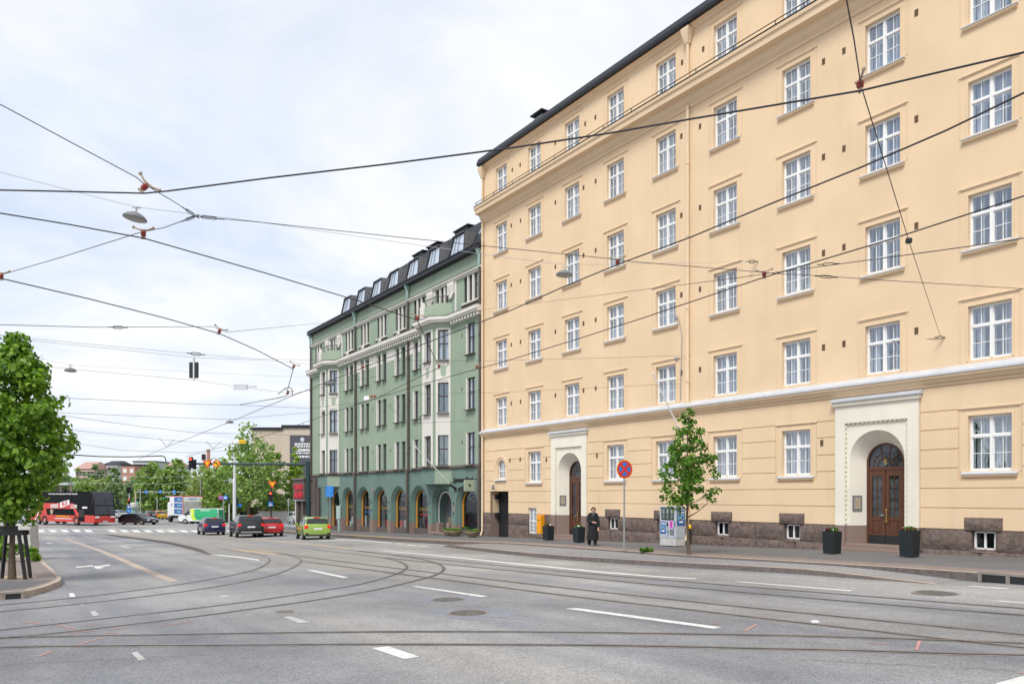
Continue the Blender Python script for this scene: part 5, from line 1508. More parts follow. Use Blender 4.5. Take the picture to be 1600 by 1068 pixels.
q = MB(); q.lathe([(.2, 0), (.22, .05), (.24, 1.0), (.26, 1.05), (.24, 1.08), (.2, 1.02)], n=16); q.build('body', M['brass2'] if 'brass2' in M else M['bowl'], o, smooth=40)
for s_, lab in ((-5.75, 'red granite block left of the bronze urn in the entrance arch'), (-4.35, 'red granite block right of the bronze urn in the entrance arch')):
    o = empty('granite_block', fground(s_, .12), FROT, lab, 'stone block', 'granite blocks at the entrance'); q = MB(); q.rbox(-.2, .2, -.2, .2, 0, .75, .03); q.build('block', M['granite_red'] if 'granite_red' in M else M['granite_smooth'], o)
o = empty('entrance_step', fground(-5.3, .1, KH2 + .006), FROT, 'low stone step in front of the green house entrance arch', 'step'); q = MB(); q.rbox(-1.2, 1.2, -.5, .5, 0, .12, .02); q.build('step', M['granite_smooth'], o)

# utility cabinet with posters
o = empty('utility_cabinet', G(1056, 852.5, KH2 + .008), FROT, 'pale grey utility cabinet covered with blue and pink posters against the yellow house', 'cabinet')
wd, dp, hh = .90, .54, 1.58
M['cabinet'] = mat('cabinet_paint', (.46, .49, .53), .5, var=.1, scale=5)
q = MB(); q.rbox(-wd, 0, 0, dp, .30, hh - .04, .015); q.build('body', M['cabinet'], o)
q = MB(); q.box(-wd - .03, .03, -.04, dp + .04, hh - .038, hh); q.build('lid', M['metal_white'], o)
q = MB(); q.box(-wd + .01, -.01, .01, dp - .01, 0, .298); q.build('plinth', M['concrete'], o)
q = MB(); q.box(-wd / 2 - .004, -wd / 2 + .004, -.006, 0, .34, 1.5); q.box(-.06, -.03, -.012, 0, .8, .98); q.build('door_seam', M['black'], o)
def poster(x0, x1, z0, z1, m_, side=0, extra=()):
    """a sheet glued to the cabinet front (side 0) or its right side (1)"""
    T = Matrix.Translation((0, -.004, 0)) if side == 0 else Matrix.Translation((.004, 0, 0)) @ Matrix.Rotation(R(90), 4, 'Z')
    q = MB(); q.m = T; q.box(x0, x1, -.002, .002, z0, z1); pp = q.build('poster', m_, o)
    for a, b, c, d, mm in extra:
        q = MB(); q.m = T; q.box(x0 + (x1 - x0) * a, x0 + (x1 - x0) * b, -.005, -.0025, z0 + (z1 - z0) * c, z0 + (z1 - z0) * d); q.build('print', mm, pp)
M['poster_green'] = mat('poster_green', (.02, .05, .035), .5, var=.1); M['poster_pink'] = mat('poster_pink', (.75, .16, .62), .5, var=.1); M['poster_magenta'] = mat('poster_magenta', (.30, .02, .2), .5, var=0)
M['poster_blue'] = mat('poster_blue', (.03, .12, .36), .5, var=.1); M['poster_sky'] = mat('poster_sky', (.16, .38, .56), .5, var=.2, scale=12)
poster(-.80, -.10, 1.02, 1.50, M['poster_green'], 0, [(.1, .27, .1, .5, M['lamp_grey']), (.42, .58, .1, .5, M['lamp_grey']), (.74, .9, .1, .5, M['lamp_grey']), (.1, .27, .55, .92, M['pole_grey']), (.42, .58, .55, .92, M['pole_grey']), (.74, .9, .55, .92, M['pole_grey'])])
bl = [(.08, .92, .82, .9, M['sign_white']), (.1, .9, .36, .76, M['poster_sky']), (.25, .45, .6, .72, M['poster_green']), (.6, .8, .5, .62, M['poster_green']), (.3, .7, .36, .46, M['clamp']), (.25, .75, .18, .3, M['sign_white'])]
poster(-.86, -.54, .46, .95, M['poster_blue'], 0, bl)
poster(-.34, -.17, .70, 1.0, M['poster_pink'], 0, [(.35, .7, .12, .85, M['poster_magenta'])])
poster(-.50, -.42, .76, .92, M['black'], 0)
poster(-.33, -.10, .42, .66, M['lamp_grey'], 0)
poster(.07, .50, .80, 1.42, M['poster_blue'], 1, bl)
q = MB()
for pts in ([(-.5, -.004, .55), (-.38, -.004, .6), (-.44, -.004, .42), (-.47, -.004, .36)], [(-.12, -.004, .66), (-.06, -.004, .9), (-.1, -.004, 1.0)], [(-.14, -.004, .44), (-.04, -.004, .33)]): q.tube(pts, .012, 4)
q.build('graffiti', M['poster_blue'], o)
# yellow bottomed pole clutter by the cabinet
o = empty('wall_post_box', fground(S(1084), -.25), FROT, 'small yellow capped post against the wall right of the cabinet', 'post'); q = MB(); q.tube([(0, 0, 0), (0, 0, .62)], .04, 8); q.build('post', M['black'], o); q = MB(); q.lathe([(.03, 0), (.085, .03), (.085, .12), (.05, .18)], (0, 0, .62), 10); q.build('cap', M['sign_yellow'], o)

# orange box on its stone
o = empty('orange_box', G(843.5, 839.8, KH2 + .008), FROT + R(4), 'bright orange post box on a granite block under the barred basement window', 'post box')
q = MB(); q.rbox(-.34, .40, -.18, .22, 0, .24, .03); q.build('stone_base', M['granite'], o)
q = MB(); q.m = Matrix.Translation((.05, 0, .245)); q.rbox(-.16, .20, -.15, .15, 0, 1.0, .03); q.build('body', M['orange_box'] if 'orange_box' in M else M['sign_orange'], o) if 0 else q.build('body', M.setdefault('sign_orange', mat('orange_box', (.82, .33, .01), .45, var=.05)), o)
q = MB(); q.box(-.06, .2, -.156, -.152, .95, .99); q.build('slot', M['vent'], o)

# round no stopping sign
o = empty('no_stopping_sign', G(976, 860.5, KH2), R(24), 'round red and blue no stopping sign on a grey pole at the kerb', 'traffic sign')
q = MB(); q.tube([(0, .03, 0), (0, .03, 3.05)], .032, 10); q.build('pole', M['pole_grey'], o)
ZS_ = 2.93; rs = .33
q = MB(); q.lathe([(rs, 0), (rs, .012), (rs * .98, .014)], (0, 0, ZS_), 36, 'y'); q.build('rim', M['sign_yellow'], o)
q = MB(); q.lathe([(rs * .95, -.004), (rs * .95, -.001)], (0, 0, ZS_), 36, 'y'); fc = q.build('face', M['sign_red'], o)
q = MB()
for k in range(4):
    a0 = R(90 * k + 45 + 13); a1 = R(90 * k + 135 - 13)
    r_ = rs * .72; cx_, cz_ = .07 * math.cos((a0 + a1) / 2), .07 * math.sin((a0 + a1) / 2)
    q.poly([(cx_, -.006, ZS_ + cz_)] + [(r_ * math.cos(a0 + (a1 - a0) * i / 10), -.006, ZS_ + r_ * math.sin(a0 + (a1 - a0) * i / 10)) for i in range(11)])
q.build('blue_field', M['sign_blue'], fc)

# left corner: concrete block and shrub
o = empty('concrete_block', G(36, 869, KL), R(10), 'whitish two tier concrete block behind the lime tree guard', 'concrete block')
q = MB(); q.rbox(-.48, .44, -.4, .4, 0, .62, .02); q.build('lower_tier', M['concrete'], o); q = MB(); q.rbox(-.46, .42, -.38, .38, .625, 1.28, .02); q.build('upper_tier', M['concrete'], o)
q = leaf_cloud([(random.uniform(-.8, .7), random.uniform(-.3, .3), random.uniform(.1, .5)) for _ in range(16)], 26, (.22, .2, .2), .16, seed=9)
o = inst('low_shrub', mesh_np('low_shrub', q[0], q[1], M['leaf']), None, G(24, 877, KL)); tag(o, 'low leafy green shrub between the tree guard legs and the concrete block', 'shrub')
q = leaf_cloud([(random.uniform(-.4, .4), random.uniform(-.3, .3), random.uniform(.2, 1.0)) for _ in range(14)], 22, (.2, .2, .2), .15, seed=10)
o = inst('low_shrub', mesh_np('low_shrub', q[0], q[1], M['leaf']), None, G(8, 866, KL)); tag(o, 'taller green shrub at the left photo edge behind the trunk', 'shrub')

# blue board sign and green box by the arcade
o = empty('blue_sign_board', G(515, 831, KH2), R(-25), 'square blue information sign on a thin grey pole at the left end of the arcade', 'sign')
q = MB(); q.tube([(0, .04, 0), (0, .04, 3.6)], .035, 8); q.build('pole', M['pole_grey'], o)
q = MB(); q.box(-.37, .37, -.012, .012, 2.75, 3.6); bd = q.build('board', M['sign_blue'], o)
q = MB()
for k in range(6): q.box(-.30 + .1 * (k % 2), .28 - .12 * ((k * 2) % 3), -.016, -.013, 2.83 + .125 * k, 2.86 + .125 * k)
q.box(-.36, .36, -.015, -.013, 2.755, 2.775); q.box(-.36, .36, -.015, -.013, 3.575, 3.595); q.build('lines', M['poster_sky'], bd)
o = empty('meter_box', G(530, 829.5, KH2), R(-30), 'pale green meter box on a post between two shop arches', 'box')
q = MB(); q.rbox(-.1, .1, -.06, .06, 0, 1.0, .02); q.build('post', M['pipe_green'], o); q = MB(); q.rbox(-.22, .22, -.12, .12, 1.0, 2.05, .02); q.build('box', M.setdefault('pale_green', mat('pale_green', (.36, .46, .43), .5, var=.05)), o)

# ================================================================ TRAFFIC LIGHTS AND POLES
def head_mesh(parent, loc, rz=0.0, lit='red', s=1.0, back=False):
    h = inst('signal_head', None, parent, loc, (0, 0, rz), (s, s, s)) if 0 else None
    q = MB(); q.m = Matrix.Translation(loc) @ Matrix.Rotation(rz, 4, 'Z') @ Matrix.Scale(s, 4)
    q.rbox(-.16, .16, -.1, .1, -.48, .48, .04)
    for k, z in enumerate((.31, 0, -.31)):
        pts = [(.125 * math.cos(R(a)), .125 * math.sin(R(a)) + z) for a in range(0, 181, 20)]
        q.loft([[(x, -.1, zz) for x, zz in pts], [(x, -.28, zz - .02) for x, zz in pts]], closed=False)
    h = q.build('signal_head', M['black'], parent)
    if lit:
        z = .31 if lit == 'red' else -.31
        q = MB(); q.m = Matrix.Translation(loc) @ Matrix.Rotation(rz, 4, 'Z') @ Matrix.Scale(s, 4)
        q.lathe([(.115, -.125), (.07, -.145), (.0, -.15)], (0, 0, z), 14, 'y', cap=False); q.build('lamp', M['lit_red'] if lit == 'red' else M['lit_green'], h)
    return h
def tri_sign(parent, loc, r=.52, rz=0.0):
    q = MB(); T = Matrix.Translation(loc) @ Matrix.Rotation(rz, 4, 'Z'); q.m = T
    t3 = lambda k, y: [(k * math.cos(R(a)), y, k * math.sin(R(a))) for a in (150, 30, 270)]
    q.loft([t3(r, -.012), t3(r, .012)], True, True); s = q.build('yield_sign', M['sign_red'], parent)
    q = MB(); q.m = T; q.add(t3(r * .60, -.016), [(0, 1, 2)]); q.build('yellow_field', M['sign_yellow'], s)
    return s
def disc(parent, loc, r, m_, m2=None, rz=0.0, name='round_sign', k=.8):
    q = MB(); T = Matrix.Translation(loc) @ Matrix.Rotation(rz, 4, 'Z'); q.m = T
    q.lathe([(r, -.012), (r, .012)], n=24, axis='y'); s = q.build(name, m_, parent)
    if m2: q = MB(); q.m = T; q.lathe([(r * k, -.017), (r * k, -.0135)], n=24, axis='y'); q.build('field', m2, s)
    return s
Zg = 69.0
gp = P(481.5, 773, Zg); base = gxy(gp.x, gp.y)
az = CZ + (773 - 725) / F * Zg - base.z
o = empty('traffic_signal_gantry', base, 0, 'dark green cantilever gantry with red traffic light, yield sign and no left turn sign', 'traffic light gantry')
q = MB(); q.rbox(-.16, .16, -.16, .16, 0, az + .28, .04); q.build('pole', M['pole_green'], o)
xa = (298 - 481.5) / F * Zg
q = MB(); q.m = None; q.tube([(0, 0, az), (xa, 0, az + .06)], [.13, .09], 10); q.prism([(-.16, az + .05), (-.16, az + .25), (-.7, az + .06)], 'y', -.05, .05); q.build('arm', M['pole_green'], o)
X = lambda px: (px - 481.5) / F * Zg
Zl = lambda py: CZ + (773 - py) / F * Zg - base.z
head_mesh(o, (X(300), -.2, Zl(722.3)), 0, 'red', 1.05)
head_mesh(o, (X(304.5), -.1, Zl(725)), R(50), None, .9); head_mesh(o, (X(297), .05, Zl(727)), R(-60), None, .8)
q = MB(); q.rbox(X(318.3) - .17, X(318.3) + .17, -.1, .1, Zl(718.3), Zl(709), .04); q.tube([(X(318.3), 0, Zl(718)), (X(318.3), 0, az)], .03, 6); q.build('signal_box', M['black'], o)
tri_sign(o, (X(325), -.16, Zl(723)), .47)
s_ = disc(o, (X(339.3), -.16, Zl(724.2)), .33, M['sign_red'], M['sign_yellow'], k=.78)
q = MB(); q.tube([(X(339.3) + .09, -.185, Zl(724.2) - .17), (X(339.3) + .09, -.185, Zl(724.2) + .03), (X(339.3) + .02, -.185, Zl(724.2) + .1), (X(339.3) - .1, -.185, Zl(724.2) + .1)], .03, 5)
q.prism([(X(339.3) - .1, Zl(724.2) + .2), (X(339.3) - .22, Zl(724.2) + .1), (X(339.3) - .1, Zl(724.2))], 'y', -.19, -.18); q.tube([(X(339.3) - .2, -.187, Zl(724.2) + .22), (X(339.3) + .2, -.187, Zl(724.2) - .2)], .025, 4) ; q.build('arrow', M['black'], s_)

Z2 = 76.0
def post(px, Z, name, label, cat):
    a = P(px, 773, Z); b = gxy(a.x, a.y, .05); o = empty(name, b, 0, label, cat)
    return o, (lambda py: CZ + (773 - py) / F * Z - b.z), (lambda p: (p - px) / F * Z)
o, zz, xx = post(423.5, Z2, 'traffic_signal', 'black post with yield triangle, lit red traffic light and crossing sign beside red car', 'traffic light')
q = MB(); q.tube([(0, .05, 0), (0, .05, zz(761))], .07, 8); q.build('pole', M['black'], o)
tri_sign(o, (xx(426), -.1, zz(755.3)), .50); head_mesh(o, (xx(424), -.12, zz(775)), 0, 'red', 1.0)
q = MB(); q.box(xx(423.3) - .24, xx(423.3) + .24, -.08, -.05, zz(790.5), zz(783)); s_ = q.build('crossing_sign', M['sign_blue'], o)
q = MB(); q.prism([(xx(423.3) - .17, zz(789.6)), (xx(423.3) + .17, zz(789.6)), (xx(423.3), zz(784))], 'y', -.09, -.084); q.build('triangle', M['sign_white'], s_)
q = MB(); q.tube([(xx(423.3) - .04, -.1, zz(789.2)), (xx(423.3) + .01, -.1, zz(787)), (xx(423.3) + .06, -.1, zz(789.2))], .018, 4); q.tube([(xx(423.3), -.1, zz(787)), (xx(423.3), -.1, zz(785.6))], .025, 4); q.build('walker', M['black'], s_)
o, zz, xx = post(462, 88, 'traffic_signal', 'slim pale post with two black signal heads left of the green gantry pole', 'traffic light')
q = MB(); q.tube([(0, 0, 0), (0, 0, zz(754.5))], .07, 8); q.build('pole', M['pole_white'], o); head_mesh(o, (xx(464), -.1, zz(775)), R(60), None, .95); head_mesh(o, (xx(465.5), -.1, zz(786)), R(80), None, .8)
o = empty('thin_post', G(450.8, 828), 0, 'thin grey green post standing alone in the side street mouth', 'post'); q = MB(); q.tube([(0, 0, 0), (0, 0, 2.9)], .04, 8); q.build('pole', M['pipe_green'], o); q = MB(); q.box(-.07, .07, -.05, .05, 2.3, 2.95); q.build('plate', M['pole_grey'], o)
o, zz, xx = post(366.3, 92, 'lamp_post', 'tall pale lamp post rising behind the gantry arm', 'lamp post')
q = MB(); q.tube([(0, 0, 0), (0, 0, zz(748)), (0, 0, zz(747)), (0, 0, zz(713))], [.20, .19, .14, .12], 10); q.build('pole', M['pole_white'], o); q = MB(); q.tube([(0, 0, zz(714)), (xx(362), -.1, zz(715.5))], .08, 6); q.build('lamp_head', M['pole_white'], o)
o, zz, xx = post(370.5, 92.6, 'traffic_signal', 'black signal with blue plates just right of the pale lamp post', 'traffic light')
q = MB(); q.tube([(0, 0, 0), (0, 0, zz(779))], .06, 8); q.build('pole', M['black'], o); head_mesh(o, (0, -.1, zz(782)), R(70), None, .9); disc(o, (xx(375), -.1, zz(788.8)), .22, M['sign_blue'])
q = MB(); q.box(xx(369) - .12, xx(369) + .12, -.2, -.17, zz(791.5), zz(788.5)); q.build('blue_plate', M['sign_blue'], o)
o, zz, xx = post(349, 96, 'sign_post', 'grey post with red blue no parking disc and blue parking disc', 'sign post')
q = MB(); q.tube([(0, 0, 0), (0, 0, zz(774))], .06, 8); q.build('pole', M['pole_grey'], o)
s_ = disc(o, (xx(345.3), -.1, zz(776.8)), .30, M['sign_red'], M['sign_blue'], k=.72)
q = MB(); q.tube([(xx(345.3) - .16, -.125, zz(776.8) + .16), (xx(345.3) + .16, -.125, zz(776.8) - .16)], .03, 4); q.build('slash', M['sign_red'], s_)
s_ = disc(o, (xx(352.7), -.1, zz(776.8)), .29, M['sign_blue']); q = MB(); q.rbox(xx(352.7) - .17, xx(352.7) + .17, -.13, -.12, zz(777.8), zz(776), .01); q.build('car_symbol', M['sign_white'], s_)
o, zz, xx = post(358, 95, 'traffic_signal', 'pale post with a small black signal head beside the sign discs', 'traffic light')
q = MB(); q.tube([(0, 0, 0), (0, 0, zz(778))], .07, 8); q.build('pole', M['pole_white'], o); head_mesh(o, (0, -.1, zz(781)), R(75), None, .8)
# far junction
o, zz, xx = post(202, 100, 'traffic_signal', 'white post with twin black signals, red light and blue arrow disc near the coach front', 'traffic light')
q = MB(); q.tube([(0, 0, 0), (0, 0, zz(762))], .07, 8); q.build('pole', M['pole_white'], o)
head_mesh(o, (xx(200.3), -.1, zz(765)), 0, None, .85); head_mesh(o, (xx(204), -.1, zz(765)), 0, None, .85); head_mesh(o, (xx(202.5), -.15, zz(783)), 0, 'red', .75)
q = MB(); q.box(xx(201.7) - .24, xx(201.7) + .24, -.12, -.1, zz(793), zz(788.5)); s_ = q.build('crossing_sign', M['sign_blue'], o); q = MB(); q.prism([(xx(201.7) - .17, zz(792.6)), (xx(201.7) + .17, zz(792.6)), (xx(201.7), zz(789))], 'y', -.13, -.122); q.build('triangle', M['sign_white'], s_)
s_ = disc(o, (xx(202), -.12, zz(797.4)), .32, M['sign_blue']); q = MB(); q.tube([(xx(202) - .16, -.14, zz(797.4) + .15), (xx(202) + .12, -.14, zz(797.4) - .13)], .035, 4); q.build('arrow', M['sign_white'], s_)
q = MB(); q.box(xx(200.2) - .09, xx(200.2) + .09, -.13, -.1, zz(788), zz(785)); q.build('yellow_plate', M['sign_yellow'], o)
o, zz, xx = post(208, 108, 'round_kiosk', 'white domed round kiosk far behind the arrow sign', 'kiosk')
q = MB(); q.lathe([(.45, 0), (.45, zz(793))], n=14); q.build('drum', M['pipe_green'], o); q = MB(); q.lathe([(.62, zz(793)), (.68, zz(790)), (.55, zz(786)), (.1, zz(784.5))], n=14); q.build('dome', M['concrete'], o, smooth=50)
o, zz, xx = post(212, 128, 'overhead_sign_gantry', 'long grey overhead beam with three round blue direction signs across the far road', 'sign gantry')
for px in (212, 330):
    q = MB(); q.rbox(xx(px) - .14, xx(px) + .14, -.12, .12, -.6, zz(768), .03); q.build('pole', M['brown_pole'] if 'brown_pole' in M else M['clamp'], o)
q = MB(); q.box(xx(212), xx(331), -.14, .14, zz(769), zz(767.4)); q.build('beam', M['pole_grey'], o)
for px, py in ((229.5, 768), (251.3, 767.5), (273, 767.3)):
    s_ = disc(o, (xx(px), -.2, zz(py)), .28, M['sign_blue']); q = MB(); q.tube([(xx(px), -.23, zz(py) - .18), (xx(px), -.23, zz(py) + .12)], .04, 4); q.build('arrow', M['sign_white'], s_)
q = MB(); q.box(xx(273) - .22, xx(273) + .22, -.2, -.17, zz(771.8), zz(769.6)); q.build('sub_plate', M['poster_sky'], o)
o, zz, xx = post(298, 118, 'traffic_signal_gantry', 'far grey cantilever arm with a lit green traffic light above the delivery truck', 'traffic light gantry')
q = MB(); q.tube([(0, 0, 0), (0, 0, zz(775.5))], .12, 8); q.build('pole', M['pole_grey'], o); q = MB(); q.tube([(0, 0, zz(776)), (xx(256.5), 0, zz(776))], .1, 8); q.build('arm', M['pole_grey'], o); head_mesh(o, (xx(256.8), -.1, zz(775.7)), 0, 'green', .7)
o, zz, xx = post(215.5, 112, 'traffic_signal', 'distant post with a lit green traffic light beside the domed kiosk', 'traffic light')
q = MB(); q.tube([(0, 0, 0), (0, 0, zz(779))], .05, 8); q.build('pole', M['pole_grey'], o); head_mesh(o, (0, -.1, zz(781.5)), 0, 'green', .75)
for px, top, Z, lab in ((219.3, 764, 135, 'thin grey lamp pole between the far blue signs and kiosk'), (245.5, 779, 140, 'short grey lamp pole in front of the far dark trees'), (313.3, 749, 120, 'thin white pole in front of the pale green trees'), (336.5, 778, 118, 'grey pole rising just behind the white green van')):
    o, zz, xx = post(px, Z, 'lamp_post', lab, 'lamp post'); q = MB(); q.tube([(0, 0, 0), (0, 0, zz(top))], .09, 6); q.build('pole', M['pole_grey'], o); q = MB(); q.box(-.4, .1, -.1, .1, zz(top) - .05, zz(top) + .06); q.build('lamp_head', M['pole_grey'], o)
o, zz, xx = post(487, 95, 'lamp_post', 'tall white lamp post behind the gantry at the green house corner', 'lamp post'); q = MB(); q.tube([(0, 0, 0), (0, 0, zz(686))], [.2, .13], 8); q.build('pole', M['pole_white'], o); q = MB(); q.lathe([(.13, 0), (.17, .1), (.05, .25)], (0, 0, zz(686)), 8); q.build('pole_cap', M['pole_white'], o)

# ================================================================ VEHICLES
def car_body(L, Wd, Hh, kind):
    hw = Wd / 2; k = Hh / 1.48
    b = .92 * k
    if kind == 'hatch': T = [(-.5, .40, .62, .66, .62), (-.493, .24, .80, .86, .92), (-.475, .22, b, 1.02 * k, .97), (-.385, .22, b + .02, 1.40 * k, 1), (-.15, .22, b, 1.475 * k, 1), (.06, .22, b - .01, 1.43 * k, 1), (.255, .22, b - .02, b + .06, .98), (.40, .22, .80 * k, .85 * k, .95), (.475, .24, .66 * k, .70 * k, .88), (.5, .34, .50, .54, .66)]
    elif kind == 'suv': T = [(-.5, .50, .74, .78, .7), (-.495, .30, .88, .94, .94), (-.475, .28, b + .08, 1.10 * k, .98), (-.40, .28, b + .08, 1.43 * k, 1), (-.15, .28, b + .05, 1.48 * k, 1), (.05, .28, b + .03, 1.44 * k, 1), (.22, .28, b + .02, b + .10, .99), (.40, .28, .90 * k, .95 * k, .97), (.475, .3, .80 * k, .84 * k, .9), (.5, .4, .58, .62, .7)]
    elif kind == 'sedan': T = [(-.5, .42, .7, .74, .7), (-.49, .25, .90, .94, .92), (-.40, .22, b, b + .03, .97), (-.24, .22, b, 1.38 * k, 1), (-.08, .22, b, 1.46 * k, 1), (.06, .22, b - .01, 1.42 * k, 1), (.24, .22, b - .02, b + .05, .98), (.40, .22, .80 * k, .84 * k, .95), (.48, .24, .64 * k, .68 * k, .86), (.5, .34, .5, .54, .66)]
    else: T = [(-.5, .42, .66, .70, .66), (-.494, .25, .82, .88, .92), (-.46, .22, b, 1.0 * k, .97), (-.36, .22, b + .01, 1.36 * k, 1), (-.12, .22, b, 1.46 * k, 1), (.07, .22, b - .01, 1.42 * k, 1), (.24, .22, b - .02, b + .05, .98), (.40, .22, .80 * k, .84 * k, .95), (.48, .24, .64 * k, .68 * k, .86), (.5, .34, .50, .54, .66)]
    st = []
    for x, zl, zb, zr, wf in T:
        wb_ = hw * wf; cab = zr - zb > .12
        wr = wb_ - (.20 if cab else .07) * min(1, (zr - zb) / .45 + (0 if cab else 1))
        half = [(0, zl), (wb_ * .86, zl), (wb_ * .985, zl + .10), (wb_, (zl + zb) / 2), (wb_ * .975, zb), (wr, max(zb + .01, zr - .05)), (wr - .10, zr), (0, zr + .012)]
        ring = [(x * L, y, z) for y, z in half] + [(x * L, -y, z) for y, z in half[-2:0:-1]]
        st.append(ring)
    return st
def lerp(a, b, u): return tuple(a[i] + (b[i] - a[i]) * u for i in range(3))
def make_car(px, py, head, L, Wd, Hh, kind, pm, label, cat='car', group=None, rim='rim', lit=True, rear=True, Z=None, rails=False, silver=False, taxi=False):
    loc = G(px, py)
    rz = math.atan2(head[1], head[0]); hx, hz = math.cos(rz), math.sin(rz)
    if rear: loc = loc + Vector((hx, hz, 0)) * (L / 2)          # px,py is the foot of the rear bumper
    loc = gxy(loc.x, loc.y)
    o = empty('car', loc, rz, label, cat, group)
    slope = (gxy(loc.x + hx, loc.y + hz).z - loc.z); o.rotation_euler = (0, -math.atan(slope), rz)
    st = car_body(L, Wd, Hh, kind); hw = Wd / 2
    q = MB(); q.loft(st, True, True); body = q.build('body', pm, o, smooth=38)
    nr = len(st[0])
    # glass: side windows, screen, rear window
    q = MB(); W5 = [(i, j) for i, j in ((2, 3), (3, 4), (4, 5), (5, 6))]
    for i, j in W5:
        for a, b_, sg in ((4, 5, 1), (nr - 4, nr - 5, -1)):
            A, B, C, D = st[i][a], st[j][a], st[j][b_], st[i][b_]
            u0, u1 = (.08, .90)
            e0, e1 = (.55, 1) if i == 2 else ((.06, .96) if i in (3, 4) else (.05, .82))
            p0, p1 = lerp(lerp(A, B, e0), lerp(D, C, e0), u0), lerp(lerp(A, B, e1), lerp(D, C, e1), u0)
            p2, p3 = lerp(lerp(A, B, e1), lerp(D, C, e1), u1), lerp(lerp(A, B, e0), lerp(D, C, e0), u1)
            q.quad(*[(p[0], p[1] + sg * .012, p[2] + .004) for p in (p0, p1, p2, p3)])
    q.build('side_windows', M['carglass'], o)
    def screen(i, j, nm, u0, u1):
        q = MB(); L0, L1, R0, R1 = st[i][5], st[j][5], st[i][nr - 5], st[j][nr - 5]
        dx_ = -.018 if nm == 'rear_window' else .018
        ins = lambda p: (p[0] + dx_, p[1] * .95, p[2] + .014)
        idx = [5, 6, 7, nr - 6, nr - 5]
        q.loft([[ins(lerp(st[i][k], st[j][k], u)) for k in idx] for u in (u0, u1)], closed=False); q.build(nm, M['carglass'], o)
    screen(2, 3, 'rear_window', .02, .86); screen(6, 5, 'windscreen', .04, .92)
    # wheels
    r = .33 if kind == 'suv' else .30
    for sx in (-1, 1):
        for xw in (-.305 * L, .30 * L):
            q = MB(); y0, y1 = sx * (hw - .17), sx * (hw + .012)
            q.lathe([(r * .55, y0), (r, y0), (r, y1 - sx * .02), (r * .93, y1), (r * .66, y1), (r * .64, y1 - sx * .03)], (xw, 0, r), 20, 'y'); wl = q.build('wheel', M['tyre'], o, smooth=40)
            q = MB(); q.lathe([(r * .64, y1 - sx * .035), (r * .62, y1 - sx * .005), (r * .5, y1 - sx * .02), (r * .15, y1 - sx * .03), (.0, y1 - sx * .01)], (xw, 0, r), 20, 'y', cap=False)
            for kk in range(5):
                a = kk * 1.2566; q.tube([(xw, y1 - sx * .008, r), (xw + r * .6 * math.cos(a), y1 - sx * .004, r + r * .6 * math.sin(a))], .028, 4)
            q.build('rim', M[rim], wl, smooth=40)
            q = MB(); pts = [(xw + (r + .05) * math.cos(R(a)), r + (r + .05) * math.sin(R(a))) for a in range(-8, 189, 14)]
            ins_ = [(xw + (r - .02) * math.cos(R(a)), r + (r - .02) * math.sin(R(a))) for a in range(-8, 189, 14)]
            yy = sx * (hw * .992 + .004); q.loft([[(x, yy, z) for x, z in pts], [(x, yy, z) for x, z in ins_]], closed=False); q.build('wheel_arch', M['trim'], o)
    # rear: lamps, plate, bumper, brake light; front: lamps, grille, plate
    xr, xf = -L / 2, L / 2; zb_ = st[1][4][2]
    for sy in (-1, 1):
        q = MB(); q.m = Matrix.Translation((xr * .972, sy * (hw * .83), zb_ + (.02 if kind != 'sedan' else -.08)))
        q.rbox(-.05, .12, -.12, .13, -.10, .11, .03); q.build('tail_lamp', M['tail'] if lit else M['petal_red'], o)
        q = MB(); q.m = Matrix.Translation((xf * .952, sy * (hw * .70), .62 * Hh / 1.48)); q.rbox(-.10, .06, -.17, .17, -.07, .07, .03); q.build('headlamp', M['head'], o)
        q = MB(); q.m = Matrix.Translation((L * .19, sy * (hw + .07), .98 * Hh / 1.48)); q.rbox(-.08, .06, -.1, .1, -.06, .08, .03); q.build('mirror', pm if not silver else M['rim'], o)
    q = MB(); q.m = Matrix.Translation((xr * .985, 0, 0)); q.rbox(-.02, .1, -hw * .92, hw * .92, .26, .44, .03); q.build('rear_bumper', M['trim'], o)
    if silver: q = MB(); q.m = Matrix.Translation((xr * .985, 0, 0)); q.rbox(-.035, .05, -hw * .75, hw * .75, .36, .47, .02); q.build('skid_plate', M['rim'], o)
    q = MB(); q.box(xr * 1.0 - .012, xr + .05, -.26, .26, zb_ - .16, zb_ - .05) ; q.build('rear_plate', M['plate'], o)
    q = MB(); q.m = Matrix.Translation((st[3][0][0] + .02, 0, st[3][7][2] - .015)); q.rbox(-.1, .05, -.2, .2, -.02, .03, .01); q.build('brake_light', M['tail'] if lit else M['petal_red'], o)
    q = MB(); q.rbox(xf * .975, xf * 1.004, -hw * .55, hw * .55, .34, .56, .02); q.build('grille', M['trim'], o)
    q = MB(); q.box(xf * 1.0, xf * 1.007, -.26, .26, .40, .51); q.build('front_plate', M['plate'], o)
    if rails:
        q = MB()
        for sy in (-1, 1): q.tube([(st[3][5][0], sy * (st[3][5][1] - .02), st[3][6][2]), (st[3][5][0] + .1, sy * (st[3][5][1] - .02), st[4][6][2] + .05), (st[5][5][0] - .1, sy * (st[5][5][1] - .02), st[4][6][2] + .05), (st[5][5][0], sy * (st[5][5][1] - .02), st[5][6][2])], .02, 5)
        q.build('roof_rail', M['rim'], o)
    if taxi: q = MB(); q.rbox(-.2, .2, -.3, .3, Hh - .02, Hh + .16, .04); q.build('roof_sign', M['sign_yellow'], o)
    return o
make_car(497, 842.6, (-.41, .91), 4.0, 1.72, 1.47, 'hatch', paint('lime_paint', (.29, .44, .075)), 'lime green small estate car, nearest of the cars, in the right lane', rails=True)
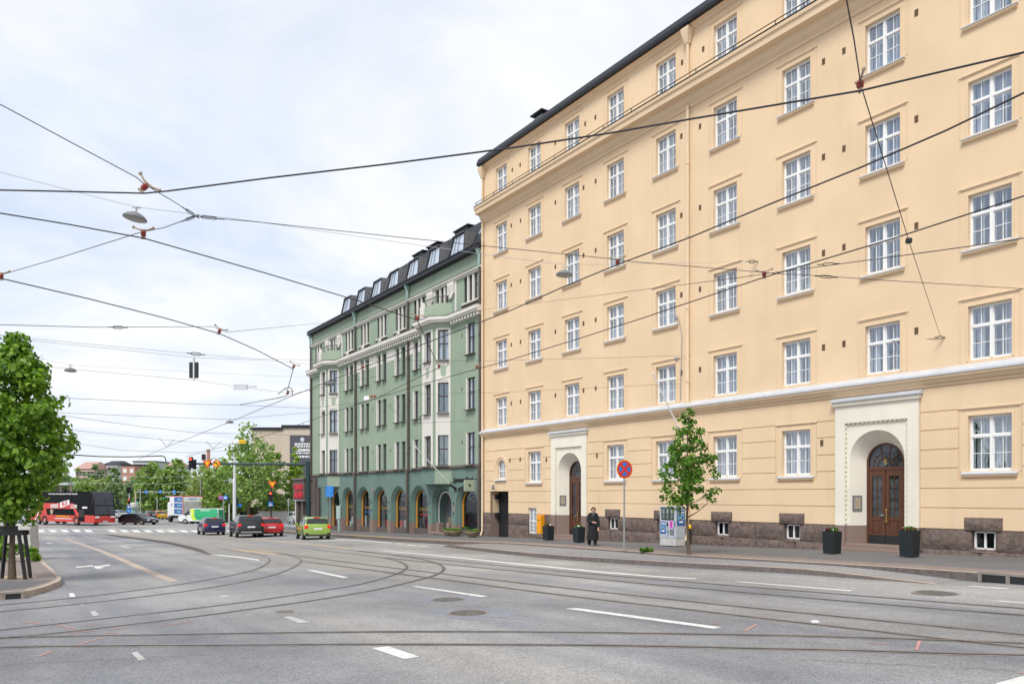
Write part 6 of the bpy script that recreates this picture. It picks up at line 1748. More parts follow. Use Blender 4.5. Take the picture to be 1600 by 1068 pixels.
make_car(393, 839.6, (-.47, .88), 4.66, 1.9, 1.62, 'suv', paint('black_paint', (.017, .018, .02)), 'large black sport utility car with silver bumper strip, between blue and red cars', rails=True, silver=True)
make_car(425, 837.9, (-.45, .89), 4.2, 1.79, 1.43, 'hatch', paint('red_paint', (.55, .02, .025)), 'bright red hatchback waiting right beside the black sport utility car')
make_car(336, 835.8, (-.505, .86), 3.95, 1.68, 1.43, 'hatch', paint('navy_paint', (.015, .02, .075)), 'small dark blue hatchback at the left of the waiting cars')
make_car(217, 819.2, (.93, -.37), 4.95, 1.9, 1.45, 'wagon', paint('night_paint', (.012, .014, .02)), 'black estate car crossing just right of the red coach', rear=False, rim='rim_bronze', lit=False)
make_car(241, 811.5, (-.6, .8), 4.8, 1.88, 1.45, 'sedan', paint('dark_paint', (.02, .022, .026)), 'dark saloon with red tail strip behind the black estate car', lit=True, group='distant cars on the far road')
make_car(254, 811.3, (-.6, .8), 4.7, 1.85, 1.45, 'sedan', paint('taxi_paint', (.75, .42, .01)), 'yellow taxi in the far lane next to the truck', cat='taxi', group='distant cars on the far road', taxi=False)
make_car(230, 806, (-.6, .8), 4.6, 1.85, 1.5, 'wagon', paint('white_paint_car', (.62, .63, .64)), 'white estate car roof showing above the dark saloon', lit=False, group='distant cars on the far road')
make_car(245, 804.5, (-.6, .8), 4.6, 1.9, 1.65, 'suv', paint('grey_paint', (.10, .10, .11)), 'grey sport utility car far down the road above the yellow taxi', group='distant cars on the far road')
make_car(226, 803, (-.6, .8), 4.6, 1.9, 1.6, 'suv', paint('maroon_paint', (.14, .05, .06)), 'dark red car with an orange roof light far behind the domed kiosk', group='distant cars on the far road')
make_car(187, 809, (.95, -.3), 4.5, 1.8, 1.45, 'wagon', paint('silver_paint', (.38, .39, .41)), 'silver car half hidden between the coach and the black estate car', lit=False, rear=False, group='distant cars on the far road')
make_car(33, 816.5, (.9, -.4), 4.5, 1.8, 1.45, 'hatch', paint('silver_paint_b', (.42, .43, .44)), 'silver and black car glimpsed under the lime tree behind the coach', lit=False, rear=False, group='distant cars on the far road')
make_car(466, 818, (.5, -.86), 4.4, 1.8, 1.5, 'hatch', paint('white_paint_b', (.62, .63, .64)), 'white car half hidden behind the dark green gantry pole', lit=False, rear=False)

# coach
def coach():
    fr = G(148, 821); head = Vector((.87, -.5, 0)).normalized(); rz = math.atan2(head.y, head.x)
    L, hw, H = 14.1, 1.275, 4.0
    side = Vector((head.y, -head.x, 0))                      # right hand side of the coach
    loc = fr - head * (L / 2) - side * hw; loc = gxy(loc.x, loc.y)
    loc.z = fr.z
    o = empty('double_decker_coach', loc, rz, 'red and black double deck coach with white lettering turning at the far crossing', 'coach')
    red = paint('coach_red', (.60, .028, .018), 0); blk = M['busglass']
    # red body: profile with rounded front, lofted across the width
    prof = [(-7.05, .42), (7.0, .34), (7.05, .95), (6.98, 1.45), (6.72, 3.2), (6.45, 3.85), (6.1, 4.0), (-6.7, 4.0), (-7.0, 3.8), (-7.05, 3.0)]
    q = MB()
    rings = []
    for y, k in ((-hw, .97), (-hw + .06, 1.0), (hw - .06, 1.0), (hw, .97)):
        rings.append([(x * (k * .03 + .97) if abs(y) > hw - .01 else x, y, .34 + (z - .34) * (1 if abs(y) < hw - .01 else .985)) for x, z in prof])
    q.loft(rings, True, True)
    for i_, f_ in enumerate(q.f):
        if len(f_) == 4 and min(q.v[k].z for k in f_) > 1.3 and max(q.v[k].x for k in f_) > -5 and f_[0] % 10 in (3, 4, 5, 6): q.mi[i_] = 1
    q.build('body', [red, M['busglass']], o, smooth=30)
    y = -hw - .006
    def side_poly(nm, pts, m_, dy=0.0, par=o):
        q = MB(); q.poly([(x, y - dy, z) for x, z in pts]); q.poly([(x, -y + dy, z) for x, z in pts]); return q.build(nm, m_, par)
    up_ = side_poly('upper_deck_black', [(-5.05, 2.62), (2.6, 2.62), (3.0, 2.5), (3.55, 1.62), (4.6, 1.25), (7.0, 1.2), (6.97, 1.45), (6.70, 3.15), (6.44, 3.8), (6.1, 3.945), (-5.25, 3.945)], blk)
    wn = side_poly('lower_windows', [(-2.75, 1.18), (3.25, 1.18), (2.75, 1.95), (-3.0, 1.95)], M['busglass'], .004)
    side_poly('upper_windows', [(-4.9, 2.72), (6.3, 2.72), (6.15, 3.55), (-4.95, 3.55)], M['busglass'], .003, up_)
    q = MB(); q.box(-5.2, 5.6, -hw - .02, -hw - .012, 3.66, 3.67); 
    side_poly('door', [(3.85, .45), (5.05, .45), (5.05, 1.95), (3.85, 1.95)], blk, .006)
    side_poly('door_window', [(3.95, 1.0), (4.95, 1.0), (4.95, 1.9), (3.95, 1.9)], M['carglass'], .012)
    # big white ring with a blob near the tail
    q = MB()
    A_ = [(-6.1 + 1.55 * math.cos(R(a)), 2.0 + 1.75 * math.sin(R(a))) for a in range(0, 361, 12)]; B_ = [(-6.1 + 1.38 * math.cos(R(a)), 2.0 + 1.56 * math.sin(R(a))) for a in range(0, 361, 12)]
    A_ = [(max(x, -7.0), min(max(z, .5), 3.95)) for x, z in A_]; B_ = [(max(x, -7.0), min(max(z, .5), 3.95)) for x, z in B_]
    q.loft([[(x, y - .006, z) for x, z in A_], [(x, y - .006, z) for x, z in B_]], closed=False)
    q.poly([(x, y - .007, z) for x, z in [(-6.9, 1.6), (-6.3, 1.35), (-5.6, 1.5), (-5.1, 2.2), (-5.3, 2.9), (-5.7, 2.5), (-6.1, 2.7), (-6.3, 2.2), (-6.9, 2.4)]])
    q.build('white_emblem', M['sign_white'], o)
    # lettering
    rot = (R(90), 0, 0)
    text_part('onni', .95, M['sign_white'], o, (-1.15, y - .03, 2.32), rot, 'coach_lettering', .008, 1.02, bold=.02)
    q = MB(); q.poly([(x, y - .022, z) for x, z in [(.05, 2.02), (2.05, 2.45), (1.95, 3.05), (.05, 2.72)]]); lb = q.build('logo_plate', M['sign_white'], o)
    text_part('BUS', .66, red, lb, (1.02, y - .04, 2.56), (R(90), R(-9), 0), 'coach_lettering', .006, 1.1, bold=.012)
    text_part('.COM', .62, M['sign_white'], o, (2.9, y - .03, 2.22), rot, 'coach_lettering', .008, .85, bold=.012)
    text_part('Turku Tampere Oulu Kuopio Rauma Pori Hanko Vaasa Lahti', .26, M['sign_white'], o, (.6, y - .03, 3.74), rot, 'route_lettering', .004, .95, bold=.005)
    text_part('WWW.ONNIBUS.COM', .28, M['sign_yellow'], o, (.6, y - .03, 1.02), rot, 'web_lettering', .004, .95, bold=.004)
    q = MB(); q.box(-1.1, 2.4, y - .02, y - .012, .72, .80); q.build('white_line', M['sign_white'], o)
    q = MB(); q.poly([(x, y - .015, z) for x, z in [(-2.1, 1.85), (-1.45, 1.85), (-1.5, 1.4), (-1.78, 1.15), (-2.05, 1.4)]]); q.build('crest', M['clamp'], o)
    q = MB(); q.box(4.6, 5.6, y - .02, y - .012, 2.02, 2.22); q.build('destination', M['sign_white'], o)
    # front
    q = MB()
    def fx(z):
        for (x0, z0), (x1, z1) in (((7.05, .95), (6.98, 1.45)), ((6.98, 1.45), (6.72, 3.2)), ((6.72, 3.2), (6.45, 3.85))):
            if z0 <= z <= z1: return x0 + (x1 - x0) * (z - z0) / (z1 - z0)
        return 7.05 if z < 1 else 6.4
    for z0, z1 in ((1.28, 2.30), (2.40, 3.2), (3.2, 3.85)):
        q.quad((fx(z0) + .012, -hw + .05, z0), (fx(z0) + .012, hw - .05, z0), (fx(z1) + .012, hw - .05, z1), (fx(z1) + .012, -hw + .05, z1))
    wq = q; q = MB()
    for z0, z1 in ((1.14, 1.45), (1.45, 3.2), (3.2, 3.84)): q.quad((fx(z0) + .006, -hw, z0), (fx(z0) + .006, hw, z0), (fx(z1) + .006, hw, z1), (fx(z1) + .006, -hw, z1))
    q.quad((fx(3.84) + .006, -hw, 3.84), (fx(3.84) + .006, hw, 3.84), (6.08, hw, 4.006), (6.08, -hw, 4.006)); q.quad((6.08, -hw, 4.006), (6.08, hw, 4.006), (-5.2, hw, 4.006), (-5.2, -hw, 4.006)); q.build('front_mask', M['busglass'], o)
    q = wq; q.build('windscreen', M.setdefault('coachglass', mat('coach_glass', (.03, .036, .045), .06, var=.3, scale=.8, spec=.6)), o)
    q = MB(); q.quad((fx(2.3) + .014, -hw + .03, 2.30), (fx(2.3) + .014, hw - .03, 2.30), (fx(2.4) + .014, hw - .03, 2.40), (fx(2.4) + .014, -hw + .03, 2.40)); q.quad((fx(1.24) + .01, -hw, 1.12), (fx(1.24) + .01, hw, 1.12), (fx(1.28) + .014, hw, 1.28), (fx(1.28) + .014, -hw, 1.28)); q.build('windscreen_bar', blk, o)
    for sy in (-1, 1):
        q = MB(); q.m = Matrix.Translation((7.0, sy * .95, 1.0)); q.rbox(-.06, .07, -.26, .26, -.1, .1, .04); q.build('headlamp', M['head'], o)
        q = MB(); q.tube([(6.6, sy * 1.25, 3.3), (7.15, sy * 1.5, 3.1)], .03, 5); q.rbox(7.05, 7.2, sy * 1.5 - .12, sy * 1.5 + .12, 2.5, 3.15, .03); q.build('mirror', M['trim'], o)
    q = MB(); q.box(7.05, 7.07, -.3, .3, .42, .54); q.build('front_plate', M['plate'], o)
    for sy in (-1, 1):
        for xw in (3.35, -3.35, -4.75):
            q = MB(); y0, y1 = sy * (hw - .25), sy * (hw + .015)
            q.lathe([(.3, y0), (.5, y0), (.5, y1 - sy * .02), (.46, y1), (.33, y1), (.32, y1 - sy * .04)], (xw, 0, .5), 22, 'y'); wl = q.build('wheel', M['tyre'], o, smooth=40)
            q = MB(); q.lathe([(.32, y1 - sy * .05), (.29, y1 - sy * .01), (.2, y1 - sy * .04), (.1, y1 + sy * .0), (0, y1 + sy * .01)], (xw, 0, .5), 18, 'y', cap=False); q.build('rim', M['rim'], wl, smooth=40)
            q = MB(); pts = [(xw + .62 * math.cos(R(a)), .48 + .62 * math.sin(R(a))) for a in range(-6, 187, 12)]; ins_ = [(xw + .49 * math.cos(R(a)), .48 + .49 * math.sin(R(a))) for a in range(-6, 187, 12)]
            yy = sy * (hw + .005); q.loft([[(x, yy, z) for x, z in pts], [(x, yy, z) for x, z in ins_]], closed=False); q.build('wheel_arch', M['trim'], o)
coach()

# delivery van: white cab, green rear
def van():
    loc = G(315, 817.8); rz = math.atan2(.10, -1.0); o = empty('delivery_van', loc, rz, 'white delivery van with lime stripe and green rear half in front of the truck', 'van')
    L, hw, H = 5.3, .95, 1.95
    pf = [(-2.65, .4), (2.5, .32), (2.65, .55), (2.6, .88), (2.3, 1.08), (1.85, 1.15), (1.15, 1.80), (.9, 1.92), (-2.4, 1.95), (-2.6, 1.8)]
    q = MB(); rr = []
    for y, k in ((-hw, .96), (-hw + .1, 1), (hw - .1, 1), (hw, .96)): rr.append([(x * k, y * (1 - .10 * max(0, (z - 1.0)) / .95), z if k == 1 else .32 + (z - .32) * .985) for x, z in pf])
    q.loft(rr, True, True); q.build('body', paint('van_white', (.72, .73, .73), 0), o, smooth=30)
    grn = paint('van_green', (.012, .36, .14), 0); lime = paint('van_lime', (.55, .72, .02), 0)
    yS = lambda z: hw * (1 - .10 * max(0, (z - 1.0)) / .95) + .008
    def sp(nm, pts, m_, d=0):
        q = MB()
        for sg in (1, -1): q.poly([(x, sg * (yS(z) + d), z) for x, z in pts])
        return q.build(nm, m_, o)
    sp('green_panel', [(.1, .5), (.45, 1.0), (.5, 1.85), (-2.5, 1.88), (-2.52, 1.0), (-2.55, .5)], grn)
    sp('lime_stripe', [(.12, .5), (.47, 1.0), (.52, 1.85), (1.0, 1.85), (.98, 1.0), (.6, .5)], lime)
    q = MB(); q.quad((-2.675, -hw * .93, .5), (-2.675, hw * .93, .5), (-2.62, hw * .86, 1.78), (-2.62, -hw * .86, 1.78)); q.build('rear_panel', grn, o)
    sp('side_window', [(1.05, 1.15), (1.75, 1.15), (1.2, 1.66), (1.05, 1.7)], M['carglass'], .004)
    q = MB(); q.box(-1.5, -.3, hw * .93 + .002, hw * .93 + .01, 1.5, 1.72); q.box(-1.5, -.3, -hw * .93 - .01, -hw * .93 - .002, 1.5, 1.72); q.build('white_label', M['sign_white'], o)
    q = MB(); q.quad((1.84, -hw * .85, 1.2), (1.84, hw * .85, 1.2), (1.2, hw * .8, 1.78), (1.2, -hw * .8, 1.78)); q.m = None; w_ = q.build('windscreen', M['carglass'], o); w_.location = (.03, 0, .02)
    for sy in (-1, 1):
        q = MB(); q.m = Matrix.Translation((2.45, sy * .72, .82)); q.rbox(-.12, .08, -.16, .16, -.09, .09, .03); q.build('headlamp', M['head'], o)
        q = MB(); q.rbox(1.5, 1.62, sy * 1.08 - .1, sy * 1.08 + .1, 1.08, 1.32, .03); q.build('mirror', M['trim'], o)
        q = MB(); q.m = Matrix.Translation((-2.52, sy * .82, 1.1)); q.rbox(-.05, .08, -.07, .07, -.25, .25, .02); q.build('tail_lamp', M['petal_red'], o)
        for xw in (1.65, -1.6):
            q = MB(); y0, y1 = sy * (hw - .2), sy * (hw + .012); q.lathe([(.2, y0), (.33, y0), (.33, y1 - sy * .02), (.3, y1), (.22, y1)], (xw, 0, .33), 18, 'y'); wl = q.build('wheel', M['tyre'], o, smooth=40)
            q = MB(); q.lathe([(.21, y1 + sy * .003), (0, y1 + sy * .008)], (xw, 0, .33), 14, 'y', cap=False); q.build('rim', M['rim'], wl)
van()
def truck():
    loc = G(301, 815.9); hd = Vector((-.63, .76, 0)).normalized(); rz = math.atan2(hd.y, hd.x)
    c = loc + hd * 3.6; o = empty('box_truck', gxy(c.x, c.y), rz, 'white box truck with blue side panels and roller shutter rear', 'truck')
    hw = 1.27
    q = MB(); q.box(-3.6, 2.2, -hw, hw, .95, 3.55); q.build('cargo_box', M['sign_white'], o)
    q = MB(); q.box(-3.61, 2.22, -hw - .02, hw + .02, 3.5, 3.58); q.box(-3.63, -3.58, -hw - .02, -hw + .06, .95, 3.5); q.box(-3.63, -3.58, hw - .06, hw + .02, .95, 3.5); q.build('red_edge', M['sign_red'], o)
    q = MB(); q.box(-3.62, -3.6, -hw + .1, hw - .1, 1.0, 2.85)
    for k in range(12): q.box(-3.635, -3.62, -hw + .1, hw - .1, 1.05 + .15 * k, 1.09 + .15 * k)
    q.build('roller_shutter', M['concrete'], o)
    for k in range(3):
        q = MB(); q.box(-3.4, .1, hw + .004, hw + .012, 1.15 + .8 * k, 1.82 + .8 * k); p_ = q.build('blue_panel', M['poster_blue'], o)
        q = MB(); q.box(-3.0, -1.2, hw + .014, hw + .018, 1.35 + .8 * k, 1.62 + .8 * k); q.build('panel_print', M['poster_sky'], p_)
    text_part('ICE', .5, M['sign_blue'], o, (1.2, hw + .02, 2.35), (R(90), 0, R(180)), 'truck_lettering', .004)
    text_part('KESTO', .34, M['sign_blue'], o, (-3.62, 0, 3.15), (R(90), 0, R(-90)), 'truck_lettering', .004)
    q = MB(); q.rbox(2.3, 3.6, -1.2, 1.2, .55, 2.7, .15); q.build('cab', M['sign_white'], o)
    q = MB(); q.box(-3.5, 2.5, -.9, .9, .55, .94); q.box(-3.7, -3.5, -1.2, 1.2, .5, .75); q.build('chassis', M['trim'], o)
    for sy in (-1, 1):
        q = MB(); q.m = Matrix.Translation((-3.7, sy * .95, .65)); q.rbox(-.03, .03, -.15, .15, -.07, .07, .01); q.build('tail_lamp', M['petal_red'], o)
        for xw in (2.6, -2.1):
            q = MB(); y0, y1 = sy * (hw - .45), sy * (hw - .02); q.lathe([(.25, y0), (.45, y0), (.45, y1), (.28, y1), (.1, y1 - sy * .1)], (xw, 0, .45), 16, 'y'); q.build('wheel', M['tyre'], o, smooth=40)
truck()
# motorbike rider far off is only a few pixels: motorbike with its rider
loc = G(262, 807); o = empty('motorbike', loc, R(120), 'dark motorbike far down the road left of the truck', 'motorbike')
for x in (-.65, .65):
    q = MB(); q.lathe([(.16, -.06), (.31, -.06), (.31, .06), (.16, .06)], (x, 0, .31), 14, 'y'); q.build('wheel', M['tyre'], o)
q = MB(); q.tube([(-.65, 0, .31), (-.3, 0, .7), (.35, 0, .85), (.65, 0, .31)], [.06, .14, .14, .05], 6); q.rbox(-.7, .1, -.15, .15, .72, .85, .04); q.tube([(.35, -.35, 1.05), (.38, 0, 1.0), (.35, .35, 1.05)], .025, 5); q.build('body', M['trim'], o)

# ================================================================ PERSON
def person():
    p = G(926.5, 851.6, KH2); h = 1.0
    o = empty('person', p, R(-8), 'person in a long black coat walking on the pavement, hands held at the waist', 'person')
    sk = 1.60 / 1.62
    # body: one skinned surface. Local axes: x to the photo's right, -y towards the street
    V = []; E = []; RAD = []
    def add(pt, r, par=None):
        V.append((pt[0] * sk, pt[1] * sk, pt[2] * sk)); RAD.append(r * sk)
        if par is not None: E.append((par, len(V) - 1))
        return len(V) - 1
    pel = add((0, 0, .86), .135)
    sp = add((.0, 0, 1.02), .13, pel); ch = add((.01, -.005, 1.18), .11, sp); up_ = add((.01, 0, 1.30), .08, ch)
    nk = add((.015, -.01, 1.38), .052, up_); ch2 = add((.02, -.02, 1.44), .062, nk); hd = add((.02, -.015, 1.51), .088, ch2); tp = add((.02, -.005, 1.575), .062, hd)
    nose = add((.035, -.105, 1.495), .016, hd)
    fing = []
    for sx in (-1, 1):
        sh = add((sx * .135, .0, 1.29), .05, up_); el = add((sx * .205, -.02, 1.04), .045, sh)
        if sx < 0: wr = add((-.02, -.20, .99), .033, el); pm_ = add((.05, -.215, .985), .027, wr); fing.append((pm_, (.05, -.215, .985), (1, -.1, -.1)))
        else: wr = add((.225, -.06, .80), .033, el); pm_ = add((.23, -.075, .74), .026, wr); fing.append((pm_, (.23, -.075, .73), (0, -.15, -1)))
        hp = add((sx * .085, 0, .80), .095, pel)
        if sx < 0: kn = add((-.11, .03, .44), .062, hp); an = add((-.165, .12, .10), .03, kn); to = add((-.15, .03, .035), .038, an)
        else: kn = add((.10, -.04, .44), .062, hp); an = add((.095, -.03, .09), .03, kn); to = add((.14, -.15, .035), .038, an)
    for pm_, c, d in fing:
        d = Vector(d).normalized(); side = d.cross(Vector((0, 1, .2))).normalized()
        for k in range(4):
            off = side * ((k - 1.5) * .019); L = (.062, .075, .07, .055)[k]
            a = add(tuple(Vector(c) + off + d * .035), .0095, pm_); b = add(tuple(Vector(c) + off + d * (.035 + L * .55) + Vector((0, -.012, 0))), .009, a); add(tuple(Vector(c) + off + d * (.035 + L) + Vector((0, -.006, -.012))), .008, b)
        a = add(tuple(Vector(c) - side * .035 + d * .005), .011, pm_); add(tuple(Vector(c) - side * .045 + d * .04), .009, a)
    me = bpy.data.meshes.new('body'); me.from_pydata(V, E, []); me.update()
    b = bpy.data.objects.new('body', me); COL.objects.link(b)
    md = b.modifiers.new('skin', 'SKIN'); b.modifiers.new('sub', 'SUBSURF').levels = 2; b.modifiers['sub'].render_levels = 2
    lay = me.skin_vertices[0].data if me.skin_vertices else None
    if lay is None: raise RuntimeError('no skin layer')
    for i, r in enumerate(RAD): lay[i].radius = (r, r); lay[i].use_root = (i == 0)
    dg = bpy.context.evaluated_depsgraph_get(); m2 = bpy.data.meshes.new_from_object(b.evaluated_get(dg)); m2.name = 'body'
    bpy.data.objects.remove(b)
    m2.materials.clear(); m2.materials.append(M['skin']); m2.polygons.foreach_set('use_smooth', [True] * len(m2.polygons))
    inst('body', m2, o)
    # hair swept back, shoes, trousers, coat
    q = MB(); c = Vector((.02, -.012, 1.52)) * sk
    for k in range(9):
        for a in range(0, 360, 20):
            cell = []
            for da, dk in ((0, 0), (20, 0), (20, 1), (0, 1)):
                t = R(-40 + 14.4 * (k + dk)); rr = .104 * math.cos(t)
                cell.append((c.x + rr * math.cos(R(a + da)) * .96, c.y + .012 + rr * math.sin(R(a + da)) * 1.08, c.z + .112 * math.sin(t)))
            my = sum(p[1] for p in cell) / 4 - c.y; mz = sum(p[2] for p in cell) / 4 - c.z
            if my < -.03 and mz < .062: continue
            if my < .03 and mz < -.01: continue
            q.quad(*cell)
    q.build('hair', M['hair'], o, smooth=80)
    q = MB()
    for x in (-.004, .052): q.lathe([(.009, -.004), (.006, .004)], ((x + .004) * sk, -.098 * sk, 1.52 * sk), 8, 'y')
    q.box(.012 * sk, .046 * sk, -.09, -.084, 1.452 * sk, 1.459 * sk); q.build('eyes', M['hair'], o)
    def cloth(nm, rings_, m_):
        q = MB(); q.loft([[((cx + rx * math.cos(R(a)) * (1 + .035 * math.sin(R(a * 5 + 60 * i)) * w)) * sk, (cy + ry * math.sin(R(a)) * (1 + .035 * math.sin(R(a * 5 + 60 * i)) * w)) * sk, z * sk) for a in range(0, 360, 15)] for i, (z, cx, cy, rx, ry, w) in enumerate(rings_)], True, True)
        return q.build(nm, m_, o, smooth=70)
    cloth('coat', [(.235, -.02, .02, .255, .19, 1.6), (.45, -.01, .015, .235, .185, 1.4), (.7, 0, .01, .215, .175, 1), (.9, 0, .005, .19, .165, .6), (1.03, 0, 0, .175, .155, .4), (1.2, .005, 0, .175, .16, .2), (1.29, .01, 0, .155, .13, 0), (1.345, .012, 0, .13, .10, 0), (1.37, .012, 0, .12, .095, 0), (1.40, .015, .005, .075, .075, 0)], M['coat'])
    for sx in (-1, 1):
        pts = [(sx * .06, 0, 1.345), (sx * .125, 0, 1.315), (sx * .165, 0, 1.22), (sx * .20, -.02, 1.04)] + ([(-.13, -.14, 1.0), (-.03, -.20, .99)] if sx < 0 else [(.225, -.04, .92), (.228, -.065, .79)])
        q = MB(); q.tube([Vector(v) * sk for v in pts], [.06, .078, .082, .075, .066, .058], 12); q.build('sleeve', M['coat'], o, smooth=70)
    for pts in ([(-.11, .03, .50), (-.135, .06, .33), (-.17, .12, .065)], [(.10, -.04, .50), (.098, -.035, .33), (.095, -.03, .06)]):
        q = MB(); q.tube([Vector(v) * sk for v in pts], [.085, .078, .075], 12); q.build('trouser_leg', M['coat'], o, smooth=70)
    for (x, y, dx_, dy_) in ((-.165, .11, .02, -.1), (.095, -.035, .045, -.13)):
        q = MB(); q.tube([(x * sk - dx_ * .4, y * sk - dy_ * .4, .045), (x * sk, y * sk, .05), (x * sk + dx_, y * sk + dy_, .035), (x * sk + dx_ * 1.5, y * sk + dy_ * 1.5, .025)], [.04, .05, .042, .02], 10); q.build('shoe', M['black'], o, smooth=70)
    q = MB(); q.prism([(-.03 * sk, 1.37 * sk), (.07 * sk, 1.37 * sk), (.02 * sk, 1.27 * sk)], 'y', -.142, -.135); q.build('collar_scarf', M['lamp_grey'], o)
person()

# ================================================================ OVERHEAD WIRES
def wire(name, pts, r, label, cat, m_='wire', sag=0.0, group=None):
    out = []
    for a, b in zip(pts[:-1], pts[1:]):
        n = max(2, int((b - a).length / 2.5))
        for k in range(n):
            u = k / n; q = a.lerp(b, u); q.z -= sag * 4 * u * (1 - u); out.append(q)
    out.append(pts[-1])
    c = sum(out, Vector()) / len(out)
    q = MB(-c); q.tube(out, r, 5); o = q.build(name, M[m_], None, smooth=60); o.location = c
    return tag(o, label, cat, group)
def cw(pxs, h=5.6): return [WP(x, y, h) for x, y in pxs]
def pz(l): return [P(x, y, Z) for x, y, Z in l]
CWG = 'tram contact wires'
wire('contact_wire', cw([(-160, 293), (0, 297), (120, 299.5), (225, 302), (262, 298.5), (420, 278), (600, 257), (800, 231), (950, 208.5), (1080, 186), (1344, 142), (1480, 110), (1600, 82), (1720, 55)], 5.7), .0105, 'topmost thick dark wire crossing the whole photo and rising towards the right', 'wire', group=CWG)
wire('contact_wire', cw([(-120, 313), (0, 333), (110, 351), (224, 372), (420, 428), (560, 470), (652, 500), (686, 574), (640, 596), (588, 622), (560, 631)]), .0095, 'dark wire from the left edge sloping down to a kink before the green bay', 'wire', group=CWG)
wire('contact_wire', cw([(-120, 408), (0, 434.5), (140, 467), (255, 496), (343, 521), (400, 546), (458, 576), (447, 618), (430, 622), (375, 632)]), .0105, 'dark wire from the left edge sloping to the small bow left of the green house', 'wire', group=CWG)
wire('contact_wire', cw([(1720, 93), (1600, 145), (1480, 203), (1346, 261), (1200, 320), (1080, 370), (965, 413), (880, 448), (800, 484), (662, 537), (560, 577), (457, 618), (356, 660), (300, 682), (260, 698), (215, 718)]), .0105, 'long dark wire from the upper right corner across the yellow house to the far trees', 'wire', group=CWG)
wire('contact_wire', cw([(1720, 254), (1600, 306), (1400, 371), (1194, 433), (1000, 498), (900, 530), (780, 567), (745, 576), (650, 603), (560, 630), (486, 656), (420, 679), (330, 702), (290, 713)]), .0105, 'lower long dark wire crossing the yellow house from the right edge to the far junction', 'wire', group=CWG)
SP = 'span wires'
def span(l, lab, r=.0065, m_='wire', sag=0.0): wire('span_wire', pz(l), r, lab, 'wire', m_, sag, SP)
span([(-60, 130, 9.0), (0, 163, 9.5), (213, 277, 10.6), (226, 288, 10.7), (265, 311, 11.6), (302, 334, 12.6)], 'thin wire coming down from the upper left edge to the three way joint')
span([(304, 338, 12.6), (255, 356, 12.5), (222, 362, 12.2), (190, 372, 12.6), (95, 402, 13.6), (2, 429, 14.8)], 'thin wire from the three way joint down to the left photo edge')
span([(306, 338, 12.6), (400, 346.5, 12.9), (600, 368, 13.4), (755, 384, 13.8), (953, 404, 14.0), (981, 408, 14.1), (1182, 424.5, 14.6), (1206, 427, 14.7), (1287, 431, 14.8), (1383, 438, 15.2), (1600, 451, 16), (1720, 458, 16.5)], 'thin wire running right from the three way joint across the yellow house')
span([(-80, 250, 17), (0, 269, 17.3), (195, 319, 17.9), (225, 325, 18), (300, 334, 18.6), (400, 346, 19.3), (600, 375, 21), (790, 402, 23), (872, 412, 24.3), (892, 413.5, 24.5), (1000, 412, 26.8), (1178, 408.5, 30.05)], 'pale grey lamp wire from the left edge past both saucer lamps to the yellow wall', .007, 'wire_pale')
span([(1318, -25, 5.6), (1334, 60, 6.6), (1345, 133, 8.0), (1420, 376, 13.4), (1470, 527, 24.05)], 'thin steep wire dropping down the right part of the yellow house to a wall anchor')
span([(752, 484, 46.4), (880, 468, 30), (1148, 434.5, 15.4), (1194, 428, 14.7), (1313, 412, 11.9), (1411, 399, 10.4), (1513, 385, 9.3), (1600, 372, 8.5), (1720, 356, 7.6)], 'thin wire from the seam between both houses rising gently to the right edge')
span([(-60, 505, 13.5), (0, 507, 14), (144, 511, 16), (334, 510, 19.6), (343, 515, 19.8), (356, 518.5, 20.5), (470, 507.5, 33), (560, 499.5, 48), (604, 494, 58.6)], 'thin wire from the left edge over the double insulator to the green house eaves')
span([(-40, 518, 30), (40, 528, 31), (200, 543, 33), (307, 553, 35), (404, 560.5, 36), (560, 563.5, 36.5), (780, 563, 36), (964, 558.5, 34.5), (1063, 555, 33.2)], 'thin nearly level wire at mid height from the lime tree to the yellow wall')
span([(1066, 555.5, 33.1), (1160, 547.5, 31.2), (1313, 537, 27.3), (1466, 528.5, 24.15)], 'thin wire close to the yellow wall between its two anchors')
span([(38, 531, 33), (180, 545, 35), (303, 558.5, 36), (404, 562, 36.5), (520, 571, 38)], 'thin wire that carries the hanging black signal')
span([(-20, 562, 33), (118, 577, 34.6), (303, 593.5, 36.2), (375, 604.5, 37), (440, 612.5, 37.8), (455, 615, 38)], 'thin wire under the hanging black signal with a small grey plate')
span([(30, 552, 40), (101, 568, 41.5), (118, 570.5, 41.8), (300, 581, 45), (476, 589, 52), (505, 593, 55), (513, 594, 55.5), (560, 596, 62)], 'pale wire of the small saucer lamp over the lime tree', .007, 'wire_pale')
span([(94, 621, 44), (300, 631, 50), (375, 632.5, 52), (485, 637.5, 60), (560, 629, 62.3)], 'thin wire ending on the left bay of the green house', .012)
span([(-40, 611, 40), (94, 621, 44)], 'short wire piece hidden in the lime tree crown')
span([(60, 642, 52), (105, 645, 54), (300, 653, 58), (359, 655, 60), (487, 643.5, 70)], 'faint wire with a little lamp left of the green house corner', .012)
span([(60, 645, 58), (105, 650, 60), (225, 666.5, 64), (304, 675.5, 66), (450, 679, 72), (486, 680, 74)], 'thin wire with a small white insulator over the far junction', .014)
span([(80, 667, 66), (126, 673, 68), (249, 686, 72), (330, 692, 74), (420, 697, 78)], 'thin far wire just above the gantry arm', .014)
span([(60, 683, 80), (190, 703, 82), (300, 707, 84), (380, 702, 88)], 'faint far wire over the hill houses', .016)
span([(587, 617, 48), (700, 614.5, 45), (780, 613, 42), (885, 608, 38), (1062, 599, 33.25)], 'thin wire from the double insulator to the lower anchor on the yellow wall')
span([(375, 632, 46), (445, 620, 42), (470, 612, 40), (590, 587, 49.0)], 'thin wire joining the small loop to the green facade', .009)
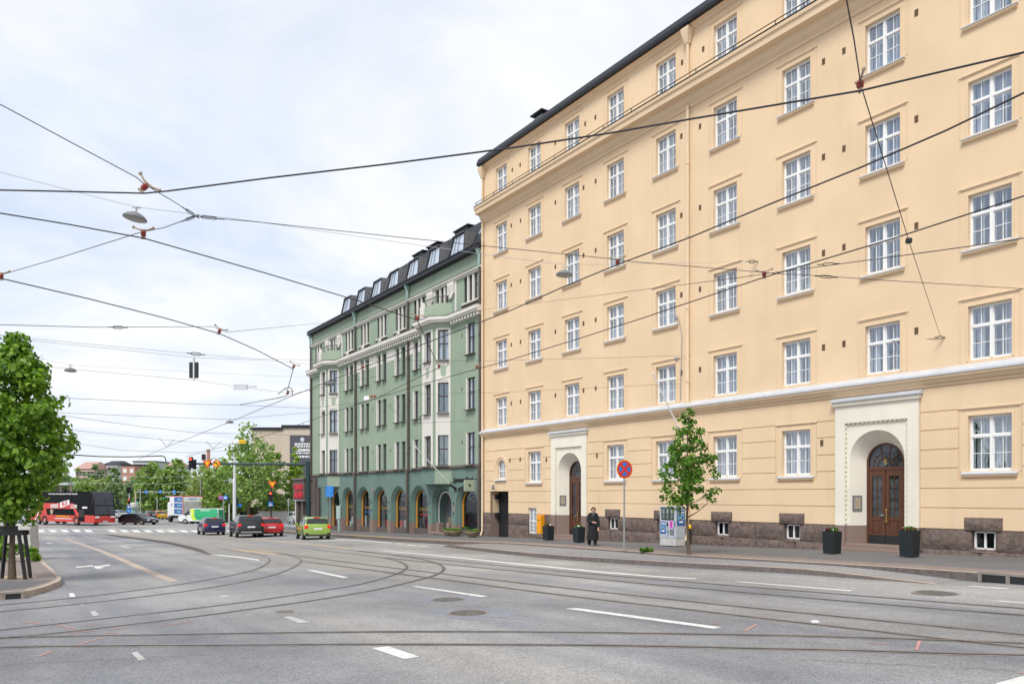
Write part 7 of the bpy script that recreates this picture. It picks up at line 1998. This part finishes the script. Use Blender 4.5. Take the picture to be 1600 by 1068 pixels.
span([(586, 618.5, 50), (640, 661, 50.5), (735, 657.5, 47.6)], 'thin looped wire low on the green facade', .009)
span([(105, 709.5, 78), (155, 712.8, 80), (200, 713.3, 81), (254, 711.8, 82), (258, 714, 82), (260, 722, 82)], 'dark bracket tube hanging level above the coach', .06)
span([(50, 737, 120), (150, 741, 121), (240, 746, 122), (330, 741, 124), (460, 729, 124)], 'pale cable in front of the far trees', .022, 'wire_pale')
span([(50, 752, 118), (190, 755, 120), (260, 755.5, 122), (380, 742, 122), (470, 735, 122)], 'lower pale cable in front of the far trees', .022, 'wire_pale')
span([(249, 684.5, 77), (256, 692, 77.5), (260.5, 698, 78), (266, 692.5, 78.5), (273, 686, 79)], 'small V shaped hanger wire at the left over the junction', .02)
span([(322, 688.5, 79), (328, 695, 79.5), (333, 700.5, 80), (339, 695, 80.5), (345.5, 689.5, 81)], 'small V shaped hanger wire over the gantry signs', .02)
span([(434, 616, 28), (446, 606, 28.6), (451, 604.5, 28.8), (456, 607, 28.9), (457, 617, 29)], 'small dark bow of cable at the wire joint left of the green house', .014)

def insulator(px, py, Z, label, az=0.0, s=1.0, tilt=0.0, n=1):
    o = empty('wire_insulator', P(px, py, Z), az, label, 'insulator', 'red insulators on the wires')
    o.rotation_euler = (0, tilt, az); s *= .66; o.scale = (s, s, s)
    for k in range(n):
        x = (k - (n - 1) / 2) * .2
        q = MB(); q.lathe([(.02, -.09), (.055, -.06), (.07, -.02), (.05, .0), (.07, .02), (.06, .06), (.02, .08)], (x, 0, 0), 12); q.build('bell', M['bell'], o, smooth=50)
    q = MB(); q.tube([(-.24, 0, .16), (-.1, 0, .10), (.1, 0, .10), (.24, 0, .16)], .022, 6)
    for x in (-.24, .24): q.lathe([(.02, -.04), (.04, 0), (.02, .04)], (x, 0, .16), 8)
    q.build('arm', M['clamp'], o)
    q = MB(); q.box(-.06, .06, -.02, .02, -.14, -.09); q.build('clamp', M['clamp'], o)
insulator(1344, 132, 8.0, 'red insulator bell at the upper right where the steep wire meets the thick wire', R(80), .85)
insulator(226, 292, 10.7, 'red insulator with slanting beige arms at the upper left', R(20), 1.0, R(40))
insulator(224, 365, 12.4, 'red insulator just below the large saucer lamp', R(10), .95)
insulator(2, 431, 14.8, 'insulator cut by the left photo edge', R(10), .9)
insulator(343, 517, 19.8, 'red insulator alone in the sky above the hanging black signal', R(15), 1.0, R(22))
insulator(459, 572, 25.5, 'red insulator close to the green house corner in the sky', R(15), 1.0, R(22))
insulator(450, 613, 28.8, 'red insulator at the wire joint with the cable bow', R(15), 1.0, R(16))
insulator(652, 497, 18.1, 'red insulator before the top floor of the green house', R(15), .9, R(8))
insulator(686, 572, 24.4, 'red insulator before the right bay of the green house', R(-10), .95, R(8))
insulator(745, 573, 24.4, 'red insulator before the seam of the two houses', R(-10), .95)
insulator(583, 619, 31, 'double red insulator with white box before the green house middle', R(-10), 1.0, 0, 2)
insulator(567, 573, 25, 'red insulator before the left half of the green facade', R(-10), .95)
insulator(965, 409, 14.1, 'red insulator hanging before a fourth column window of the yellow house', R(-20), .85)
insulator(1194, 428.5, 14.7, 'red insulator before the yellow house right of its downpipe', R(-20), .9)
q = MB(); q.rbox(-.11, .11, -.08, .08, -.08, .08, .03); o = q.build('white_box', M['sign_white'], None, label='small white box on the wire beside the double insulator', cat='junction box'); o.location = P(573, 622, 31)
# three way joint and turnbuckles
def turnbuckle(a, b, Z, label):
    A, B = P(*a, Z), P(*b, Z); o = empty('turnbuckle', (A + B) / 2, 0, label, 'turnbuckle', 'wire turnbuckles'); A -= o.location; B -= o.location
    d = (B - A); u = Vector((0, 0, 1)) * .03 * Z / 20
    q = MB(); q.tube([A, A + d * .15 + u, A + d * .85 + u, B], .012 * Z / 20, 5); q.tube([A, A + d * .15 - u, A + d * .85 - u, B], .012 * Z / 20, 5); q.build('frame', M['black'], o)
    for a_, b_ in ((A - d * .4, A), (B, B + d * .4)): q = MB(); q.tube([a_, b_], .014 * Z / 20, 5); q.build('screw', M['black'], o)
turnbuckle((290, 327), (305, 337), 12.55, 'upper black link of the three way wire joint'); turnbuckle((305, 338), (289, 344), 12.5, 'lower black link of the three way wire joint'); turnbuckle((313, 338.5), (340, 341.5), 12.65, 'straight black rod right of the three way joint')
turnbuckle((176, 511), (193, 511.5), 16.6, 'turnbuckle on the level wire above the lime tree'); turnbuckle((298, 552), (314, 553.5), 35, 'turnbuckle just above the hanging black signal')
turnbuckle((1285, 413), (1304, 412), 12.0, 'upper turnbuckle before the yellow wall'); turnbuckle((1281, 431.5), (1301, 433), 14.8, 'lower turnbuckle before the yellow wall'); turnbuckle((1170, 408.5), (1180, 408.5), 29.9, 'wall anchor rosette at the end of the lamp wire')
turnbuckle((1464, 527), (1474, 527), 24.0, 'wall anchor at the foot of the steep wire')
q = MB(); q.lathe([(.0, -.05), (.05, -.04), (.06, 0), (.05, .04), (0, .05)], n=10, cap=False); o = q.build('wire_weight', M['black'], None, smooth=60, label='small dark ball on the steep wire halfway down', cat='wire weight'); o.location = P(1420, 376, 13.4)
# saucer lamps
def saucer(px, py, Z, wpx, label, tilt=0.0):
    r = wpx / 2 / F * Z
    o = empty('street_lamp', P(px, py, Z), 0, label, 'street lamp', 'hanging saucer lamps'); o.rotation_euler = (0, tilt, 0)
    q = MB(); q.lathe([(r * .12, .42 * r), (r * .35, .38 * r), (r * .72, .2 * r), (r * .98, -.05 * r), (r, -.14 * r), (r * .94, -.2 * r)], n=24, cap=False); q.build('shade', M['lamp_grey'], o, smooth=60)
    q = MB(); q.lathe([(r * .94, -.2 * r), (r * .6, -.3 * r), (0, -.33 * r)], n=24, cap=False); q.build('lamp_bowl', M['lamp_glass'], o, smooth=60)
    q = MB(); q.tube([(0, 0, .4 * r), (0, 0, .85 * r)], .09 * r, 6); q.tube([(-.35 * r, 0, .8 * r), (.35 * r, 0, .86 * r)], .06 * r, 6); q.build('hanger', M['concrete'], o)
saucer(211, 339, 18, 36, 'largest grey saucer lamp hanging in the sky at the upper left', R(9)); saucer(882, 428, 24.4, 27, 'grey saucer lamp hanging before the yellow house', R(4))
saucer(110, 578, 41.7, 18, 'small grey saucer lamp in the sky over the lime tree'); saucer(514, 599, 55.5, 18, 'small dark saucer lamp before the left bay of the green house'); saucer(359, 659, 60, 12, 'tiny dark saucer lamp above the middle tree')
# hanging signal, seen from behind
o = empty('hanging_signal', P(303, 578, 36.1), 0, 'black twin panel signal hanging on wires in the sky', 'signal')
for sx in (-1, 1): q = MB(); q.rbox(sx * .125 - .085, sx * .125 + .085, -.05, .05, -.37, .37, .02); q.build('panel', M['black'], o)
q = MB(); q.box(-.035, .035, -.04, .04, -.48, .6); q.build('hanger_bar', M['pole_white'], o)
q = MB(); q.box(-.33, .33, -.03, .03, -.13, .13); q.box(.3, .75, -.03, .03, -.02, .08); o = q.build('wire_plate', M['metal_white'], None, label='pale grey plate hanging on a wire right of the black signal', cat='plate'); o.location = P(376, 604.5, 36.9)
q = MB(); q.rbox(-.5, .15, -.1, .1, -.2, .2, .03); o1 = q.build('sign_casing', M['sign_white'], None, label='white and yellow box sign hanging in front of the middle tree', cat='sign'); o1.location = P(371.5, 689.5, 84)
q = MB(); q.rbox(.15, .9, -.11, .11, -.19, .19, .03); q.build('yellow_half', M['sign_yellow'], o1)

# ================================================================ FAR HOUSES, HEDGES, TREES
def zat(px, Z): 
    a = P(px, 773, Z); return gxy(a.x, a.y)
def block_house(px0, px1, ytop, Z, depth, m_, label, cat='building', roof=None, rz=0.0, wins=True, wm='dark', floors=3, roofh=.0, cols=4, base=None):
    a = zat((px0 + px1) / 2, Z); w_ = (px1 - px0) / F * Z; top = CZ + (773 - ytop) / F * Z
    h = top - a.z
    o = empty('building', a, rz, label, cat)
    q = MB(); q.box(-w_ / 2, w_ / 2, 0, depth, -3, h); q.build('wall', m_, o)
    q = MB()
    if roofh: q.loft([[(-w_ / 2 - .4, -.4, h), (w_ / 2 + .4, -.4, h), (w_ / 2 + .4, depth + .4, h), (-w_ / 2 - .4, depth + .4, h)], [(-w_ / 2 + 1, depth * .42, h + roofh), (w_ / 2 - 1, depth * .42, h + roofh), (w_ / 2 - 1, depth * .58, h + roofh), (-w_ / 2 + 1, depth * .58, h + roofh)]], True, True)
    else: q.box(-w_ / 2 - .25, w_ / 2 + .25, -.25, depth + .25, h, h + .45)
    q.build('roof', roof or M['roof'], o)
    if wins:
        n = 0
        for f in range(floors):
            for c in range(cols):
                x = -w_ / 2 + w_ * (c + .5) / cols; z = h - 2.0 - 3.1 * f
                if z < 1: continue
                q = MB(); q.box(x - .7, x + .7, -.06, .02, z - .8, z + .8); q.build('window', M[wm], o)
    return o, w_, h
# office block with the banner behind the trees
o, w_, h = block_house(393, 444, 671.5, 130, 22, M['beige'], 'beige office block wall partly hidden by the middle tree', floors=0)
o, w_, h = block_house(442.5, 520, 668, 124, 25, M['beige'], 'taller beige office block with a large dark banner beside the green house', floors=0)
xx = lambda px: (px - (442.5 + 520) / 2) / F * 124; zz = lambda py: CZ + (773 - py) / F * 124 - o.location.z
q = MB(); q.box(xx(453.5), xx(505), -.2, -.02, zz(782), zz(680)); bn = q.build('banner', M['banner'], o)
text_part('Mutsenior', .80, M['sign_white'], bn, (xx(474), -.25, zz(702.3)), (R(90), 0, 0), 'banner_lettering', .02, 1.0, bold=.03)
for i, (py, s_, wd) in enumerate(((693.5, .5, 3.0), (697.3, .4, 2.8), (707.5, .4, 2.6), (713, .5, 3.0))):
    q = MB()
    rr = random.Random(i); x = xx(461)
    while x < xx(488): L = rr.uniform(.15, .5); q.box(x, x + L, -.24, -.21, zz(py) - s_ * .3, zz(py) + s_ * .3); x += L + .12
    q.build('banner_line', M['sign_white'], bn)
q = MB(); q.lathe([(.35, -.24), (.35, -.21)], (xx(473), 0, zz(686.5)), 12, 'y'); q.box(xx(471), xx(475.5), -.24, -.21, zz(690.5), zz(689)); q.build('banner_emblem', M['metal_white'], bn)
q = MB(); 
for px in (474, 478, 463): q.tube([(xx(px), 4, h), (xx(px), 4, h + 1.2)], .03, 4)
q.build('aerial', M['black'], o)
# houses on the hill
pink = mat('hill_pink', (.52, .38, .33), .8, var=.1); pale = mat('hill_pale', (.50, .50, .50), .8, var=.1); brick = mat('hill_brick', (.46, .24, .18), .8, var=.15); tile = mat('hill_tile', (.45, .27, .23), .8, var=.15)  # wall and tile colours paled to stand in for distance haze
block_house(118, 147, 732, 330, 14, pink, 'pink house with red tiled roof on the far hill, leftmost of the hill houses', roof=tile, roofh=3.2, floors=2, cols=5)
block_house(160, 182, 725.5, 340, 16, pale, 'pale grey blocks with a dark roof on the far hill', roof=M['roof'], roofh=2.0, floors=4, cols=3)
block_house(190, 211, 727, 300, 16, brick, 'orange brick block with a white strip on the far hill', floors=4, cols=2, wm='white')
o, w_, h = block_house(208, 244, 721, 380, 16, pale, 'long pale building with a flat dark roof at the hilltop', floors=3, cols=7)
o = empty('chimney_stack', zat(325.5, 260), 0, 'tall thin red brick chimney on the skyline behind the gantry signs', 'chimney'); q = MB(); q.tube([(0, 0, 0), (0, 0, CZ + (773 - 704) / F * 260 - o.location.z)], [.75, .55], 12); q.build('shaft', brick, o); q = MB(); q.lathe([(.6, 0), (.7, .3), (.6, .6)], (0, 0, CZ + (773 - 704) / F * 260 - o.location.z), 12); q.build('chimney_rim', M['kerb'], o)
block_house(258, 276, 728, 280, 12, pale, 'small pale house peeking between the far treetops', roof=tile, roofh=2.2, floors=2, cols=3)
# tram stop canopy behind the coach
o = empty('tram_shelter', zat(98, 118), 0, 'grey flat canopy on thin posts behind the coach', 'shelter'); zz = lambda py: CZ + (773 - py) / F * 118 - o.location.z; xx = lambda px: (px - 98) / F * 118
q = MB(); q.box(xx(82), xx(112), -1, 1, zz(757), zz(754.3)); q.build('canopy_roof', M['metal_white'], o)
for px in (95, 111): q = MB(); q.rbox(xx(px) - .12, xx(px) + .12, -.1, .1, 0, zz(755), .03); q.build('post', M['clamp'], o)
q = MB(); q.box(xx(84), xx(109), .6, .7, .4, zz(764)); q.build('back_pane', M['carglass'], o)
# side street: wall, hedge
o = empty('retaining_wall', zat(446, 104), 0, 'low pale stone wall below the trimmed hedge', 'wall'); q = MB(); w_ = 60 / F * 104; q.box(-w_ * .7, w_ * .8, 0, .4, -.5, 1.35); q.build('wall', M['concrete'], o); q = MB(); q.box(-w_ * .72, w_ * .82, -.06, .46, 1.35, 1.47); q.build('coping', M['kerb'], o)
cs_ = [(random.uniform(-3.0, 4.6), random.uniform(.4, 2.2), random.uniform(1.3, 2.4 + .3 * math.sin(i))) for i in range(120)]
g = leaf_cloud(cs_, 24, (.55, .5, .4), .30, seed=21); o = inst('hedge', mesh_np('hedge', g[0], g[1], M['leaf_far3']), None, zat(446, 104)); tag(o, 'light green hedge on top of the low pale wall', 'hedge')
cs_ = [(random.uniform(-3.5, 3.5), random.uniform(0, 2), random.uniform(1.6, 3.8)) for i in range(80)]
g = leaf_cloud(cs_, 24, (.6, .5, .5), .32, seed=22); o = inst('bush', mesh_np('bush', g[0], g[1], M['leaf_far']), None, zat(432, 108)); tag(o, 'darker green bushes rising behind the hedge', 'bush')
o = empty('underpass_wall', zat(388, 108), 0, 'dim grey garden wall with dark doorway under the middle tree', 'wall'); q = MB(); q.box(-4.5, 4.2, 0, .4, -.5, 2.0); q.build('wall', M['brown_stone'], o); q = MB(); q.box(-2, -.4, -.05, .02, 0, 1.7); q.build('doorway', M['dark'], o)

# trees: each its own
def far_tree(px, Z, ytop, rpx, label, m_='leaf_far', group=None, seed=1, n=70, per=16, clear=.16, size=None, base_px=None, th=None, shape='round'):
    a = zat(px, Z); h = CZ + (773 - ytop) / F * Z - a.z; r = rpx / F * Z
    pr = {'round': [(h * clear, r * .55), (h * (clear + .12), r * .92), (h * .5, r), (h * .7, r * .86), (h * .86, r * .58), (h * .97, r * .2)],
          'loose': [(h * clear, r * .4), (h * .3, r * .8), (h * .5, r), (h * .68, r * .82), (h * .82, r * .5), (h, r * .12)]}[shape]
    s = r / 4
    return tree('tree', a, pr, n, per, (.26 * r, .26 * r, .2 * r), size or max(.28, .135 * r), M[m_], h * .8, max(.14, .05 * r), label, 'tree', group, seed, 7, lump=.3)
far_tree(388, 100, 664, 46, 'large loose green tree in the middle, behind the gantry and before the beige office', 'leaf_far', seed=31, n=150, per=17, clear=.24, size=.38, shape='loose')
far_tree(424, 106, 694, 25, 'leafy green tree between the large middle tree and the dark banner', 'leaf_far', seed=44, n=100, per=17, clear=.22, size=.38, shape='loose')
far_tree(352, 104, 716, 34, 'broad dark green tree left of the pale lamp post', 'leaf_far', seed=32, n=120, per=18, clear=.14, size=.42)
far_tree(462, 110, 700, 17, 'bright yellow green young tree beside the dark banner', 'leaf_bright', seed=33, n=70, per=18, clear=.3, size=.4, shape='loose')
far_tree(320, 122, 724, 30, 'pale feathery green tree behind the white green van', 'leaf_far3', seed=34, n=120, per=18, clear=.05, size=.42)
far_tree(275, 150, 716, 24, 'dark green tree above the box truck, left of the gantry signal', 'leaf_far', seed=35, n=110, per=18, clear=.05, size=.6)
far_tree(240, 150, 722, 28, 'wide green tree behind the far blue signs', 'leaf_far', seed=36, n=120, per=18, clear=.04, size=.6)
far_tree(214, 158, 744, 20, 'green tree behind the far domed kiosk', 'leaf_far2', seed=37, n=70, per=16, clear=.03, size=.6)
far_tree(180, 165, 748, 24, 'dark tree rising behind the front of the coach', 'leaf_far2', seed=38, n=70, per=16, clear=.03, size=.62)
far_tree(156, 172, 745, 18, 'yellowish green tree above the coach roof', 'leaf_far3', seed=39, n=60, per=16, clear=.03, size=.62)
far_tree(128, 170, 748, 20, 'olive tree behind the coach just right of the lime crown', 'leaf_far', seed=40, n=60, per=16, clear=.03, size=.62)
far_tree(100, 175, 742, 22, 'dark tree behind the tram shelter canopy', 'leaf_far2', seed=41, n=60, per=16, clear=.03, size=.62)
far_tree(60, 170, 740, 26, 'tree hidden mostly by the lime crown at the left', 'leaf_far', seed=42, n=50, per=14, clear=.03, size=.7)
HG = 'hillside trees'
k = 50
for px, Z, yt, r_, m_, lab in ((108, 290, 721, 20, 'leaf_far', 'green hill tree left of the pink house'), (90, 280, 728, 18, 'leaf_far2', 'hill tree seen at the right edge of the lime crown'), (134, 285, 737, 16, 'leaf_far2', 'dark hill tree before the pink house'),
                               (152, 280, 724, 15, 'leaf_far2', 'round dark hill tree between the pink house and the pale blocks'), (180, 270, 729, 12, 'leaf_far2', 'narrow dark hill tree left of the orange brick block'), (168, 262, 742, 14, 'leaf_far', 'lower hill tree before the pale blocks'),
                               (205, 255, 745, 14, 'leaf_far', 'hill tree under the orange brick block'), (222, 250, 734, 16, 'leaf_far', 'hill tree right of the orange brick block'), (298, 240, 738, 22, 'leaf_far', 'far tree below the gantry signal head'), (262, 245, 726, 18, 'leaf_far2', 'far treetop in the gap above the truck'),
                               (118, 260, 742, 18, 'leaf_far', 'hill tree above the tram shelter'), (60, 270, 735, 22, 'leaf_far2', 'hill tree behind the lime crown'), (140, 255, 748, 16, 'leaf_far3', 'pale hill tree low behind the coach')):
    far_tree(px, Z, yt, r_, lab, m_, HG, k, 44, 16, .03, .95); k += 1
# the wooded slope beyond, one mass
hb = MB(); hx = []
for i in range(26):
    for j in range(8):
        X_ = -330 + i * 20; Y_ = 230 + j * 34
        hgt = gz(200) + max(0, j - .4) * 1.5 * (1 + .25 * math.sin(i * .9)) * max(0, min(1, (i - 0) / 3, (22 - i) / 7))
        hx.append((X_, Y_, hgt - .4))
hb.add(hx, [(i * 8 + j, (i + 1) * 8 + j, (i + 1) * 8 + j + 1, i * 8 + j + 1) for i in range(25) for j in range(7)])
hb.build('hill', mat('hill_grass', (.06, .10, .03), .9, var=.3, scale=.1), kind='structure', smooth=60)
gsl = leaf_cloud([(random.uniform(-300, 30), random.uniform(250, 420), 0) for _ in range(420)], 14, (6, 6, 2.2), 1.5, seed=77)
V = gsl[0]; V[:, 2] += gz(200) + np.clip((V[:, 1] - 240) / 34, 0, 6) * 1.5 + 1.5
o = inst('far_wood', mesh_np('far_wood', V, gsl[1], M['leaf_far2']), None); tag(o, 'soft green wooded slope filling in behind the separate far trees', 'wood', kind='stuff')
